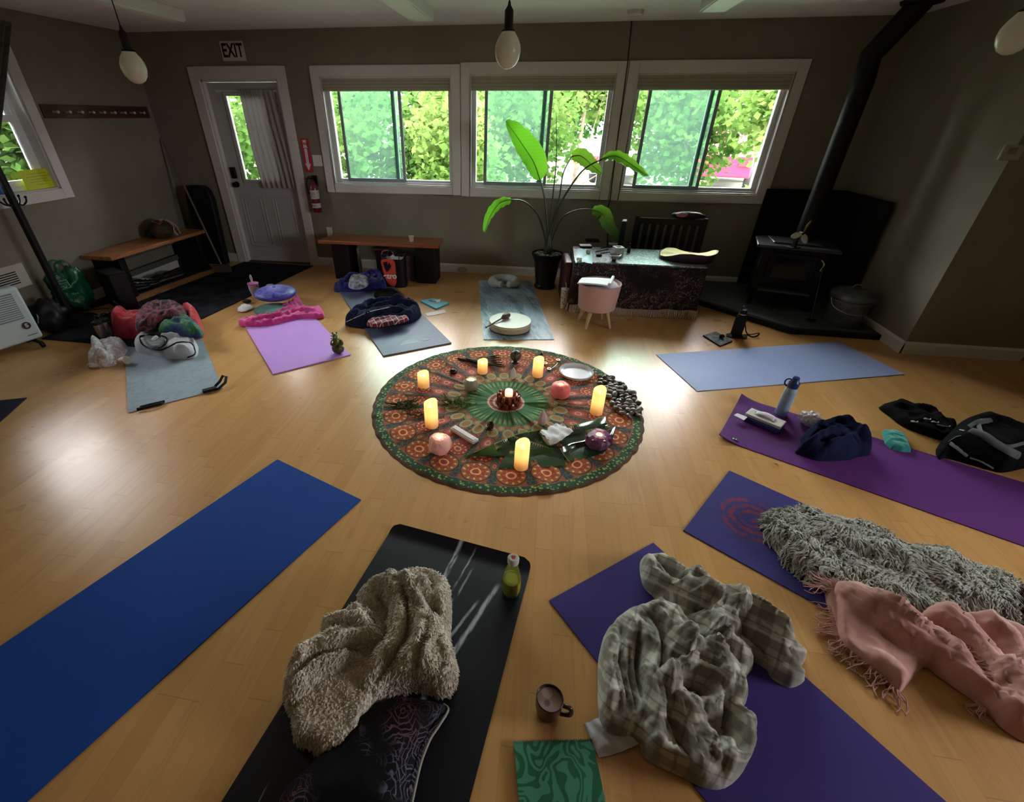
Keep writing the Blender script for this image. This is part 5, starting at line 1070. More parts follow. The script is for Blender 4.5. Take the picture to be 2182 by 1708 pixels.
# ================================================================= plant
m_pot = mat('glossy_black_pot', (.012, .011, .011), .25, noise_amt=.2); P = Vector((.04, 5.21, 0)); root = empty('potted_plant', P, 0, 'tall white-bird-of-paradise style plant in a black pot below the middle window', 'plant')
root['label'] = 'tall broad-leaved plant in a black pot standing below the middle window'
mb = MB(); mb.lathe([(0, 0), (.115, 0), (.125, .02), (.115, .035), (.11, .05), (.145, .30), (.172, .36), (.178, .385), (.165, .39), (.150, .365), (0, .355)], 36); mb.build('pot', m_pot, root, weld=True, angle=35)
rg = np.random.default_rng(4); mb = MB()
for k in range(90):
    a = rg.random()*2*pi; q = .145*sqrt(rg.random()); s = .013+.010*rg.random(); mb.k = int(rg.random() < .35); mb.ell((q*cos(a), q*sin(a), .365+.006*rg.random()), (s, s*.8, s*.6), 8, 5)
o = mb.build('pebble_mulch', [mat('grey_pebbles', (.10, .095, .085), .6), mat('pale_pebbles', (.48, .46, .40), .6)], root); o['kind'] = 'stuff'
def m_pl(name, a, b, tr=.35, rough=.35):
    t = NT(name); c = t.co('UV'); u, v, w = t.sep(c); st = (u*130).sin(); base_ = t.mix(st.ss(-.6, .6)*.35, a, b); p = t.n.new('ShaderNodeBsdfPrincipled'); t.put(p.inputs['Base Color'], base_); p.inputs['Roughness'].default_value = rough
    e = t.n.new('ShaderNodeBsdfTranslucent'); t.put(e.inputs[0], t.mix(.5, base_, (.30, .70, .03))); mx = t.n.new('ShaderNodeMixShader'); mx.inputs[0].default_value = tr
    t.t.links.new(p.outputs[0], mx.inputs[1]); t.t.links.new(e.outputs[0], mx.inputs[2]); t.t.links.new(mx.outputs[0], t.out.inputs[0]); return t.m
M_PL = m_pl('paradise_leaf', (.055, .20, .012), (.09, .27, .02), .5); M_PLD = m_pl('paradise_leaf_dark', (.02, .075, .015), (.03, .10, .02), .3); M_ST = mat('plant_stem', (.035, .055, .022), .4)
def bigleaf(path, width, nrm, m, fold=.25, droop=0, name='leaf_blade', side=(1, 1)):
    """path: list of room points from stem end to tip; nrm: rough upward normal of the blade"""
    pp = spline(path, 8); n = len(pp)-1; N_ = Vector(nrm).normalized(); nv = 13; vs = []; fs = []
    for i, p in enumerate(pp):
        t_ = i/n; d = (pp[min(i+1, n)]-pp[max(i-1, 0)]).normalized(); s = d.cross(N_).normalized(); w = width*(sin(pi*min(1, t_*.97+.02)**.82))**.75 if 0 < t_ < 1 else .004; nn = s.cross(d).normalized()
        for j in range(nv):
            q = 2*j/(nv-1)-1; k = side[0] if q < 0 else side[1]; vs.append(p+s*(q*w*k)+nn*(fold*abs(q)**1.5*w)+Vector((0, 0, -droop*abs(q)*w+.006*sin(t_*40)*abs(q))))
    for i in range(n):
        for j in range(nv-1): a = i*nv+j; fs.append((a, a+1, a+nv+1, a+nv))
    me = bpy.data.meshes.new(name); me.from_pydata([v-P for v in vs], [], fs); uv = me.uv_layers.new()
    for l in me.loops: i, j = divmod(l.vertex_index, nv); uv.data[l.index].uv = (i/n+abs(j/(nv-1)-.5)*.25, j/(nv-1))
    me.materials.append(m); o = bpy.data.objects.new(name, me); COL.objects.link(o); o.parent = root; me.polygons.foreach_set('use_smooth', [True]*len(me.polygons))
    mb = MB(); mb.tube([v-P for v in pp], list(np.linspace(.006, .0015, len(pp))), 6); mb.build('midrib', mat('plant_rib', (.14, .28, .05), .4), o); return o
def W_(px, py, y=5.2): return wy(px, py, y)
cr = P+Vector((0, 0, .40))
def stem(pts, r0=.014, r1=.006): mb = MB(); q = spline([cr]+[Vector(p) for p in pts], 7); mb.tube([v-P for v in q], list(np.linspace(r0, r1, len(q))), 8); mb.build('stem', M_ST, root)
stem([W_(1166, 480), W_(1160, 420), W_(1151, 382)]); bigleaf([W_(1151, 384), W_(1137, 345), W_(1108, 300), W_(1078, 258, 5.10)], .150, (.62, -.75, .25), M_PL, .10, side=(.8, 1.1))
stem([W_(1172, 470), W_(1180, 400), W_(1186, 330), W_(1185, 240)], .012, .002)
stem([W_(1178, 480), W_(1196, 430, 5.15), W_(1240, 365, 5.05), W_(1285, 338, 4.98)]); bigleaf([W_(1283, 338, 4.98), W_(1312, 332, 4.95), W_(1345, 350, 4.92), W_(1381, 376, 4.88)], .075, (.1, -.55, .8), M_PL, .35, .25)
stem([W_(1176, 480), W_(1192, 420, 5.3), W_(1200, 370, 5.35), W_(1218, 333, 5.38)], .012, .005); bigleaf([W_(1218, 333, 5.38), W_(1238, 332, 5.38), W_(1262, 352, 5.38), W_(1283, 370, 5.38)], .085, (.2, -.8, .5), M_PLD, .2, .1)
stem([W_(1160, 500), W_(1146, 458, 5.1), W_(1118, 430, 4.98), W_(1088, 425, 4.9)], .013, .005); bigleaf([W_(1090, 425, 4.9), W_(1066, 432, 4.86), W_(1046, 458, 4.83), W_(1032, 495, 4.80)], .085, (-.5, -.75, .35), M_PL, .3, .5, side=(.4, 1))
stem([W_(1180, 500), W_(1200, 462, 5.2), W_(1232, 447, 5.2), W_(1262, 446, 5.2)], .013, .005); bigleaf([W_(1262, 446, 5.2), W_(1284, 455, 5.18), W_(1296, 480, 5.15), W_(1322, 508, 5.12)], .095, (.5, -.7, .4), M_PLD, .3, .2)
for a in range(7): mb = MB(); an = a*.9; mb.tube([Vector((.03*cos(an), .03*sin(an), .36)), Vector((.022*cos(an), .022*sin(an), .50)), Vector((.012*cos(an), .012*sin(an), .62))], [.022, .016, .006], 8); mb.build('sheath', M_ST, root)
# ================================================================= draped table
TX0, TX1, TY0, TY1, TZ = .30, 1.50, 4.46, 5.06, .50
root = empty('altar_table', ((TX0+TX1)/2, (TY0+TY1)/2, 0), 0, 'low dark table hidden under a patterned cloth in front of the right window', 'table'); cx, cy = root.location.x, root.location.y
mb = MB(); mb.box((TX0+.02-cx, TY0+.02-cy, TZ-.035), (TX1-.02-cx, TY1-.02-cy, TZ-.006)); mb.build('table_top', W_BLACK, root, bevel=.004)
for x in (TX0+.05, TX1-.09):
    for y in (TY0+.05, TY1-.09): mb = MB(); mb.box((x-cx, y-cy, 0), (x+.04-cx, y+.04-cy, TZ-.035)); mb.build('leg', W_BLACK, root)
def m_tcloth():
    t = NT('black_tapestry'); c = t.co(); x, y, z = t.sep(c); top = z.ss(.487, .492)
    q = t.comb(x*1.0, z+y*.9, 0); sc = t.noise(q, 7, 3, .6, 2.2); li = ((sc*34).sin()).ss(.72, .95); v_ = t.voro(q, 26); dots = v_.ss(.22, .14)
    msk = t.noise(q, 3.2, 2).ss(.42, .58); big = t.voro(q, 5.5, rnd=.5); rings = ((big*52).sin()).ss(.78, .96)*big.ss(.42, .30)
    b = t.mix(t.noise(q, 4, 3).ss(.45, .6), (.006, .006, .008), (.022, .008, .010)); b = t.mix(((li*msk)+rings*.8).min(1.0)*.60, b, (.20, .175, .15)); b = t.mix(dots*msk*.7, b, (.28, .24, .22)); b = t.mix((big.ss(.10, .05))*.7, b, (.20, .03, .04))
    lt = t.mix(((sc*40).sin()).ss(.5, .9), (.10, .13, .16), (.46, .50, .52)); b = t.mix(top, b, lt)  # top face coloured paler than the sides: glare put into the colour
    return t.bsdf(b, t.mix(top, (.9, .9, .9), (.38, .38, .38)), 0, t.bump(sc, .1, .002), .5)
rgp = [(k*.9, .012+.006*sin(k*2.1)) for k in range(12)]
mb = MB(); loop = []; 
def edge_pts(n=220):
    w_, d_ = TX1-TX0, TY1-TY0; per = 2*(w_+d_); out = []
    for i in range(n):
        s = per*i/n
        if s < w_: out.append((TX0+s, TY0, 0, -1))
        elif s < w_+d_: out.append((TX1, TY0+s-w_, 1, 0))
        elif s < 2*w_+d_: out.append((TX1-(s-w_-d_), TY1, 0, 1))
        else: out.append((TX0, TY1-(s-2*w_-d_), -1, 0))
    return out
ep = edge_pts(); n = len(ep); rows = 14; vs = []; fs = []
def cz(t_): return TZ-t_*(TZ-.075)
for j in range(rows):
    t_ = j/(rows-1)
    for i, (x, y, nx, ny) in enumerate(ep):
        k = .006+.020*t_*(.5+.5*sin(i*.43+1.3*sin(i*.09)))+.01*t_*noise.noise(Vector((i*.07, t_*2, 0))); r_ = .5 if j == 0 else 1
        vs.append((x+nx*k*r_-cx, y+ny*k*r_-cy, (TZ+.001 if j == 0 else cz(t_))-(.004 if j == 1 else 0)+(.012*sin(i*.12) if j == rows-1 else 0)))
for j in range(rows-1):
    for i in range(n): fs.append((j*n+i, (j+1)*n+i, (j+1)*n+(i+1) % n, j*n+(i+1) % n))
fs.append(tuple(range(n))); mb.add(vs, fs)
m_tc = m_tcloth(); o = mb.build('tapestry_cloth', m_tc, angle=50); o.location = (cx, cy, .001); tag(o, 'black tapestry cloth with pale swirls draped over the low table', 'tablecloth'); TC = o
mb = MB()
for i in range(0, 460):
    f_ = i/460*n; k0 = int(f_); x, y, nx, ny = ep[k0]; 
    if y > TY1-.01: continue
    x2, y2 = ep[(k0+1) % n][:2]; fr = f_-k0; x = x+(x2-x)*fr*(abs(nx) < .5); y = y+(y2-y)*fr*(abs(nx) > .5); kk = .006+.020*(.5+.5*sin(f_*.43+1.3*sin(f_*.09))); z1 = .075+.012*sin(f_*.12)
    mb.tube([(x+nx*kk-cx, y+ny*kk-cy, z1+.004), (x+nx*(kk+.003)-cx+random.gauss(0, .002), y+ny*(kk+.003)-cy, z1-.03), (x+nx*(kk+.008)-cx+random.gauss(0, .004), y+ny*(kk+.01)-cy, .004)], [.0026, .0026, .0020], 4)
fr = mb.build('fringe', mat('cream_fringe', (.66, .60, .48), .8), TC); fr['kind'] = 'stuff'
# things on the table
tz = TZ+.003
def onT(px, py, z=tz): return fl(px, py, z)
def boxpx(name, px, py, w, d, h, m, label, cat, rz=0, z=tz, bev=.003): P_ = onT(px, py, z); mb = MB(); mb.cbox((0, 0, h/2), (w, d, h)); o = mb.build(name, m, bevel=bev, loc=P_, rz=rz); return tag(o, label, cat)
m_pap = mat('pale_paper', (.62, .63, .66), .6, noise_amt=.03)
boxpx('card_deck', 1247, 526, .13, .09, .022, mat('dark_card_box', (.03, .03, .03), .5), 'dark card box with a pale top at the back left of the table', 'box', .15); boxpx('note_pad', 1247, 523, .115, .078, .008, m_pap, 'white note pad lying on the dark card box', 'notepad', .15, z=tz+.023)
boxpx('notebook', 1262, 514, .14, .10, .02, m_blk, 'black notebook at the far back left of the table', 'notebook', .1)
mb = MB(); rgx = np.random.default_rng(2); ow = sheet('turquoise_cloth', [(1226, 560, TZ+.004), (1228, 545, TZ+.012), (1230, 530, TZ+.006)], [(1262, 562, TZ+.004), (1262, 545, TZ+.010), (1258, 532, TZ+.006)], -.008, mat('turquoise_silk', (.16, .45, .46), .5), 14, 12, wob=.01, zmin=TZ+.003); tag(ow, 'small turquoise cloth at the left front corner of the table', 'cloth')
boxpx('white_tin', 1234, 555, .05, .03, .03, m_white, 'small white tin on the turquoise cloth', 'tin', 0, z=tz+.014, bev=.008)
P_ = onT(1253, 540, tz+.010); root = empty('tea_light', P_, 0, 'cream tea light glass at the left of the table', 'candle'); mb = MB(); mb.lathe([(0, 0), (.020, 0), (.023, .040), (.019, .040), (.017, .030), (0, .03)], 20); mb.build('wax', mat('cream_wax', (.58, .55, .40), .4), root, weld=True)
# cube candle holder (hollow square) and geode bowl
P_ = onT(1315, 545); root = empty('cube_holder', P_, radians(12), 'pale square stone candle holder on the table', 'candle holder'); mb = MB(); s = .045; frame = [(-s, -s), (s, -s), (s, s), (-s, s)]
mb.box((-s, -s, 0), (s, s, .05)); mb.box((-s, -s, .05), (s, -s*.55, .088)); mb.box((-s, s*.55, .05), (s, s, .088)); mb.box((-s, -s*.55, .05), (-s*.55, s*.55, .088)); mb.box((s*.55, -s*.55, .05), (s, s*.55, .088)); mb.build('stone_block', mat('pale_marble', (.42, .43, .38), .3, noise_amt=.3, noise_scale=50), root)
P_ = onT(1308, 556); root = empty('shell_bowl', P_, 0, 'grey shell-like bowl on a dark foot at the front of the table', 'bowl'); mb = MB(); mb.lathe([(0, .018), (.020, .018), (.045, .035), (.060, .062), (.056, .063), (.040, .040), (0, .028)], 24, fn=lambda a, z: 1+.08*sin(a*5)); mb.build('bowl', mat('abalone', (.26, .28, .26), .25, noise_amt=.4, noise_scale=60), root, weld=True); mb = MB(); mb.lathe([(0, 0), (.035, 0), (.02, .01), (.022, .02), (0, .02)], 20); mb.build('foot', m_blk, root, weld=True)
P_ = onT(1339, 538); root = empty('amber_bottle', P_, 0, 'small dark dropper bottle beside the square candle holder', 'bottle'); mb = MB(); mb.lathe([(0, 0), (.016, 0), (.017, .004), (.017, .055), (.008, .065), (.008, .072), (0, .072)], 18); mb.build('glass', mat('amber_glass', (.02, .015, .008), .1), root, weld=True); mb = MB(); mb.lathe([(0, .070), (.010, .070), (.010, .09), (0, .09)], 14); mb.build('cap', m_blk, root, weld=True)
for k, (a, b, c_, d_) in enumerate(((1270, 541, 1300, 536), (1268, 536, 1296, 531), (1280, 529, 1304, 523))):
    p0, p1 = onT(a, b, tz+.005), onT(c_, d_, tz+.005); mb = MB(); mb.tube([p0, p1], .0045, 8); tag(mb.build('incense_stick_holder', m_blk), ['dark stick nearest the front among those on the table', 'dark stick lying in the middle of those on the table', 'dark stick nearest the back among those on the table'][k], 'stick', 'dark sticks on the table')
P_ = onT(1276, 545, tz); mb = MB(); mb.lathe([(0, 0), (.028, 0), (.030, .015), (.02, .022), (0, .02)], 20); tag(mb.build('lidded_pot', m_blk, loc=P_, weld=True), 'small round black pot on the table', 'pot')
boxpx('paper_stack', 1310, 521, .12, .07, .012, m_pap, 'pale papers at the back of the table behind the square holder', 'paper', .1)
# drum with a hide top hanging over the right end
P_ = onT(1462, 552, tz); root = empty('hide_drum', P_, radians(-14), 'dark-rimmed drum with a rippled yellow hide top at the right end of the table', 'drum')
mb = MB(); 
def hf(u, v): a = 2*pi*u; r = .235*v; q = .055*(v**4)*max(0, sin(a*1+2.2))+.018*sin(a*3+.6)*v*v; return (r*1.05*cos(a), r*.78*sin(a), .045+q+.006*noise.noise(Vector((r*cos(a)*14, r*sin(a)*14, 1))))
mb.grid(hf, 64, 14, True); mb.build('hide', mat('yellow_hide', (.78, .54, .15), .6, noise_amt=.12, noise_scale=9), root, angle=180)
mb = MB(); mb.grid(lambda u, v: ((lambda p: (p[0]*(1.03-.10*v), p[1]*(1.03-.10*v), p[2]*(1-v)+.002))(hf(u, 1))), 64, 6, True); mb.build('rim', mat('dark_plum_rim', (.03, .018, .03), .35), root, angle=180, solid=.006)
mb = MB(); mb.tube(spline([(.05, -.155, .05), (.055, -.17, 0), (.045, -.165, -.12), (.05, -.16, -.20)], 5), .0015, 5); mb.build('lace', m_ps, root)
# black folded jacket sagging over the table's right end
# speaker / panel and the slatted chair behind
o = crate('tall_speaker', (.80, 5.16, 0), (.05, .13, .76), m_blk, 'thin black upright speaker behind the left end of the table', 'speaker', radians(-12), .004); mb = MB(); mb.box((-.018, -.05, .761), (.018, .05, .763)); mb.build('top_plate', mat('grey_top_plate', (.35, .37, .42), .3), o)
c0, c1 = wy(1358, 470, 5.35).x, wy(1500, 480, 5.35).x; root = empty('slatted_chair', ((c0+c1)/2, 5.35, 0), radians(-3), 'black slatted wooden chair behind the table', 'chair'); w2 = (c1-c0)/2
mb = MB(); mb.box((-w2, -.02, .70), (w2, .02, .76)); mb.build('top_rail', W_BLACK, root, bevel=.006)
for k in range(9): x = -w2+.02+(2*w2-.04)*k/8; mb = MB(); mb.box((x-.025, -.012, .36), (x+.025, .012, .70)); mb.build('slat', W_BLACK, root, bevel=.003)
for s2 in (-1, 1): mb = MB(); mb.box((s2*w2-.022, -.022, 0), (s2*w2+.022, .022, .775)); mb.build('rear_post', W_BLACK, root, bevel=.005)
mb = MB(); mb.box((-w2, -.27, .33), (w2, .02, .37)); mb.build('seat', W_BLACK, root, bevel=.005)
for s2 in (-1, 1): mb = MB(); mb.box((s2*(w2-.03)-.02, -.26, 0), (s2*(w2-.03)+.02, -.22, .33)); mb.build('front_leg', W_BLACK, root)
root2 = empty('pouch', ((c0+c1)/2+.16, 5.34, .762), 0, 'dark pouch with a pink and white patch lying on the chair back', 'pouch'); mb = MB(); mb.ell((0, 0, .035), (.17, .05, .038), 24, 12, fn=lambda d: 1+.15*noise.noise(d*2.5)); mb.build('pouch_body', m_blk, root2); mb = MB(); mb.ell((-.07, -.035, .045), (.065, .022, .024), 14, 8); mb.build('pink_patch', mat('pink_patch', (.45, .16, .22), .6, noise_amt=.5, noise_scale=40), root2)
# maroon suitcase at the table's left end
root = empty('maroon_case', (.245, 4.80, 0), radians(4), 'dark maroon upright case against the left end of the table', 'suitcase'); mb = MB(); mb.box((-.045, -.20, .02), (.045, .20, .45)); mb.build('shell', mat('maroon_shell', (.055, .006, .010), .4), root, bevel=.03, bseg=4)
for y in (-.15, .15): mb = MB(); mb.lathe([(0, -.01), (.02, -.01), (.02, .01), (0, .01)], 14, M=T(0, y, .02) @ R(pi/2, 'Y')); mb.build('wheel', m_blk, root)
P_ = fl(1217, 652, 0); root = empty('floor_speaker', P_+Vector((0, .05, 0)), .1, 'small black boxy object on the floor between the tumbler and the pink stool', 'speaker'); mb = MB(); mb.cbox((0, 0, .055), (.09, .08, .11)); mb.build('cabinet', m_blk, root, bevel=.012, bseg=3); mb = MB(); mb.lathe([(0, 0), (.03, 0), (.026, .004), (0, .002)], 20, M=T(0, -.041, .06) @ R(pi/2, 'X')); mb.build('speaker_cone', mat('cone_grey', (.05, .055, .06), .4), root)
# ---------------------------------------------------------------- pink storage stool with a pad of paper
P_ = Vector((.525, 4.16, 0)); root = empty('storage_stool', P_, 0, 'round blush pink storage stool on wooden legs in front of the table', 'stool'); m_st = mat('blush_plastic', (.55, .34, .31), .45, noise_amt=.02)
mb = MB(); mb.lathe([(0, .165), (.155, .165), (.168, .175), (.188, .38), (.190, .40), (.183, .402), (.178, .392), (.172, .375), (0, .375)], 48); mb.build('tub', m_st, root, weld=True, angle=35); mb = MB(); mb.lathe([(0, .414), (.09, .412), (.15, .398), (.170, .380), (.172, .374), (0, .374)], 48); mb.build('lid_cushion', mat('lilac_cushion', (.42, .32, .40), .7), root, weld=True); mb = MB(); mb.tube([(.187*cos(a*pi/24), .187*sin(a*pi/24), .402) for a in range(48)], .003, 6, closed=True); mb.build('rim_ring', mat('grey_rim', (.25, .24, .25), .4), root)
for k in range(4): a = k*pi/2+pi/4+.25; mb = MB(); mb.tube([(.105*cos(a), .105*sin(a), .168), (.165*cos(a), .165*sin(a), 0)], [.020, .012], 14); mb.build('leg', mat('beech_leg', (.50, .36, .20), .5), root)
root = empty('paper_pad', P_+Vector((0, 0, .416)), 0, 'open pad of white paper with a rolled end on the pink stool', 'paper pad'); a, b, c_, d_ = [fl(px, py, .43)-root.location for px, py in ((1230, 601), (1240, 589), (1306, 592), (1298, 608))]
a.z = b.z = c_.z = d_.z = .004; mb = MB(); mb.grid(lambda u, v: tuple(a.lerp(d_, u).lerp(b.lerp(c_, u), v)+Vector((0, 0, .006*sin(u*3)))), 16, 6); mb.build('pages', m_pap, root, solid=.006); mb = MB(); ax = (c_-d_); mb.tube([d_+Vector((.0, 0, .018)), c_+Vector((.0, 0, .018))], .014, 16); mb.build('rolled_page', m_pap, root)
# patterned tumbler
P_ = fl(1200, 656, 0); root = empty('tumbler', P_, 0, 'white speckled tumbler with a straw on the floor left of the pink stool', 'tumbler'); t = NT('speckled_print'); c = t.co(); v_ = t.voro(c, 48); t2 = t.bsdf(t.mix(v_.ss(.30, .38), (.16, .07, .05), (.60, .54, .50)), .4)
mb = MB(); mb.lathe([(0, 0), (.030, 0), (.033, .01), (.041, .19), (.041, .20), (0, .20)], 28); mb.build('cup_body', t2, root, weld=True); mb = MB(); mb.lathe([(0, .199), (.042, .199), (.042, .207), (.036, .209), (0, .205)], 28); mb.build('lid', mat('clear_lid', (.55, .58, .62), .15), root, weld=True); mb = MB(); mb.tube([(.012, 0, .20), (-.004, .0, .27)], .004, 8); mb.build('straw', mat('blue_straw', (.45, .55, .66), .3), root)
# ================================================================= stove corner
t = NT('slate_hearth'); c = t.co(); x, y, z = t.sep(c); gr = (((x/.3).frac()-.5).abs().ss(.485, .492)+((y/.3).frac()-.5).abs().ss(.485, .492)).min(1.0); M_SL = t.bsdf(t.mix(gr, t.mix(t.noise(c, 6, 5), (.030, .036, .038), (.11, .125, .13)), (.02, .02, .02)), .5, 0, t.bump(t.noise(c, 14, 4), .2, .006), .5)
hp = [(1.63, YB-.016), (1.63, 4.90), (2.28, 4.22), (XR-.016, 4.20), (XR-.016, YB-.016)]; root = empty('stove_hearth', (2.4, 4.9, 0), 0, 'raised slate hearth with a black edge in the right corner', 'hearth'); L_ = lambda pts: [(a-2.4, b-4.9) for a, b in pts]
mb = MB(); mb.prism(L_(hp), 0, .05); mb.build('hearth_edge', m_blk, root, bevel=.004); hi = [(1.66, YB-.03), (1.66, 4.915), (2.295, 4.25), (XR-.03, 4.235), (XR-.03, YB-.03)]; mb = MB(); mb.prism(L_(hi), .05, .054); mb.build('slate_tiles', M_SL, root)
root = empty('heat_shield', (2.7, 5.3, .054), 0, 'black heat shield wrapping the wall corner behind the stove', 'heat shield'); m_hs = mat('black_sheet_metal', (.003, .003, .003), .6); mb = MB(); mb.box((2.235-2.7, 5.565-5.3, 0), (2.98-2.7, 5.575-5.3, .99)); mb.box((2.975-2.7, 4.77-5.3, 0), (2.985-2.7, 5.575-5.3, .99)); mb.build('shield_panel', m_hs, root, smooth=False)
SM = (2.40, 4.93); sa = radians(-17); root = empty('wood_stove', (SM[0], SM[1], .054), sa, 'black cast iron wood stove standing on the slate hearth', 'stove'); m_ci = mat('cast_iron', (.005, .005, .0055), .5, bump=.3, bscale=120); m_ct = mat('stove_top_iron', (.035, .037, .042), .32)
mb = MB(); mb.box((-.27, -.17, .16), (.27, .21, .565)); mb.build('firebox', m_ci, root, bevel=.012, bseg=3); mb = MB(); mb.prism([(-.34, -.21), (.34, -.21), (.34, .20), (.26, .26), (-.26, .26), (-.34, .20)], .565, .592); mb.build('top_plate', m_ct, root, bevel=.006)
mb = MB(); mb.prism([(-.2, -.10), (.2, -.10), (.24, .20), (-.24, .20)], .592, .606); mb.build('trivet', m_ct, root, bevel=.006)
mb = MB(); mb.box((-.20, -.19, .24), (.20, -.165, .53)); dr = mb.build('stove_door', m_ci, root, bevel=.01); mb = MB(); mb.box((-.15, -.196, .30), (.15, -.188, .49)); mb.build('door_glass', mat('stove_glass', (.004, .004, .004), .08), dr); mb = MB(); mb.tube(spline([(.21, -.20, .50), (.235, -.23, .47), (.225, -.235, .41)], 6), .007, 8); mb.build('door_handle', mat('chrome', (.7, .7, .7), .15, metal=1), dr)
mb = MB(); mb.box((-.22, -.25, .17), (.22, -.16, .19)); mb.build('ash_lip', m_ct, root, bevel=.004)
for x in (-.23, .23):
    for y in (-.14, .17): mb = MB(); mb.tube([(x, y, .17), (x*1.08, y*1.15, 0)], [.03, .02], 8); mb.build('leg', m_ci, root)
fz = Vector((SM[0], SM[1], 0)); pc = Vector((2.50, 5.05, 0)); root = empty('stove_pipe', (pc.x, pc.y, .64), 0, 'thick black stove pipe bending up to the ceiling', 'stove pipe'); tp = wy(1936, 12, 4.98)
pl_ = [Vector((pc.x, pc.y, .64)), Vector((pc.x, pc.y, 1.2)), Vector((pc.x, pc.y, 1.88)), wy(1856, 118, 5.03), Vector((2.66, 4.98, ZC-.004))]; pl_ = [p-Vector((pc.x, pc.y, .64)) for p in pl_]
mb = MB(); mb.tube(pl_[:3], .078, 24); mb.tube([pl_[2], pl_[3], pl_[4]], .082, 24); mb.ell(pl_[2], (.082, .082, .082)); mb.build('flue', m_ci, root); mb = MB(); mb.lathe([(0, 0), (.14, 0), (.13, -.02), (.085, -.03), (0, -.03)], 28, c=pl_[4]); mb.build('ceiling_collar', m_ci, root, weld=True)
mb = MB(); mb.lathe([(.080, .0), (.084, .0), (.084, .03), (.080, .03)], 24, c=pl_[0]+Vector((0, 0, .02)), cap=False); mb.build('flue_ring', m_ct, root)
# stove fan
P_ = fl(1690, 528, .662); root = empty('stove_fan', P_, radians(20), 'little heat-powered stove fan with pale blades on the stove top', 'fan'); mb = MB(); mb.box((-.05, -.035, 0), (.05, .035, .012)); mb.box((-.012, -.02, .012), (.012, .02, .12)); mb.build('fan_base', m_ci, root, bevel=.003); hub = Vector((0, -.03, .135))
mb = MB(); mb.lathe([(0, -.02), (.012, -.02), (.012, .02), (0, .02)], 14, M=T(*hub) @ R(pi/2, 'X')); mb.build('hub', m_ci, root)
for k, a in enumerate((radians(68), radians(192), radians(310))):
    mb = MB(); Mb = T(hub.x, hub.y-.015, hub.z) @ R(-a, 'Y') @ R(radians(24), 'X'); mb.grid(lambda u, v: tuple(Mb @ Vector((.01+.105*u, .006*sin(u*3), (v-.5)*.05*(sin(pi*(u*.93+.05))**.6)))), 14, 6); mb.build('fan_blade', mat('brass_blade', (.52, .44, .22), .35, metal=.3) if k == 0 else mat('pale_blade', (.50, .55, .42), .35), root, solid=.0015)
# ash bucket and poker
P_ = Vector((2.78, 4.42, .054)); root = empty('ash_bucket', P_, 0, 'galvanised metal ash bucket with a lid at the right end of the hearth', 'bucket'); m_gv = mat('galvanised', (.13, .15, .15), .35, metal=.6, noise_amt=.35, noise_scale=22)
mb = MB(); mb.lathe([(0, 0), (.130, 0), (.135, .008), (.162, .27), (.168, .275), (.168, .285), (0, .285)], 40); mb.build('pail', m_gv, root, weld=True, angle=30); mb = MB(); mb.lathe([(.1725, .255), (.176, .26), (.176, .292), (.15, .312), (.06, .335), (0, .338)], 40, cap=True); mb.build('lid', m_gv, root, weld=True, angle=30)
mb = MB(); mb.tube(spline([(-.04, 0, .333), (-.02, 0, .362), (.02, 0, .362), (.04, 0, .333)], 5), .006, 8); mb.build('lid_handle', m_gv, root); mb = MB(); mb.tube([(.170*cos(a), .170*sin(a), .235) for a in np.linspace(0, 2*pi, 40, endpoint=False)], .004, 6, closed=True); mb.build('hoop', m_gv, root)
mb = MB(); mb.tube(spline([(-.172, 0, .24), (-.178, -.10, .19), (-.10, -.19, .16), (.0, -.20, .155), (.10, -.19, .16), (.178, -.10, .19), (.172, 0, .24)], 5), .003, 6); mb.build('bail_handle', mat('steel', (.5, .5, .5), .25, metal=1), root)
root = empty('fire_poker', (2.54, 4.45, .054), 0, 'thin steel fire poker standing between the stove and the ash bucket', 'poker'); mb = MB(); mb.tube([(0, 0, .0), (.01, .18, .45)], .0045, 8); mb.build('rod', mat('dull_steel', (.08, .08, .08), .35, metal=.8), root); mb = MB(); mb.lathe([(0, 0), (.045, 0), (.04, .012), (.008, .016), (0, .016)], 16); mb.build('stand_foot', m_blk, root, weld=True)
# black bottle in a sling with a carabiner, tablet
P_ = fl(1567, 715, 0); root = empty('flask', P_, 0, 'black insulated flask in a carrying sling by the hearth', 'bottle'); mb = MB(); mb.lathe([(0, 0), (.044, 0), (.046, .01), (.046, .17), (.036, .20), (.030, .205), (0, .205)], 28); mb.build('flask_body', m_blk, root, weld=True); mb = MB(); mb.lathe([(0, .21), (.028, .21), (.030, .235), (.022, .245), (0, .246)], 24); mb.build('cap', m_blk, root, weld=True); mb = MB(); mb.lathe([(0, .203), (.031, .203), (.031, .212), (0, .212)], 24); mb.build('steel_neck', mat('steel', (.5, .5, .5), .25, metal=1), root, weld=True); mb = MB(); mb.tube([(.028*cos(a), 0, .26+.018*sin(a)) for a in np.linspace(0, 2*pi, 16, endpoint=False)], .005, 8, closed=True); mb.build('carry_loop', m_blk, root)
mb = MB(); mb.tube(spline([(.046, 0, .12), (.07, -.02, .05), (.12, -.03, .012), (.17, -.02, .02), (.19, .01, .035), (.15, .03, .012), (.09, .02, .008), (.05, .0, .012)], 6), .008, 7, flat=.5); mb.build('sling_strap', m_strap, root); mb = MB(); mb.ell((-.0, -.02, .010), (.09, .055, .010), 20, 8); mb.build('sling_base', m_strap, root)
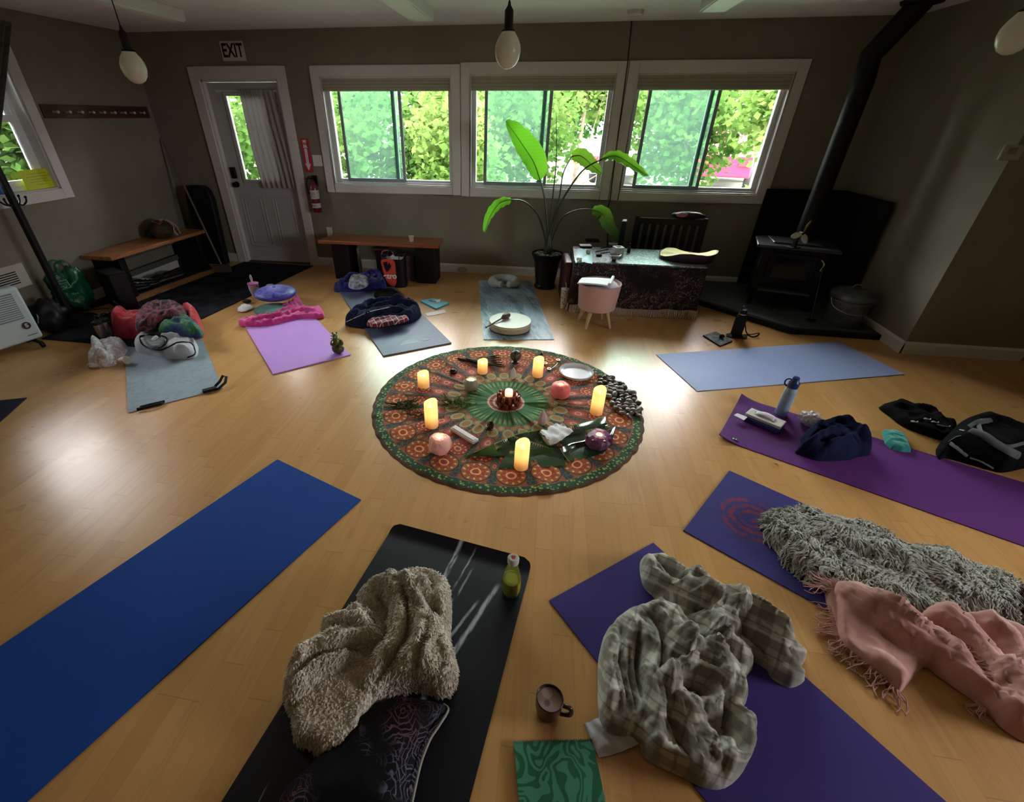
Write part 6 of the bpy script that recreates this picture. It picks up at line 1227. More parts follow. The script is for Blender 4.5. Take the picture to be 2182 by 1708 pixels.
a, b, c_, d_ = FP(((1497, 716), (1525, 708), (1561, 728), (1534, 739))); root = empty('tablet', (a+c_)/2, 0, 'small dark tablet book with a pouch lying beside the flask', 'tablet'); mb = MB(); mb.prism([((p-root.location).x, (p-root.location).y) for p in (a, b, c_, d_)], 0, .012); mb.build('cover', m_blk, root, bevel=.003); mb = MB(); mb.prism([((p-root.location).x*.86, (p-root.location).y*.86) for p in (a, b, c_, d_)], .012, .013); t = NT('tablet_picture'); mb.build('cover_picture', t.bsdf(t.ramp(t.noise(t.co(), 30, 3), (.35, (.01, .03, .03)), (.55, (.04, .11, .10)), (.7, (.16, .15, .12))), .25), root); mb = MB(); mb.ell((.03, .0, .03), (.022, .016, .018)); mb.build('earbud_case', m_blk, root)
# thermostat on the nook wall
p = wy(2152, 325, 3.95); root = empty('thermostat', (min(p.x, 3.8), 3.95, p.z), 0, 'small pale thermostat on the right-hand nook wall', 'thermostat'); mb = MB(); mb.box((-.06, -.02, -.045), (.06, 0, .045)); mb.build('thermostat_case', mat('thermostat_tan', (.30, .30, .22), .5), root, bevel=.006); mb = MB(); mb.box((-.03, -.0215, -.01), (.02, -.0195, .03)); mb.build('display', mat('display_green', (.16, .18, .13), .3), root)
# ================================================================= soft things
def pile(name, out, folds, m, label, cat, H=.06, zfar=None, group=None, parent=None, zf=None, **kw):
    zfar = H*.55 if zfar is None else zfar; ys = [p[1] for p in out]; y0, y1 = min(ys), max(ys); zb = kw.get('z0', .006)
    cv = lambda p, k=1.0: fl(p[0], p[1], zb+zfar*max(0, min(1, (y1-p[1])/(y1-y0)))*k)
    O = [cv(p) for p in out]; zt = zb+H*.8 if zf is None else zf
    F_ = [([fl(a, b, zt) for a, b in spl(f[0])], f[1], f[2]) for f in folds]
    o = cloth(name, [(p.x, p.y) for p in O], F_, m, H=H, parent=parent, **kw)
    if parent is None: tag(o, label, cat, group)
    return o
def spl(P): return [(p.x, p.y) for p in spline([(a, b, 0) for a, b in P], 5)] if len(P) > 2 else P
# ---------------------------------------------------------------- sherpa fleece blanket
def m_sherpa():
    t = NT('sherpa_fleece'); c = t.co(); v_ = t.voro(c, 95); n = t.noise(c, 90, 3, .65); k = v_*.6+n*.5
    col = t.mix(t.noise(c, 5, 3), (.74, .67, .57), (.86, .79, .70)); col = t.mix(k.ss(.75, .30), (.60, .53, .43), col)
    return t.bsdf(col, 1, 0, t.bump(k, 1.0, .008), .05, sheen=.5)
M_SH = m_sherpa()
root = pile('sherpa_blanket', [(907, 1230), (951, 1253), (961, 1286), (959, 1337), (957, 1374), (973, 1426), (969, 1459), (947, 1479), (918, 1472), (881, 1466), (837, 1473), (811, 1495), (798, 1521), (797, 1569), (771, 1595), (727, 1624), (694, 1620), (661, 1595), (631, 1584), (624, 1532), (609, 1495), (613, 1451), (646, 1403), (679, 1381), (684, 1356), (705, 1330), (756, 1308), (763, 1275), (793, 1258), (837, 1242)],
  [([(768, 1300), (790, 1266), (825, 1268), (850, 1300), (860, 1350), (842, 1400), (790, 1450)], 0.0997, 0.054), ([(845, 1270), (885, 1285), (903, 1325), (905, 1390), (880, 1440), (835, 1480)], 0.1087, 0.054), ([(890, 1285), (930, 1305), (948, 1350), (935, 1400), (905, 1445)], 0.0906, 0.054),
   ([(840, 1248), (905, 1238), (945, 1262), (956, 1310)], 0.0906, 0.034), ([(686, 1352), (720, 1335), (760, 1332), (790, 1350)], 0.0816, 0.036), ([(625, 1450), (665, 1408), (720, 1392), (775, 1378), (815, 1352)], 0.0906, 0.036), ([(618, 1488), (665, 1448), (720, 1420), (760, 1398)], 0.0816, 0.031), ([(960, 1400), (966, 1440), (940, 1470), (920, 1455), (935, 1432)], 0.0725, 0.030), ([(700, 1375), (740, 1358), (775, 1352), (800, 1330)], 0.0544, 0.024),
   ([(805, 1460), (850, 1420), (876, 1370), (872, 1310), (850, 1280)], -0.0906, 0.022), ([(850, 1480), (895, 1440), (918, 1390), (915, 1330)], -0.0816, 0.020), ([(630, 1470), (680, 1430), (740, 1405), (800, 1385)], -0.0816, 0.018), ([(900, 1300), (930, 1330), (925, 1360)], -0.0906, 0.030), ([(775, 1520), (768, 1560), (750, 1575)], -0.0544, 0.018), ([(860, 1262), (900, 1266), (935, 1290)], -0.0816, 0.022), ([(740, 1325), (790, 1340), (800, 1365)], -0.0544, 0.015)],
  M_SH, 'fluffy oatmeal sherpa blanket heaped on the black yoga mat', 'blanket', H=.075, zfar=.07, edge=.045, res=.0085, crumple=.009, cscale=6, seed=3, z0=.007, fold_jit=.35, par=.0)
tg = fl(787, 1352, .12); mb = MB(); mb.grid(lambda u, v: (tg.x+.035*u+.006*v, tg.y-.01*u+.022*v, tg.z+.012+.006*sin(u*4)), 8, 5); mb.build('care_label', mat('care_label_grey', (.36, .36, .30), .7), root, solid=.001)
# floral pillow
def m_floral():
    t = NT('dark_floral'); c = t.co(); x, y, z = t.sep(c); w = t.noise(c, 8, 3, col=True); q = t.n.new('ShaderNodeMix'); q.data_type = 'VECTOR'; q.inputs[0].default_value = .08; t.t.links.new(c.s, q.inputs[4]); t.t.links.new(w.s, q.inputs[5]); c2 = V(t, q.outputs[1])
    v_ = t.voro(c2, 13, 'F1'); e = t.voro(c2, 30, 'DISTANCE_TO_EDGE'); pet = ((v_*42).sin()).ss(.55, .95)+(e.ss(.035, .012))*.8; reg = t.noise(c, 5, 2).ss(.50, .60)
    b = t.mix((pet.min(1.0))*reg, (.006, .006, .008), t.mix(t.noise(c, 3.3, 1).ss(.4, .6), (.13, .12, .19), (.15, .07, .085))); return t.bsdf(b, .8, 0, t.bump(t.noise(c, 500, 1), .2, .001), .2)
pw = pile('floral_pillow', [(800, 1500), (870, 1486), (950, 1504), (957, 1520), (920, 1570), (896, 1631), (880, 1700), (868, 1800), (596, 1800), (596, 1705), (636, 1655), (690, 1600), (740, 1540)], [], m_floral(), 'dark floral pillow with pale piping under the sherpa blanket at the bottom edge', 'pillow', H=.09, zfar=.0, edge=.16, res=.016, crumple=.003, z0=.008)
pp = spline([fl(a, b, z) for a, b, z in ((945, 1500, .02), (955, 1512, .03), (936, 1545, .04), (918, 1572, .042), (902, 1610, .045), (893, 1640, .045), (882, 1690, .045), (872, 1740, .045))], 6); mb = MB(); mb.tube(pp, .004, 8); mb.build('piping', mat('piping_grey', (.36, .35, .33), .7), pw)
pp = spline([fl(a, b, z) for a, b, z in ((592, 1740, .03), (600, 1700, .03), (622, 1672, .03))], 6); mb = MB(); mb.tube(pp, .0035, 8); mb.build('piping', mat('piping_grey', (.36, .35, .33), .7), pw)
# ---------------------------------------------------------------- plaid blanket
def m_plaid():
    t = NT('grey_plaid_flannel'); c = t.co('Object', rot=radians(24)); x, y, z = t.sep(c); w = t.noise(c, 9, 2)*.05; x = x+w; y = y+w*.8+z*.9
    x = x*1.25; y = y*1.25
    def band(u, per, off, wd, sf): f = ((u+off)*(1/per)).frac()-.5; return f.abs().ss(wd+sf, wd-sf)
    b = t.mix(t.noise(c, 7, 3), (.40, .39, .32), (.48, .47, .40)); dark = (.105, .10, .08)
    b = t.mix(band(x, .145, 0, .20, .03)*.55, b, dark); b = t.mix(band(y, .145, .03, .20, .03)*.55, b, dark)
    b = t.mix(band(x, .145, .072, .035, .012)*.55, b, (.10, .10, .10)); b = t.mix(band(y, .145, .10, .035, .012)*.55, b, (.10, .10, .10)); b = t.mix(band(x, .29, .02, .025, .01)*.5, b, (.62, .64, .62)); b = t.mix(band(y, .29, .06, .025, .01)*.5, b, (.62, .64, .62))
    return t.bsdf(b, .9, 0, t.bump(t.noise(c, 350, 2), .35, .0015), .15, sheen=.6)
M_PLAID = m_plaid()
root = pile('plaid_blanket', [(1368, 1189), (1376, 1174), (1417, 1173), (1427, 1182), (1442, 1209), (1482, 1230), (1497, 1244), (1536, 1274), (1576, 1288), (1636, 1318), (1655, 1321), (1678, 1358), (1690, 1378), (1715, 1383), (1722, 1398), (1704, 1422), (1720, 1442), (1688, 1458), (1650, 1437), (1638, 1417), (1606, 1400), (1608, 1417), (1596, 1432), (1583, 1462), (1593, 1492), (1581, 1507), (1606, 1536), (1603, 1586), (1586, 1640), (1546, 1678), (1497, 1678), (1457, 1655), (1378, 1616), (1358, 1576), (1298, 1564), (1278, 1531), (1276, 1422), (1281, 1378), (1296, 1333), (1338, 1296), (1388, 1281), (1400, 1262), (1378, 1239), (1370, 1214)],
  [([(1338, 1305), (1365, 1350), (1378, 1430), (1385, 1500), (1400, 1575)], 0.0607, .035), ([(1385, 1290), (1425, 1330), (1445, 1380), (1430, 1430)], 0.0675, .030), ([(1440, 1275), (1490, 1262), (1535, 1282), (1535, 1330), (1480, 1352)], 0.0810, .035), ([(1540, 1292), (1600, 1330), (1655, 1375), (1695, 1400)], 0.0675, .030), ([(1575, 1300), (1630, 1335), (1672, 1372)], 0.0405, .018), ([(1300, 1350), (1290, 1440), (1305, 1530)], 0.0607, .035),
   ([(1402, 1440), (1445, 1500), (1478, 1570), (1500, 1655)], 0.0540, .024), ([(1430, 1395), (1490, 1395), (1545, 1430), (1560, 1490)], 0.0743, .026), ([(1412, 1490), (1436, 1440), (1490, 1432), (1525, 1465), (1500, 1512), (1445, 1515)], 0.0540, .020), ([(1385, 1565), (1430, 1620), (1490, 1668)], 0.0473, .024), ([(1560, 1520), (1588, 1580), (1560, 1650)], 0.0540, .028), ([(1376, 1188), (1382, 1226), (1425, 1256)], 0.0473, .018), ([(1428, 1190), (1455, 1225), (1494, 1246)], 0.0473, .018), ([(1400, 1190), (1430, 1230), (1470, 1250)], -0.0405, .018), ([(1500, 1388), (1535, 1368), (1592, 1402)], 0.0540, .020),
   ([(1360, 1340), (1352, 1420), (1362, 1500)], -0.0675, .016), ([(1410, 1340), (1405, 1400), (1395, 1450)], -0.0675, .018), ([(1460, 1360), (1500, 1375), (1545, 1360)], -0.0743, .018), ([(1425, 1420), (1470, 1415), (1520, 1440)], -0.0607, .014), ([(1455, 1470), (1490, 1468), (1485, 1490)], -0.0607, .018), ([(1530, 1480), (1540, 1530), (1520, 1580)], -0.0675, .020), ([(1415, 1530), (1450, 1580), (1470, 1630)], -0.0473, .014), ([(1560, 1330), (1610, 1370), (1650, 1410)], -0.0473, .014), ([(1320, 1350), (1315, 1430), (1330, 1520)], -0.0405, .014),
   ([(1500, 1570), (1530, 1600), (1540, 1650)], 0.0405, .02), ([(1470, 1300), (1500, 1310), (1500, 1330)], -0.0405, .014)],
  M_PLAID, 'rumpled grey and cream plaid blanket on the indigo yoga mat', 'blanket', H=.05, zfar=.05, edge=.03, res=.0085, crumple=.010, cscale=8, seed=11, z0=.007, fold_jit=.5, fine=.4, par=1)
# ---------------------------------------------------------------- grey sheepskin built from wool locks
def m_wool():
    t = NT('grey_wool_locks'); c = t.co(); n = t.noise(c, 14, 4); n2 = t.noise(c, 60, 2)
    col = t.mix(n.ss(.35, .65), (.24, .245, .21), (.42, .425, .375)); col = t.mix(n2.ss(.5, .7)*.5, col, (.60, .60, .55)); return t.bsdf(col, .8, 0, None, .25, sheen=.3)
M_WOOL = m_wool()
skin = pile('sheepskin', [(1640, 1106), (1648, 1088), (1678, 1078), (1712, 1075), (1756, 1088), (1814, 1102), (1875, 1125), (1916, 1153), (1998, 1166), (2052, 1190), (2106, 1217), (2154, 1241), (2168, 1252), (2158, 1290), (2154, 1330), (2100, 1325), (2042, 1318), (1943, 1325), (1890, 1298), (1844, 1274), (1804, 1256), (1760, 1252), (1731, 1225), (1683, 1181), (1666, 1157), (1646, 1137)],
  [([(1680, 1110), (1780, 1140), (1900, 1190), (2000, 1230), (2100, 1270)], .03, .08)], M_WOOL, 'shaggy grey sheepskin lying across the indigo mat with the red print', 'sheepskin', H=.055, zfar=.06, edge=.06, res=.016, crumple=.012, cscale=9, seed=5, z0=.007)
def locks(o, n, L, w, seed, name, m, flow=(1, 0), stick=.5, curl=2.2, kind='stuff'):
    me = o.data; rg = np.random.default_rng(seed); fs = [f for f in me.polygons if f.normal.z > .05]; A = np.array([f.area for f in fs]); idx = rg.choice(len(fs), n, p=A/A.sum()); V0 = []; F0 = []; fl_ = Vector((flow[0], flow[1], 0)).normalized()
    sec = [(cos(2*pi*k/5), sin(2*pi*k/5)) for k in range(5)]; S_ = 7
    for q in idx:
        f = fs[q]; vs = [me.vertices[i].co for i in f.vertices]; a, b = rg.random(2)
        if a+b > 1: a, b = 1-a, 1-b
        p = vs[0]+(vs[1]-vs[0])*a+(vs[2]-vs[0])*b; nn = f.normal; g = noise.noise_vector(p*9); g2 = noise.noise_vector(p*30+Vector((5, 5, 5)))
        d = (nn*stick+fl_*.45+Vector((g.x, g.y, 0))*1.5+Vector((g2.x, g2.y, g2.z*.3))*.6).normalized(); s = d.cross(nn); s = s.normalized() if s.length > .01 else Vector((1, 0, 0)); LL = L*(.55+.75*rg.random()); ph = rg.random()*6.28; cr_ = curl*(.5+rg.random()); i0 = len(V0); up = s.cross(d)
        for k in range(S_):
            t_ = k/(S_-1); c_ = p+d*(LL*t_)+s*(LL*.16*sin(cr_*t_*2.6+ph))+up*(LL*.12*cos(cr_*t_*2.6+ph))-Vector((0, 0, LL*.55*t_*t_)); r = w*(.75+.6*sin(pi*min(1, t_*1.1)))*(1-t_*.75)
            c_.z = max(c_.z, .006)
            for (ca, sa_) in sec: V0.append(c_+s*(ca*r)+up*(sa_*r*.6))
        for k in range(S_-1):
            for j in range(5): F0.append((i0+k*5+j, i0+k*5+(j+1) % 5, i0+(k+1)*5+(j+1) % 5, i0+(k+1)*5+j))
    mb = MB(); mb.v = [tuple(v) for v in V0]; mb.f = F0; mb.mi = [0]*len(F0); c = mb.build(name, m, o, angle=180); c['kind'] = 'stuff'; return c
locks(skin, 9000, .046, .0056, 1, 'wool_locks', M_WOOL, flow=(-.3, -.6), stick=.55)
locks(bpy.data.objects['sherpa_blanket'], 11000, .011, .0036, 2, 'fleece_nap', M_SH, flow=(-.2, -.5), stick=.8, curl=1.5)
# ---------------------------------------------------------------- pink shawl with tassels
M_PINK = fabric('blush_wool', (.56, .29, .26), (.49, .24, .215), 6, weave=500, amt=.3, sheen=.4)
shawl = pile('pink_shawl', [(1769, 1250), (1790, 1246), (1814, 1250), (1844, 1273), (1893, 1305), (1935, 1322), (1958, 1304), (1998, 1298), (2042, 1311), (2117, 1320), (2182, 1345), (2250, 1370), (2270, 1560), (2200, 1584), (2146, 1556), (2117, 1526), (2092, 1497), (2052, 1467), (2012, 1437), (1978, 1412), (1948, 1442), (1918, 1472), (1893, 1447), (1834, 1397), (1794, 1358), (1784, 1313)],
  [([(1790, 1265), (1860, 1318), (1940, 1372), (2020, 1420), (2090, 1475), (2140, 1530)], 0.0600, .030), ([(1850, 1300), (1920, 1335), (1985, 1368), (2050, 1420)], 0.0540, .022), ([(1960, 1312), (2020, 1345), (2080, 1400), (2130, 1460)], 0.0600, .030), ([(2060, 1330), (2130, 1370), (2180, 1430)], 0.0540, .028), ([(2120, 1480), (2160, 1450), (2200, 1440)], 0.0600, .03), ([(2130, 1530), (2180, 1500), (2220, 1480)], 0.0480, .025), ([(1870, 1350), (1930, 1385), (1975, 1405)], -0.0360, .02), ([(1960, 1340), (2030, 1390), (2090, 1445)], -0.0540, .018), ([(2020, 1325), (2090, 1370), (2140, 1430)], -0.0480, .018), ([(1850, 1400), (1890, 1420), (1915, 1450)], 0.0240, .02)],
  M_PINK, 'blush pink shawl with long tassels spilling off the sheepskin', 'shawl', H=.030, zfar=.05, edge=.025, res=.010, par=1, crumple=.008, cscale=9, seed=21, z0=.008, fold_jit=.3)
for v in shawl.data.vertices:           # the shawl rides over the sheepskin
    if v.co.z > .009:
        a = fl(1790, 1265, 0); k = max(0, min(1, ((v.co.y-fl(1900, 1400, 0).y)/.22))); v.co.z += .045*k*k*(3-2*k)
def tassels(pts, n, L, seed, d0, name='tassel', z=.03, zs=0.0, w=.0022):
    """strings along a picture polyline, leaving in the picture direction d0"""
    rg = np.random.default_rng(seed); P_ = [fl(a, b, z) for a, b in pts]; Q = spline(P_, 6)
    for k in range(n):
        f = (k+.5)/n*(len(Q)-1); i = int(f); p = Q[i].lerp(Q[i+1], f-i); dd = Vector(d0[min(int(k/n*len(d0)), len(d0)-1)]).normalized(); mb = MB()
        for s in range(2):
            e = (dd+Vector((rg.normal()*.28, rg.normal()*.28, 0))).normalized(); LL = L*(.75+.4*rg.random()); sd = Vector((-e.y, e.x, 0)); c_ = [p, p+e*LL*.3+sd*rg.normal()*.006+Vector((0, 0, .004)), p+e*LL*.65+sd*rg.normal()*.012, p+e*LL+sd*rg.normal()*.012]
            c_[2].z = zs+.5*(z-zs)*.5+.006; c_[3].z = zs+.008+.004*rg.random(); mb.tube(spline(c_, 4), list(np.linspace(w, w*.75, 13)), 6)
            mb.ell(c_[0]+e*LL*.06, (w*1.5, w*1.5, w*1.3), 8, 6)
        mb.build(name, M_PINK, shawl, angle=180)
tassels([(1782, 1300), (1786, 1340), (1800, 1366), (1836, 1400), (1880, 1438), (1916, 1472)], 34, .075, 1, [(-.9, .25, 0), (-.9, .0, 0), (-.8, -.25, 0), (-.75, -.4, 0), (-.6, -.6, 0), (-.4, -.8, 0)], z=.02)
tassels([(1768, 1262), (1775, 1250), (1795, 1246), (1815, 1250)], 16, .085, 2, [(-1, .3, 0), (-.9, .6, 0), (-.5, .8, 0), (.1, .9, 0)], z=.07, zs=.055)
tassels([(2012, 1352), (2030, 1385), (2052, 1420), (2085, 1440)], 22, .08, 3, [(.6, .5, 0), (.9, .1, 0), (.7, -.3, 0)], z=.085, zs=.075)
tassels([(2078, 1492), (2098, 1508)], 6, .05, 4, [(-.4, -.8, 0)], z=.02)
t = NT('maroon_weave'); c = t.co(); v_ = t.voro(c, 90); tag(pile('woven_cushion', [(2160, 1268), (2200, 1250), (2260, 1260), (2270, 1350), (2200, 1348), (2160, 1335)], [], t.bsdf(t.mix(v_.ss(.2, .6), (.20, .055, .06), (.10, .025, .03)), .9, 0, t.bump(v_, .8, .004), .1), 'x', 'cushion', H=.09, edge=.06, res=.014, z0=.006), 'maroon woven cushion at the right edge beyond the sheepskin', 'cushion')
# ---------------------------------------------------------------- right: navy top, pouch, black clothes, backpack
M_NAVY = fabric('navy_fleece', (.006, .008, .030), (.010, .014, .045), 8, weave=300, amt=.5)
pile('navy_jumper', [(1698, 955), (1712, 945), (1719, 908), (1746, 897), (1787, 885), (1814, 899), (1831, 916), (1858, 943), (1856, 964), (1831, 969), (1807, 979), (1746, 982), (1719, 970)], [([(1725, 915), (1770, 900), (1820, 920), (1845, 945)], .05, .03), ([(1705, 955), (1760, 930), (1800, 925)], .04, .025), ([(1740, 975), (1790, 950), (1840, 955)], .04, .025), ([(1730, 935), (1770, 918)], -.05, .02)], M_NAVY, 'crumpled navy jumper on the plum yoga mat', 'clothing', H=.09, zfar=.11, edge=.07, res=.012, crumple=.018, cscale=11, seed=31)
tl = pile('teal_pouch', [(1882, 914), (1905, 915), (1929, 926), (1936, 945), (1940, 963), (1920, 962), (1899, 956), (1887, 943)], [([(1890, 925), (1912, 928), (1928, 935)], .006, .012), ([(1892, 938), (1915, 938), (1933, 948)], .007, .010)], fabric('teal_cotton', (.035, .30, .27), (.025, .24, .22)), 'small teal fabric pouch lying at the edge of the plum mat', 'pouch', H=.028, zfar=.02, edge=.03, res=.006, crumple=.004, cscale=24, seed=2, smooth_outline=1)
M_BKC = fabric('black_jersey', (.003, .003, .003), (.006, .006, .006), 10, weave=400)
pile('black_cardigan', [(1876, 861), (1900, 855), (1916, 848), (1931, 854), (1944, 860), (1977, 860), (2002, 882), (2004, 892), (2036, 900), (2034, 929), (2008, 937), (1963, 922), (1923, 903), (1897, 880)], [([(1890, 865), (1930, 870), (1980, 900)], .02, .03), ([(1940, 868), (1985, 878), (2010, 905)], .02, .025)], M_BKC, 'black cardigan flung on the floor beside the backpack', 'clothing', H=.035, zfar=.03, edge=.04, res=.012, crumple=.010, seed=6)
P = fl(1972, 893, .06); root = empty('earphones', P, 0, 'shiny white earphones lying on the black cardigan', 'earphones'); m_gl = mat('gloss_white', (.7, .7, .72), .15)
for dx, dy in ((0, 0), (.025, -.03), (-.10, -.045)): mb = MB(); mb.ell((dx, dy, .004), (.012, .007, .006), 12, 8); mb.tube(spline([(dx, dy, .004), (dx+.02, dy-.008, .006), (dx+.03, dy+.006, .004)], 4), .003, 6); mb.build('earbud', m_gl, root)
p0 = Vector((.02, -.05, .0)); mb = MB(); mb.tube(spline([(.03, -.055, .002), (.06, -.07, .003), (.09, -.07, .003), (.095, -.06, .004)], 5), .0025, 6); mb.build('wire', m_gl, root)
m_pk = fabric('backpack_black', (.004, .004, .005), (.007, .007, .008), 10, weave=250); m_pg = fabric('backpack_grey', (.13, .145, .16), (.10, .115, .13), 10, weave=250)
bp = pile('backpack', [(2036, 900), (2052, 888), (2084, 877), (2111, 889), (2143, 900), (2190, 915), (2235, 940), (2235, 985), (2190, 992), (2140, 1006), (2117, 1000), (2067, 978), (2025, 962), (2009, 967), (2008, 938)], [([(2050, 905), (2100, 895), (2160, 915)], .03, .05)], m_pk, 'black and grey backpack lying on the end of the plum yoga mat', 'backpack', H=.15, zfar=.13, edge=.10, res=.014, crumple=.006, cscale=7, seed=9, z0=.008)
def onbp(pts, w, name, m, lift=.004, nu=40):
    """a panel or strap laid on the backpack's surface"""
    dg = bpy.context.evaluated_depsgraph_get(); inv = bp.matrix_world.inverted(); C0 = Vector((0, 0, CAMZ)); Q = spl(pts); L_, R_ = [], []
    for a, b in Q:
        d = ray(a, b).normalized(); ok, loc, nr, ix = bp.ray_cast(C0, d); loc = loc if ok else fl(a, b, .03); L_.append(loc+Vector((0, 0, lift)))
    mb = MB(); mb.tube(L_, w, 8, flat=.35); return mb.build(name, m, bp)
bpy.context.view_layer.update()
onbp([(2064, 912), (2085, 900), (2112, 896)], .016, 'grey_panel', m_pg); onbp([(2066, 918), (2095, 928), (2120, 945), (2150, 962), (2170, 972)], .022, 'grey_panel', m_pg); onbp([(2084, 905), (2092, 925), (2120, 945), (2150, 952), (2180, 945)], .010, 'grey_panel', m_pg); onbp([(2020, 942), (2035, 932), (2046, 929)], .006, 'grey_strap', m_pg); onbp([(2024, 945), (2040, 956), (2060, 972)], .012, 'grey_strap', m_pg); onbp([(2066, 976), (2090, 984), (2116, 999)], .006, 'grey_strap', m_pg); onbp([(2044, 916), (2054, 918)], .003, 'zip_pull', m_gl)
# ---------------------------------------------------------------- plum mat: bottle, tissues, books
P = fl(1656, 880, .006); P = fl(1663, 882, .006); root = empty('water_bottle', P, radians(150), 'pale blue water bottle with a navy flip lid on the plum mat', 'bottle'); h = topz(P, 1676, 800); k = h/.27
mb = MB(); mb.lathe([(0, 0), (.033, 0), (.036, .006), (.0365, .17*k), (.034, .185*k), (.024, .205*k), (0, .205*k)], 32); mb.build('bottle_body', mat('powder_blue', (.26, .36, .46), .45), root, weld=True); m_nl = mat('navy_plastic', (.015, .04, .15), .35)
mb = MB(); mb.lathe([(0, .20*k), (.030, .20*k), (.032, .235*k), (.022, .245*k), (.018, .27*k), (0, .27*k)], 28); mb.build('flip_lid', m_nl, root, weld=True); mb = MB(); mb.tube([(.030+.020*cos(a), 0, .225*k+.026*sin(a)) for a in np.linspace(0, 2*pi, 18, endpoint=False)], .0045, 8, closed=True); mb.build('carry_loop', m_nl, root)
a, b, c_, d_ = FP(((1583, 893), (1603, 882), (1672, 903), (1660, 925)), .02); ctr = (a+c_)/2; an = atan2((d_-a).y, (d_-a).x); Lb = (d_-a).length; Wb = (b-a).length+.02
root = empty('spiral_notebook', (ctr.x, ctr.y, .0065), an, 'thick blue spiral notebook under a box of tissues on the plum mat', 'notebook'); mb = MB(); mb.cbox((0, 0, .013), (Lb, .11, .026)); mb.build('cover', mat('cobalt_cover', (.02, .035, .30), .45), root, bevel=.003)
mb = MB(); 
for k in range(20): mb.tube([(-Lb/2+.01+(Lb-.02)*k/19, -.055+.006*cos(q), .013+.015*sin(q)) for q in np.linspace(0, 2*pi, 9, endpoint=False)], .0012, 5, closed=True)
mb.build('spiral', mat('spiral_grey', (.12, .12, .14), .4), root)
root = empty('tissue_box', (ctr.x, ctr.y, .033), an, 'flat white pack of tissues lying open on the blue notebook', 'tissues'); m_tb = mat('tissue_card', (.58, .55, .53), .6); mb = MB(); mb.cbox((.0, .005, .010), (Lb*.98, .10, .020)); mb.build('pack', m_tb, root, bevel=.004); mb = MB(); mb.prism([(-.07, .015), (-.06, .03), (-.055, .012)], .0202, .0206); mb.cbox((.05, -.02, .0204), (.018, .006, .0006)); mb.build('printed_mark', m_blk, root)
mb = MB(); mb.grid(lambda u, v: (-.06+.11*u, .005+.05*(v-.5)+.01*u, .022+.028*u*(1-u)*2+.008*sin(v*3)), 12, 8); mb.build('tissue', mat('tissue_white', (.68, .66, .70), .8), root, solid=.001)
a, b, c_, d_ = FP(((1563, 886), (1570, 882), (1592, 890), (1584, 897)), .03); mb = MB(); cc = (a+b+c_+d_)/4; mb.prism([((p-cc).x, (p-cc).y) for p in (a, b, c_, d_)], 0, .004); tag(mb.build('paper_strip', mat('tissue_white', (.68, .66, .70), .8), loc=(cc.x, cc.y, .034)), 'white paper strip sticking out left of the tissue pack', 'paper')
t = NT('cling_plastic'); c = t.co(); n = t.noise(c, 45, 4); M_CL = t.bsdf(t.mix(n, (.52, .50, .56), (.72, .72, .76)), .18, 0, t.bump(n, .9, .01), .9, alpha=.78)
P = fl(1720, 903, .006); mb = MB(); mb.ell((0, 0, .042), (.058, .05, .044), 40, 26, fn=lambda d: 1+.28*noise.noise(d*3.1)+.16*abs(noise.noise(d*8))); tag(mb.build('plastic_wrap', M_CL, loc=P, angle=18), 'crumpled ball of clear plastic wrap beside the blue bottle', 'wrapper')
P = fl(1654, 988, 0); mb = MB(); mb.ell((0, 0, .005), (.008, .006, .005), 8, 6, fn=lambda d: 1+.4*noise.noise(d*3)); tag(mb.build('crumb', mat('cream_crumb', (.6, .5, .25), .8), loc=P), 'tiny cream crumb on the bare floor between the two purple mats', 'crumb')
# ---------------------------------------------------------------- foreground: mug, notebook, tissue, glass bottle
P = fl(1166, 1516, 0); h = .095; r = .044; root = empty('mug', P, radians(-12), 'dark red-brown mug of frothy cocoa on the floor at the bottom centre', 'mug'); m_mg = mat('maroon_glaze', (.045, .014, .016), .25)
mb = MB(); mb.lathe([(0, 0), (.030, 0), (.036, .006), (.043, .05), (r, h-.002), (r-.002, h), (r-.004, h-.002), (.039, .05), (.033, .010), (0, .009)], 36); mb.build('mug_body', m_mg, root, weld=True); mb = MB(); mb.tube(spline([(r-.003, 0, h-.015), (r+.024, 0, h-.018), (r+.026, 0, h-.055), (r-.004, 0, h-.072)], 6), .0075, 10); mb.build('handle', m_mg, root)
t = NT('cocoa_froth'); c = t.co(); x, y, z = t.sep(c); n = t.noise(c, 60, 3); sp = ((x+.005)*(x+.005)+(y+.012)*(y+.012)).sqrt(); b = t.mix(n, (.28, .20, .18), (.34, .25, .23)); b = t.mix(sp.ss(.014, .006), b, (.13, .07, .05)); b = t.mix(((x+.012)*(x+.012)+(y-.018)*(y-.018)).sqrt().ss(.020, .014)*.6, b, (.55, .48, .46)); mb = MB(); mb.prism([(.0395*cos(a), .0395*sin(a)) for a in np.linspace(0, 2*pi, 32, endpoint=False)], h-.016, h-.013); mb.build('cocoa', t.bsdf(b, .6), root, smooth=False)
a, b, c_ = fl(1094, 1577, .012), fl(1262, 1573, .012), fl(1098, 1700, .012); an = atan2((b-a).y, (b-a).x); w_ = (b-a).length; root = empty('green_notebook', a, an, 'green wire-bound notebook with a swirling pattern at the bottom edge', 'notebook'); root.location.z = 0
t = NT('green_swirls'); c = t.co(); n = t.noise(c, 8, 1, .4, 1.4); s = ((n*42).sin()).ss(-.15, .15); M_GN = t.bsdf(t.mix(s, (.010, .12, .06), (.05, .26, .16)), .5); mb = MB(); mb.box((0, -.27, .010), (w_, -.002, .014)); mb.build('cover', M_GN, root, bevel=.001); mb = MB(); mb.box((.002, -.268, .001), (w_-.001, -.004, .010)); mb.build('pages', m_pap, root); mb = MB()
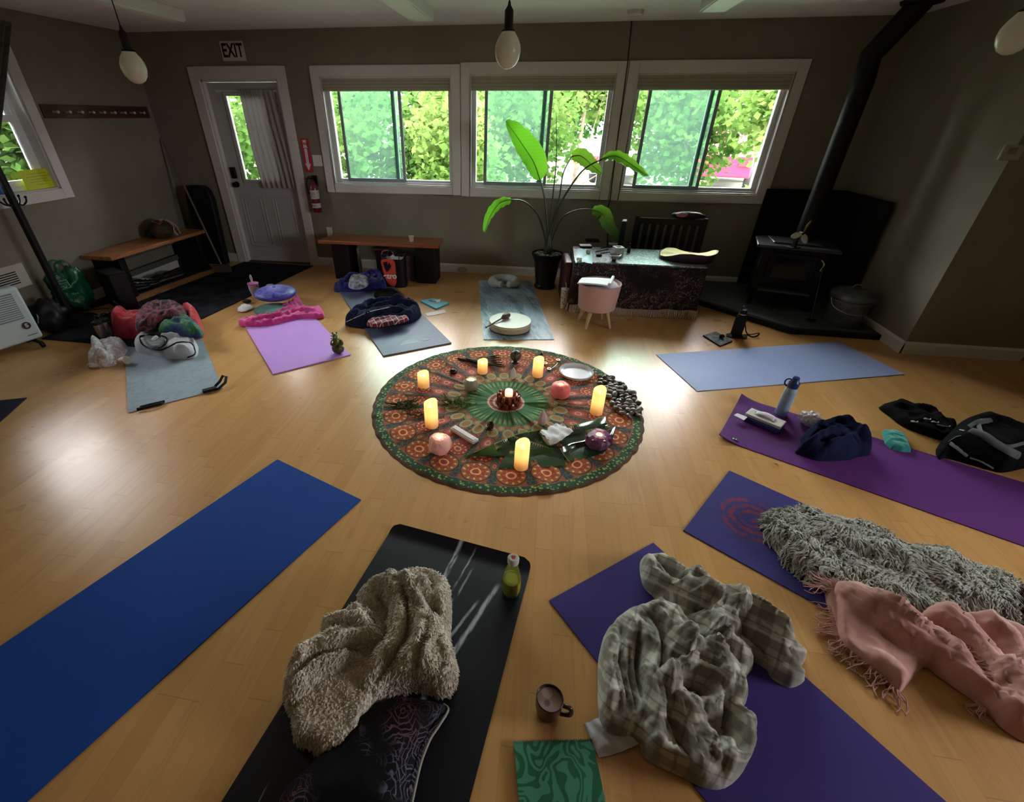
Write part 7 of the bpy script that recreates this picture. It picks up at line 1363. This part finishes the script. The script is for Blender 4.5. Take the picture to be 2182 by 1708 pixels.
for k in range(34): x = .008+(w_-.016)*k/33; mb.tube([(x, -.004+.006*cos(q), .008+.009*sin(q)) for q in np.linspace(0, 2*pi, 8, endpoint=False)], .0008, 5, closed=True)
mb.build('wire_binding', mat('copper_wire', (.30, .12, .08), .4, metal=.5), root)
sh_ = sheet('tissue_sheet', [(1243, 1543, .010), (1270, 1530, .014), (1300, 1524, .012)], [(1276, 1614, .004), (1320, 1602, .010), (1362, 1585, .014)], -.006, mat('crinkled_tissue', (.52, .52, .56), .85, bump=.4, bscale=30, bdist=.01), 20, 12, wob=.010); tag(sh_, 'crumpled white tissue tucked under the left corner of the plaid blanket', 'tissue')
P = fl(1088, 1262, .006); root = empty('glass_bottle', P, 0, 'small glass bottle of yellow drink with a red heart lid on the black mat', 'bottle')
t = NT('clear_bottle_glass'); a_ = t.n.new('ShaderNodeBsdfTransparent'); a_.inputs[0].default_value = (.86, .90, .88, 1); g_ = t.n.new('ShaderNodeBsdfGlossy'); g_.inputs['Roughness'].default_value = .05; f_ = t.n.new('ShaderNodeFresnel'); m_ = t.n.new('ShaderNodeMixShader'); t.t.links.new(f_.outputs[0], m_.inputs[0]); t.t.links.new(a_.outputs[0], m_.inputs[1]); t.t.links.new(g_.outputs[0], m_.inputs[2]); t.t.links.new(m_.outputs[0], t.out.inputs[0])
h = topz(P, 1093, 1188)-.006; k = h/.20; mb = MB(); mb.lathe([(0, .002), (.030, 0), (.036, .006), (.040, .05*k), (.037, .10*k), (.023, .15*k), (.017, .175*k), (.020, .18*k), (.020, .185*k)], 36, cap=False); mb.build('glass', t.m, root); mb = MB(); mb.lathe([(0, .022), (.0355, .024), (.0385, .05*k), (.0365, .085*k), (0, .086*k)], 32); mb.build('yellow_drink', mat('lemon_drink', (.58, .56, .06), .3, trans=.3), root, weld=True); mb = MB(); mb.lathe([(0, .004), (.033, .005), (.0345, .020), (0, .021)], 32); mb.build('glass_base', mat('thick_glass', (.6, .65, .62), .1, trans=.6), root, weld=True)
mb = MB(); mb.lathe([(0, .178*k), (.0225, .178*k), (.023, .198*k), (.018, .204*k), (0, .204*k)], 32); mb.build('lid', mat('frosted_lid', (.55, .53, .50), .3), root, weld=True); mb = MB(); hp_ = [(0, -.009), (.008, 0), (.008, .005), (.004, .008), (0, .005), (-.004, .008), (-.008, .005), (-.008, 0)]; mb.prism(hp_, .2042*k, .2056*k); mb.build('heart_mark', mat('heart_red', (.45, .015, .03), .4), root)
# ---------------------------------------------------------------- grey mat heap
M_RED = fabric('scarlet_fleece', (.50, .008, .028), (.36, .006, .02), 5); t = NT('maroon_print'); c = t.co(); n = t.noise(c, 16, 4, .6, 1.5); M_MAR = t.bsdf(t.mix(n.ss(.45, .58), (.018, .010, .012), (.17, .035, .055)), .8); t = NT('tie_dye'); c = t.co(); n = t.noise(c, 6, 3, .6, 1); M_TD = t.bsdf(t.ramp(n, (.30, (.01, .02, .06)), (.45, (.015, .05, .14)), (.54, (.01, .11, .05)), (.60, (.07, .20, .07)), (.72, (.01, .03, .10))), .8)
pile('red_fleece', [(243, 712), (241, 672), (262, 658), (300, 655), (340, 648), (398, 641), (420, 655), (429, 690), (430, 716), (395, 722), (300, 722)], [([(250, 690), (262, 665), (300, 660)], .05, .05), ([(395, 650), (415, 668), (425, 705)], .05, .05)], M_RED, 'scarlet fleece blanket at the bottom of the heap on the grey mat', 'blanket', H=.14, zfar=.18, edge=.08, res=.016, crumple=.012, seed=41, z0=.009)
pile('maroon_wrap', [(288, 700), (296, 668), (312, 648), (335, 641), (372, 640), (392, 652), (396, 668), (380, 684), (340, 694), (305, 706)], [([(300, 680), (330, 655), (380, 655)], .03, .04), ([(310, 695), (340, 675), (385, 672)], .03, .03)], M_MAR, 'maroon and grey patterned wrap on top of the red fleece', 'clothing', H=.06, zfar=.06, edge=.05, res=.012, crumple=.020, cscale=12, seed=42, z0=.165, zf=.22)
pile('tie_dye_cloth', [(338, 712), (352, 686), (376, 670), (404, 674), (426, 694), (433, 712), (418, 720), (385, 714), (355, 712)], [([(360, 690), (395, 690), (420, 712)], .03, .03)], M_TD, 'blue and green tie-dyed cloth draped on the right of the heap', 'clothing', H=.08, zfar=.06, edge=.06, res=.012, crumple=.012, seed=43, z0=.12, zf=.18)
M_TW = fabric('white_towelling', (.50, .54, .60), (.42, .46, .52), 7, weave=200, amt=.6); tw = pile('white_hooded_towel', [(284, 728), (300, 706), (338, 697), (378, 697), (398, 708), (414, 716), (419, 738), (417, 756), (400, 764), (352, 763), (322, 750), (292, 742)], [([(300, 715), (345, 705), (385, 708)], .05, .03), ([(320, 742), (350, 728), (395, 722)], .04, .022), ([(345, 758), (380, 745), (410, 748)], .035, .02), ([(305, 725), (335, 722), (350, 735)], -.04, .02)], M_TW, 'white towel with black piping folded on the grey mat', 'towel', H=.09, zfar=.11, edge=.05, res=.010, crumple=.012, cscale=9, seed=44, z0=.009)
def on(o, pts, w, name, m, lift=.003, flat=1.0, default=.05):
    L_ = []
    for a, b in spl(pts): d = ray(a, b).normalized(); ok, loc, nr, ix = o.ray_cast(Vector((0, 0, CAMZ)), d); L_.append((loc if ok else fl(a, b, default))+Vector((0, 0, lift)))
    mb = MB(); mb.tube(L_, w, 8, flat=flat); return mb.build(name, m, o)
bpy.context.view_layer.update()
on(tw, [(300, 716), (298, 722), (305, 735), (325, 744), (345, 746), (362, 738), (378, 730), (395, 729), (408, 732), (414, 742), (415, 755), (400, 762)], .006, 'black_piping', m_blk); on(tw, [(300, 716), (320, 714), (345, 716), (356, 722), (352, 734), (338, 742)], .006, 'black_piping', m_blk); pile('grey_lining', [(306, 716), (345, 720), (350, 730), (338, 740), (318, 740)], [], fabric('slate_lining', (.07, .09, .10)), '', '', H=.006, zfar=0, edge=.02, res=.012, crumple=.004, z0=.12, parent=tw)
M_ST_ = mat('brushed_steel', (.42, .42, .44), .25, metal=.9)
for k, (px, py) in enumerate(((222, 722), (236, 716))):
    P = fl(px, py, .009); root = empty('steel_tumbler', P, k*.8, ['slim steel tumbler nearest the plastic bag', 'slim steel tumbler nearest the red fleece'][k], 'tumbler', 'slim steel tumblers by the heap'); mb = MB(); mb.lathe([(0, 0), (.030, 0), (.032, .01), (.036, .14), (0, .14)], 24); mb.build('tumbler_body', M_ST_, root, weld=True); mb = MB(); mb.lathe([(0, .139), (.038, .139), (.038, .16), (.025, .168), (0, .168)], 24); mb.build('lid', m_blk, root, weld=True); mb = MB(); mb.tube(spline([(.0, 0, .165), (.0, 0, .20), (.03, 0, .215), (.05, 0, .20)], 5), .008, 8); mb.build('handle', m_blk, root)
t = NT('polythene'); c = t.co(); n = t.noise(c, 16, 4, .6, 1.2); M_PB = t.bsdf(t.mix(n.ss(.45, .6), (.55, .55, .60), (.9, .9, .95)), .15, 0, t.bump(n, 1.0, .02), 1.0, alpha=.55)
pile('plastic_bag', [(194, 742), (196, 724), (215, 722), (240, 716), (262, 716), (262, 735), (252, 755), (242, 775), (215, 783), (192, 778), (188, 765)], [([(200, 730), (215, 750), (225, 775)], .05, .03), ([(205, 728), (240, 725), (260, 720)], .05, .02)], M_PB, 'clear plastic bag slumped at the left side of the grey mat', 'bag', H=.08, zfar=.10, edge=.05, res=.012, crumple=.025, cscale=13, seed=51, z0=.003)
m_ts = mat('used_tissue', (.50, .44, .40), .9, bump=.5, bscale=40)
for k, (px, py, s) in enumerate(((200, 782, .04), (226, 778, .045), (243, 776, .035))): P = fl(px, py, .0); mb = MB(); mb.ell((0, 0, s*.45), (s, s*.8, s*.45), 22, 14, fn=lambda d: 1+.35*noise.noise(d*3+Vector((k*4, 0, 0)))); tag(mb.build('crumpled_tissue', m_ts, loc=P, angle=25), ['crumpled tissue under the lower left of the plastic bag', 'crumpled tissue in the middle below the plastic bag', 'crumpled tissue touching the little printed cup'][k], 'tissue', 'crumpled tissues')
P = fl(260, 776, .0); mb = MB(); mb.lathe([(0, 0), (.024, 0), (.033, .062), (.034, .065), (.030, .06), (.022, .004), (0, .004)], 24, M=T(0, 0, .03) @ R(radians(78), 'Y') @ R(.4)); tag(mb.build('paper_cup', mat('paper_cup_print', (.62, .58, .50), .6, noise_amt=.2, noise_scale=120), loc=P, weld=True), 'small printed paper cup tipped over at the left edge of the grey mat', 'cup')
# ---------------------------------------------------------------- pink mat heap
P = fl(588, 655, .01); root = empty('meditation_cushion', (P.x, P.y+.05, .075), 0, 'round blue and violet satin meditation cushion on the orchid mat', 'cushion'); t = NT('galaxy_satin'); c = t.co(); n = t.noise(c, 12, 4, .7, 1.4); M_GX = t.bsdf(t.ramp(n, (.36, (.02, .02, .14)), (.46, (.03, .05, .34)), (.55, (.12, .07, .42)), (.66, (.08, .24, .55))), .5, 0, None, .6)
mb = MB(); mb.ell((0, 0, .070), (.205, .19, .066), 60, 20, fn=lambda d: 1+.025*sin(atan2(d.y, d.x)*26)*max(0, 1-abs(d.z)*1.3)); mb.build('cushion_body', M_GX, root, angle=180); mb = MB(); mb.ell((0, 0, .137), (.02, .02, .006), 14, 8); mb.build('button', M_GX, root)
P = fl(560, 673, .01); root = empty('green_cushion', (P.x+.06, P.y+.10, .010), 0, 'flat green cushion squashed under the blue meditation cushion', 'cushion'); mb = MB(); mb.ell((0, 0, .034), (.185, .165, .034), 40, 14); mb.build('cushion_body', fabric('sea_green_cotton', (.03, .14, .11), (.05, .20, .15)), root, angle=180)
pile('pink_scarf', [(508, 692), (530, 680), (556, 676), (585, 667), (600, 655), (622, 642), (630, 624), (640, 634), (648, 650), (672, 656), (680, 650), (690, 664), (689, 674), (668, 676), (640, 676), (612, 683), (580, 692), (538, 696)], [([(520, 690), (560, 682), (600, 675), (640, 664), (685, 668)], .03, .018), ([(600, 660), (625, 648), (638, 640)], .03, .02), ([(560, 688), (600, 684), (640, 672)], .02, .012), ([(540, 683), (590, 670), (630, 656)], .025, .015)], fabric('fuchsia_cotton', (.72, .08, .34), (.58, .05, .25), 9), 'bright pink scarf crumpled across the orchid mat', 'scarf', H=.030, zfar=.04, edge=.025, res=.010, crumple=.014, cscale=16, seed=61, z0=.011)
ow = sheet('white_wipe', [(508, 655, .03), (516, 648, .035), (530, 648, .025)], [(506, 663, .012), (522, 663, .016), (541, 655, .012)], -.008, mat('tissue_white', (.68, .66, .70), .8), 14, 8, wob=.01, zmin=.012); tag(ow, 'crumpled white wipe on the far left corner of the orchid mat', 'tissue')
P = fl(527, 645, .01); mb = MB(); mb.ell((0, 0, .02), (.05, .035, .02), 16, 8); tag(mb.build('black_pouch', m_blk, loc=P), 'small black pouch behind the white wipe', 'pouch')
P = fl(546, 632, .009); root = empty('travel_mug', P, radians(-20), 'white travel mug with a pink lid and straw behind the blue cushion', 'mug'); h = topz(P, 543, 602)-.01; mb = MB(); mb.lathe([(0, 0), (.034, 0), (.038, .02), (.052, h*.6), (.052, h*.95), (0, h*.95)], 28); mb.build('mug_body', mat('pale_lilac_plastic', (.56, .50, .62), .4), root, weld=True); mb = MB(); mb.lathe([(0, h*.94), (.056, h*.94), (.056, h), (.048, h*1.01), (0, h*.985)], 28); mb.build('lid', mat('magenta_plastic', (.55, .10, .42), .35), root, weld=True); mb = MB(); mb.tube(spline([(.05, 0, h*.85), (.095, 0, h*.8), (.09, 0, h*.3), (.045, 0, h*.2)], 6), .009, 8); mb.build('handle', mat('dark_navy_plastic', (.02, .025, .07), .4), root); mb = MB(); mb.tube(spline([(-.01, 0, h), (-.02, 0, h+.06), (-.005, 0, h+.085), (.006, 0, h+.055), (.0, 0, h)], 6), .005, 8); mb.build('straw', mat('gloss_white', (.7, .7, .72), .15), root)
P = fl(577, 626, .0); root = empty('coffee_mug', P+Vector((0, .02, 0)), radians(10), 'white mug with a dark motif and black rim behind the blue cushion', 'mug'); mb = MB(); mb.lathe([(0, 0), (.038, 0), (.042, .01), (.043, .095), (.039, .095), (.037, .012), (0, .01)], 28); mb.build('mug_body', mat('gloss_white', (.7, .7, .72), .15), root, weld=True); mb = MB(); mb.tube([(.041*cos(a), .041*sin(a), .096) for a in np.linspace(0, 2*pi, 28, endpoint=False)], .003, 6, closed=True); mb.build('rim', m_blk, root); mb = MB(); mb.tube(spline([(.04, 0, .08), (.068, 0, .075), (.066, 0, .035), (.04, 0, .025)], 6), .006, 8); mb.build('handle', m_blk, root); mb = MB(); mb.ell((-.012, -.041, .05), (.014, .003, .016), 10, 6); mb.build('motif', mat('dark_plum_print', (.06, .01, .03), .4), root)
# green seated statue with raised head
P = fl(722, 752, .009); root = empty('green_statue', P, radians(20), 'mossy green seated creature statue on the near corner of the orchid mat', 'statue'); h = topz(P, 718, 706)-.009; s = h/.20; m_gs = mat('mossy_glaze', (.085, .115, .030), .3, noise_amt=.35, noise_scale=30, coat=.3); mdk2 = mat('statue_base_dark', (.05, .05, .03), .4)
mb = MB(); mb.ell((0, 0, .045*s), (.052*s, .050*s, .046*s), 24, 14, fn=lambda d: 1+.1*noise.noise(d*3)); mb.build('base_body', mdk2, root); mb = MB(); mb.ell((-.004*s, 0, .105*s), (.038*s, .034*s, .055*s), 24, 16, fn=lambda d: 1+.15*noise.noise(d*3)); mb.ell((-.008*s, -.004*s, .160*s), (.024*s, .026*s, .026*s), 18, 12); mb.ell((-.012*s, -.028*s, .158*s), (.013*s, .016*s, .010*s), 12, 8); mb.build('torso_and_head', m_gs, root)
for q in (-1, 1): mb = MB(); mb.ell((-.008*s+q*.016*s, .0, .188*s), (.006*s, .005*s, .013*s), 10, 8); mb.build('ear', m_gs, root); mb = MB(); mb.tube(spline([(q*.032*s, -.01*s, .125*s), (q*.044*s, -.03*s, .10*s), (q*.018*s, -.046*s, .088*s)], 5), [.011*s]*11, 8); mb.build('arm', m_gs, root)
for k in range(5): mb = MB(); mb.lathe([(0, 0), (.007*s, 0), (0, .016*s)], 6, M=T(-.035*s-.004*s*(k % 2), .02*s, (.06+.024*k)*s) @ R(-pi/2, 'Y')); mb.build('back_spike', m_gs, root)
# ---------------------------------------------------------------- slate mat things
NV2 = fabric('navy_sweat', (.008, .012, .035), (.014, .02, .055), 8); sw = pile('navy_sweater', [(735, 688), (742, 672), (762, 660), (772, 648), (800, 645), (842, 640), (868, 634), (888, 640), (897, 655), (893, 668), (876, 684), (835, 694), (785, 699), (750, 694)], [([(745, 680), (790, 655), (850, 650), (890, 655)], .05, .03), ([(760, 690), (810, 672), (870, 668)], .04, .025), ([(780, 664), (840, 652), (880, 645)], .035, .02), ([(755, 672), (800, 660)], -.04, .02)], NV2, 'navy sweater with a red argyle panel heaped on the slate mat', 'clothing', H=.09, zfar=.10, edge=.06, res=.011, crumple=.018, cscale=11, seed=71, z0=.013)
t = NT('argyle_red'); c = t.co('Object'); x, y, z = t.sep(c); u1 = ((x+y*.7)*16).frac()-.5; u2 = ((x-y*.7)*16).frac()-.5; ln = (u1.abs().ss(.06, .02)+u2.abs().ss(.06, .02)).min(1.0); M_ARG = t.bsdf(t.mix(ln, t.mix(t.noise(c, 9, 2).ss(.45, .55), (.20, .014, .03), (.10, .008, .02)), (.50, .50, .55)), .85)
pile('argyle_panel', [(780, 690), (800, 676), (830, 670), (862, 670), (870, 680), (840, 690), (800, 697)], [([(795, 685), (840, 676)], .012, .02)], M_ARG, '', '', H=.022, zfar=.02, edge=.02, res=.009, crumple=.006, z0=.075, zf=.09, parent=sw); on(sw, [(738, 686), (760, 676), (790, 664), (830, 655)], .003, 'white_trim', m_sign, default=.08)
M_RB = fabric('royal_knit', (.02, .03, .22), (.012, .015, .10), 9); jk = pile('blue_jacket', [(711, 618), (726, 604), (742, 590), (760, 583), (790, 580), (812, 583), (824, 596), (820, 612), (800, 618), (770, 622), (738, 624)], [([(720, 614), (745, 596), (765, 590)], .04, .025), ([(775, 590), (805, 588), (818, 602)], .05, .03), ([(760, 615), (790, 604), (815, 610)], .03, .02)], M_RB, 'royal blue jacket crumpled beside the shopping bag', 'clothing', H=.08, zfar=.09, edge=.05, res=.011, crumple=.018, cscale=12, seed=72, z0=.003)
pile('white_shirt', [(742, 606), (748, 588), (765, 585), (785, 592), (782, 608), (765, 616), (748, 614)], [([(748, 605), (765, 592), (780, 598)], .02, .02)], fabric('pale_shirting', (.42, .44, .52), (.16, .16, .20), 14), 'pale grey-white shirt on top of the royal blue jacket', 'clothing', H=.03, zfar=.03, edge=.03, res=.010, crumple=.014, cscale=16, seed=73, z0=.085, zf=.11)
pile('bag_shadow_cloth', [(796, 630), (806, 618), (836, 616), (850, 624), (842, 634), (815, 640)], [], M_BKC, 'flat black cloth standing in for the shadow at the foot of the red shopping bag', 'hat', H=.03, zfar=.02, edge=.04, res=.012, crumple=.006, seed=74, z0=.010)  # shade below the bag, put in as a flat black cloth
a, b, c_, d_ = FP(((895, 640), (925, 634), (957, 645), (929, 657)), .016); cc = (a+c_)/2; root = empty('teal_book', (cc.x, cc.y, 0), 0, 'teal notebook with paper and pen on it beside the slate mat', 'notebook'); mb = MB(); mb.prism([((p-cc).x, (p-cc).y) for p in (a, b, c_, d_)], 0, .016); mb.build('cover', mat('teal_cover', (.05, .38, .45), .4), root, bevel=.002); mb = MB(); mb.grid(lambda u, v: (-.03+.09*u, -.02+.06*v, .018+.018*u*v), 8, 8); mb.build('loose_page', m_pap, root, solid=.001); mb = MB(); mb.tube([(-.06, .01, .022), (.02, -.02, .028)], .0045, 8); mb.build('pen', mat('navy_plastic', (.015, .04, .15), .35), root)
ow = sheet('floor_reflection_sheet', [(906, 667, .003), (925, 663, .003), (946, 659, .003)], [(910, 673, .003), (930, 670, .003), (951, 665, .003)], 0, mat('reflection_pale', (.62, .52, .50), .5), 8, 4); tag(ow, 'pale sheet standing in for a reflection on the floor below the teal notebook', 'paper')  # a reflection on the floor, laid down as a thin pale sheet
# ---------------------------------------------------------------- marbled mat: neck pillow, frame drum and beater
P = fl(1073, 612, .008); root = empty('neck_pillow', (P.x, P.y+.06, .007), radians(10), 'grey horseshoe neck pillow at the far end of the marbled mat', 'pillow'); m_np = fabric('grey_plush', (.42, .45, .45), (.52, .55, .55), 8); arc = [(.135*cos(a), .11*sin(a)+.0, .05) for a in np.linspace(radians(-68), radians(248), 26)]; mb = MB(); mb.tube(arc, [.030+.022*min(1, k/4, (25-k)/4) for k in range(26)], 18); mb.ell(arc[0], (.036, .036, .036)); mb.ell(arc[-1], (.036, .036, .036)); mb.build('pillow_body', m_np, root, angle=180); mb = MB(); mb.tube([(.02, -.10, .045), (-.02, -.105, .045)], .005, 6); mb.cbox((0, -.108, .045), (.018, .008, .014)); mb.build('fastening_toggle', m_sign, root)
P = fl(1087, 694, .008); dr_r = sz(P, 45.5); P = P+Vector((0, dr_r*.33, 0)); root = empty('frame_drum', (P.x, P.y, .010), 0, 'round cream frame drum lying on the near end of the marbled mat', 'drum'); hh = .075; P2 = fl(1087, 684, .075); root.location.x, root.location.y = P2.x, P2.y; r = sz(P2, 44.5)
mb = MB(); mb.lathe([(r*.99, .012), (r, .02), (r, hh-.004), (r*.99, hh), (r*.96, hh-.004), (r*.95, .02)], 64, cap=False); mb.build('wooden_rim', mat('pale_ash_rim', (.40, .36, .25), .5), root, weld=True); mb = MB(); mb.lathe([(0, hh+.001), (r*.992, hh+.001), (r*1.002, hh-.012), (r*1.0, hh-.018), (r*.98, hh-.02), (0, hh-.01)], 64); mb.build('drum_skin', mat('cream_drum_skin', (.66, .63, .54), .45, noise_amt=.04, noise_scale=6), root, weld=True, angle=30); mb = MB(); mb.lathe([(0, 0), (r*.93, 0), (r*.95, .014), (0, .014)], 48); mb.build('dark_underside', m_blk, root, weld=True)
P = fl(1083, 668, .10); a, b = fl(1036, 697, .082), fl(1074, 675, .11); root = empty('drum_beater', a, 0, 'brown padded drum beater resting across the frame drum', 'beater'); mb = MB(); mb.tube([(0, 0, 0), b-a], .007, 10); mb.ell((0, 0, 0), (.009, .009, .009), 10, 8); mb.build('stick', mat('dark_beater_wood', (.06, .03, .022), .4), root); e = (b-a); d = e.normalized(); mb = MB(); mb.ell(tuple(e+d*.03), (.055, .030, .026), 20, 12, M=R(atan2(d.y, d.x))); mb.ell(tuple(e-d*.01), (.03, .016, .015), 14, 8, M=R(atan2(d.y, d.x))); mb.build('padded_head', mat('brown_leather', (.075, .035, .028), .5), root)
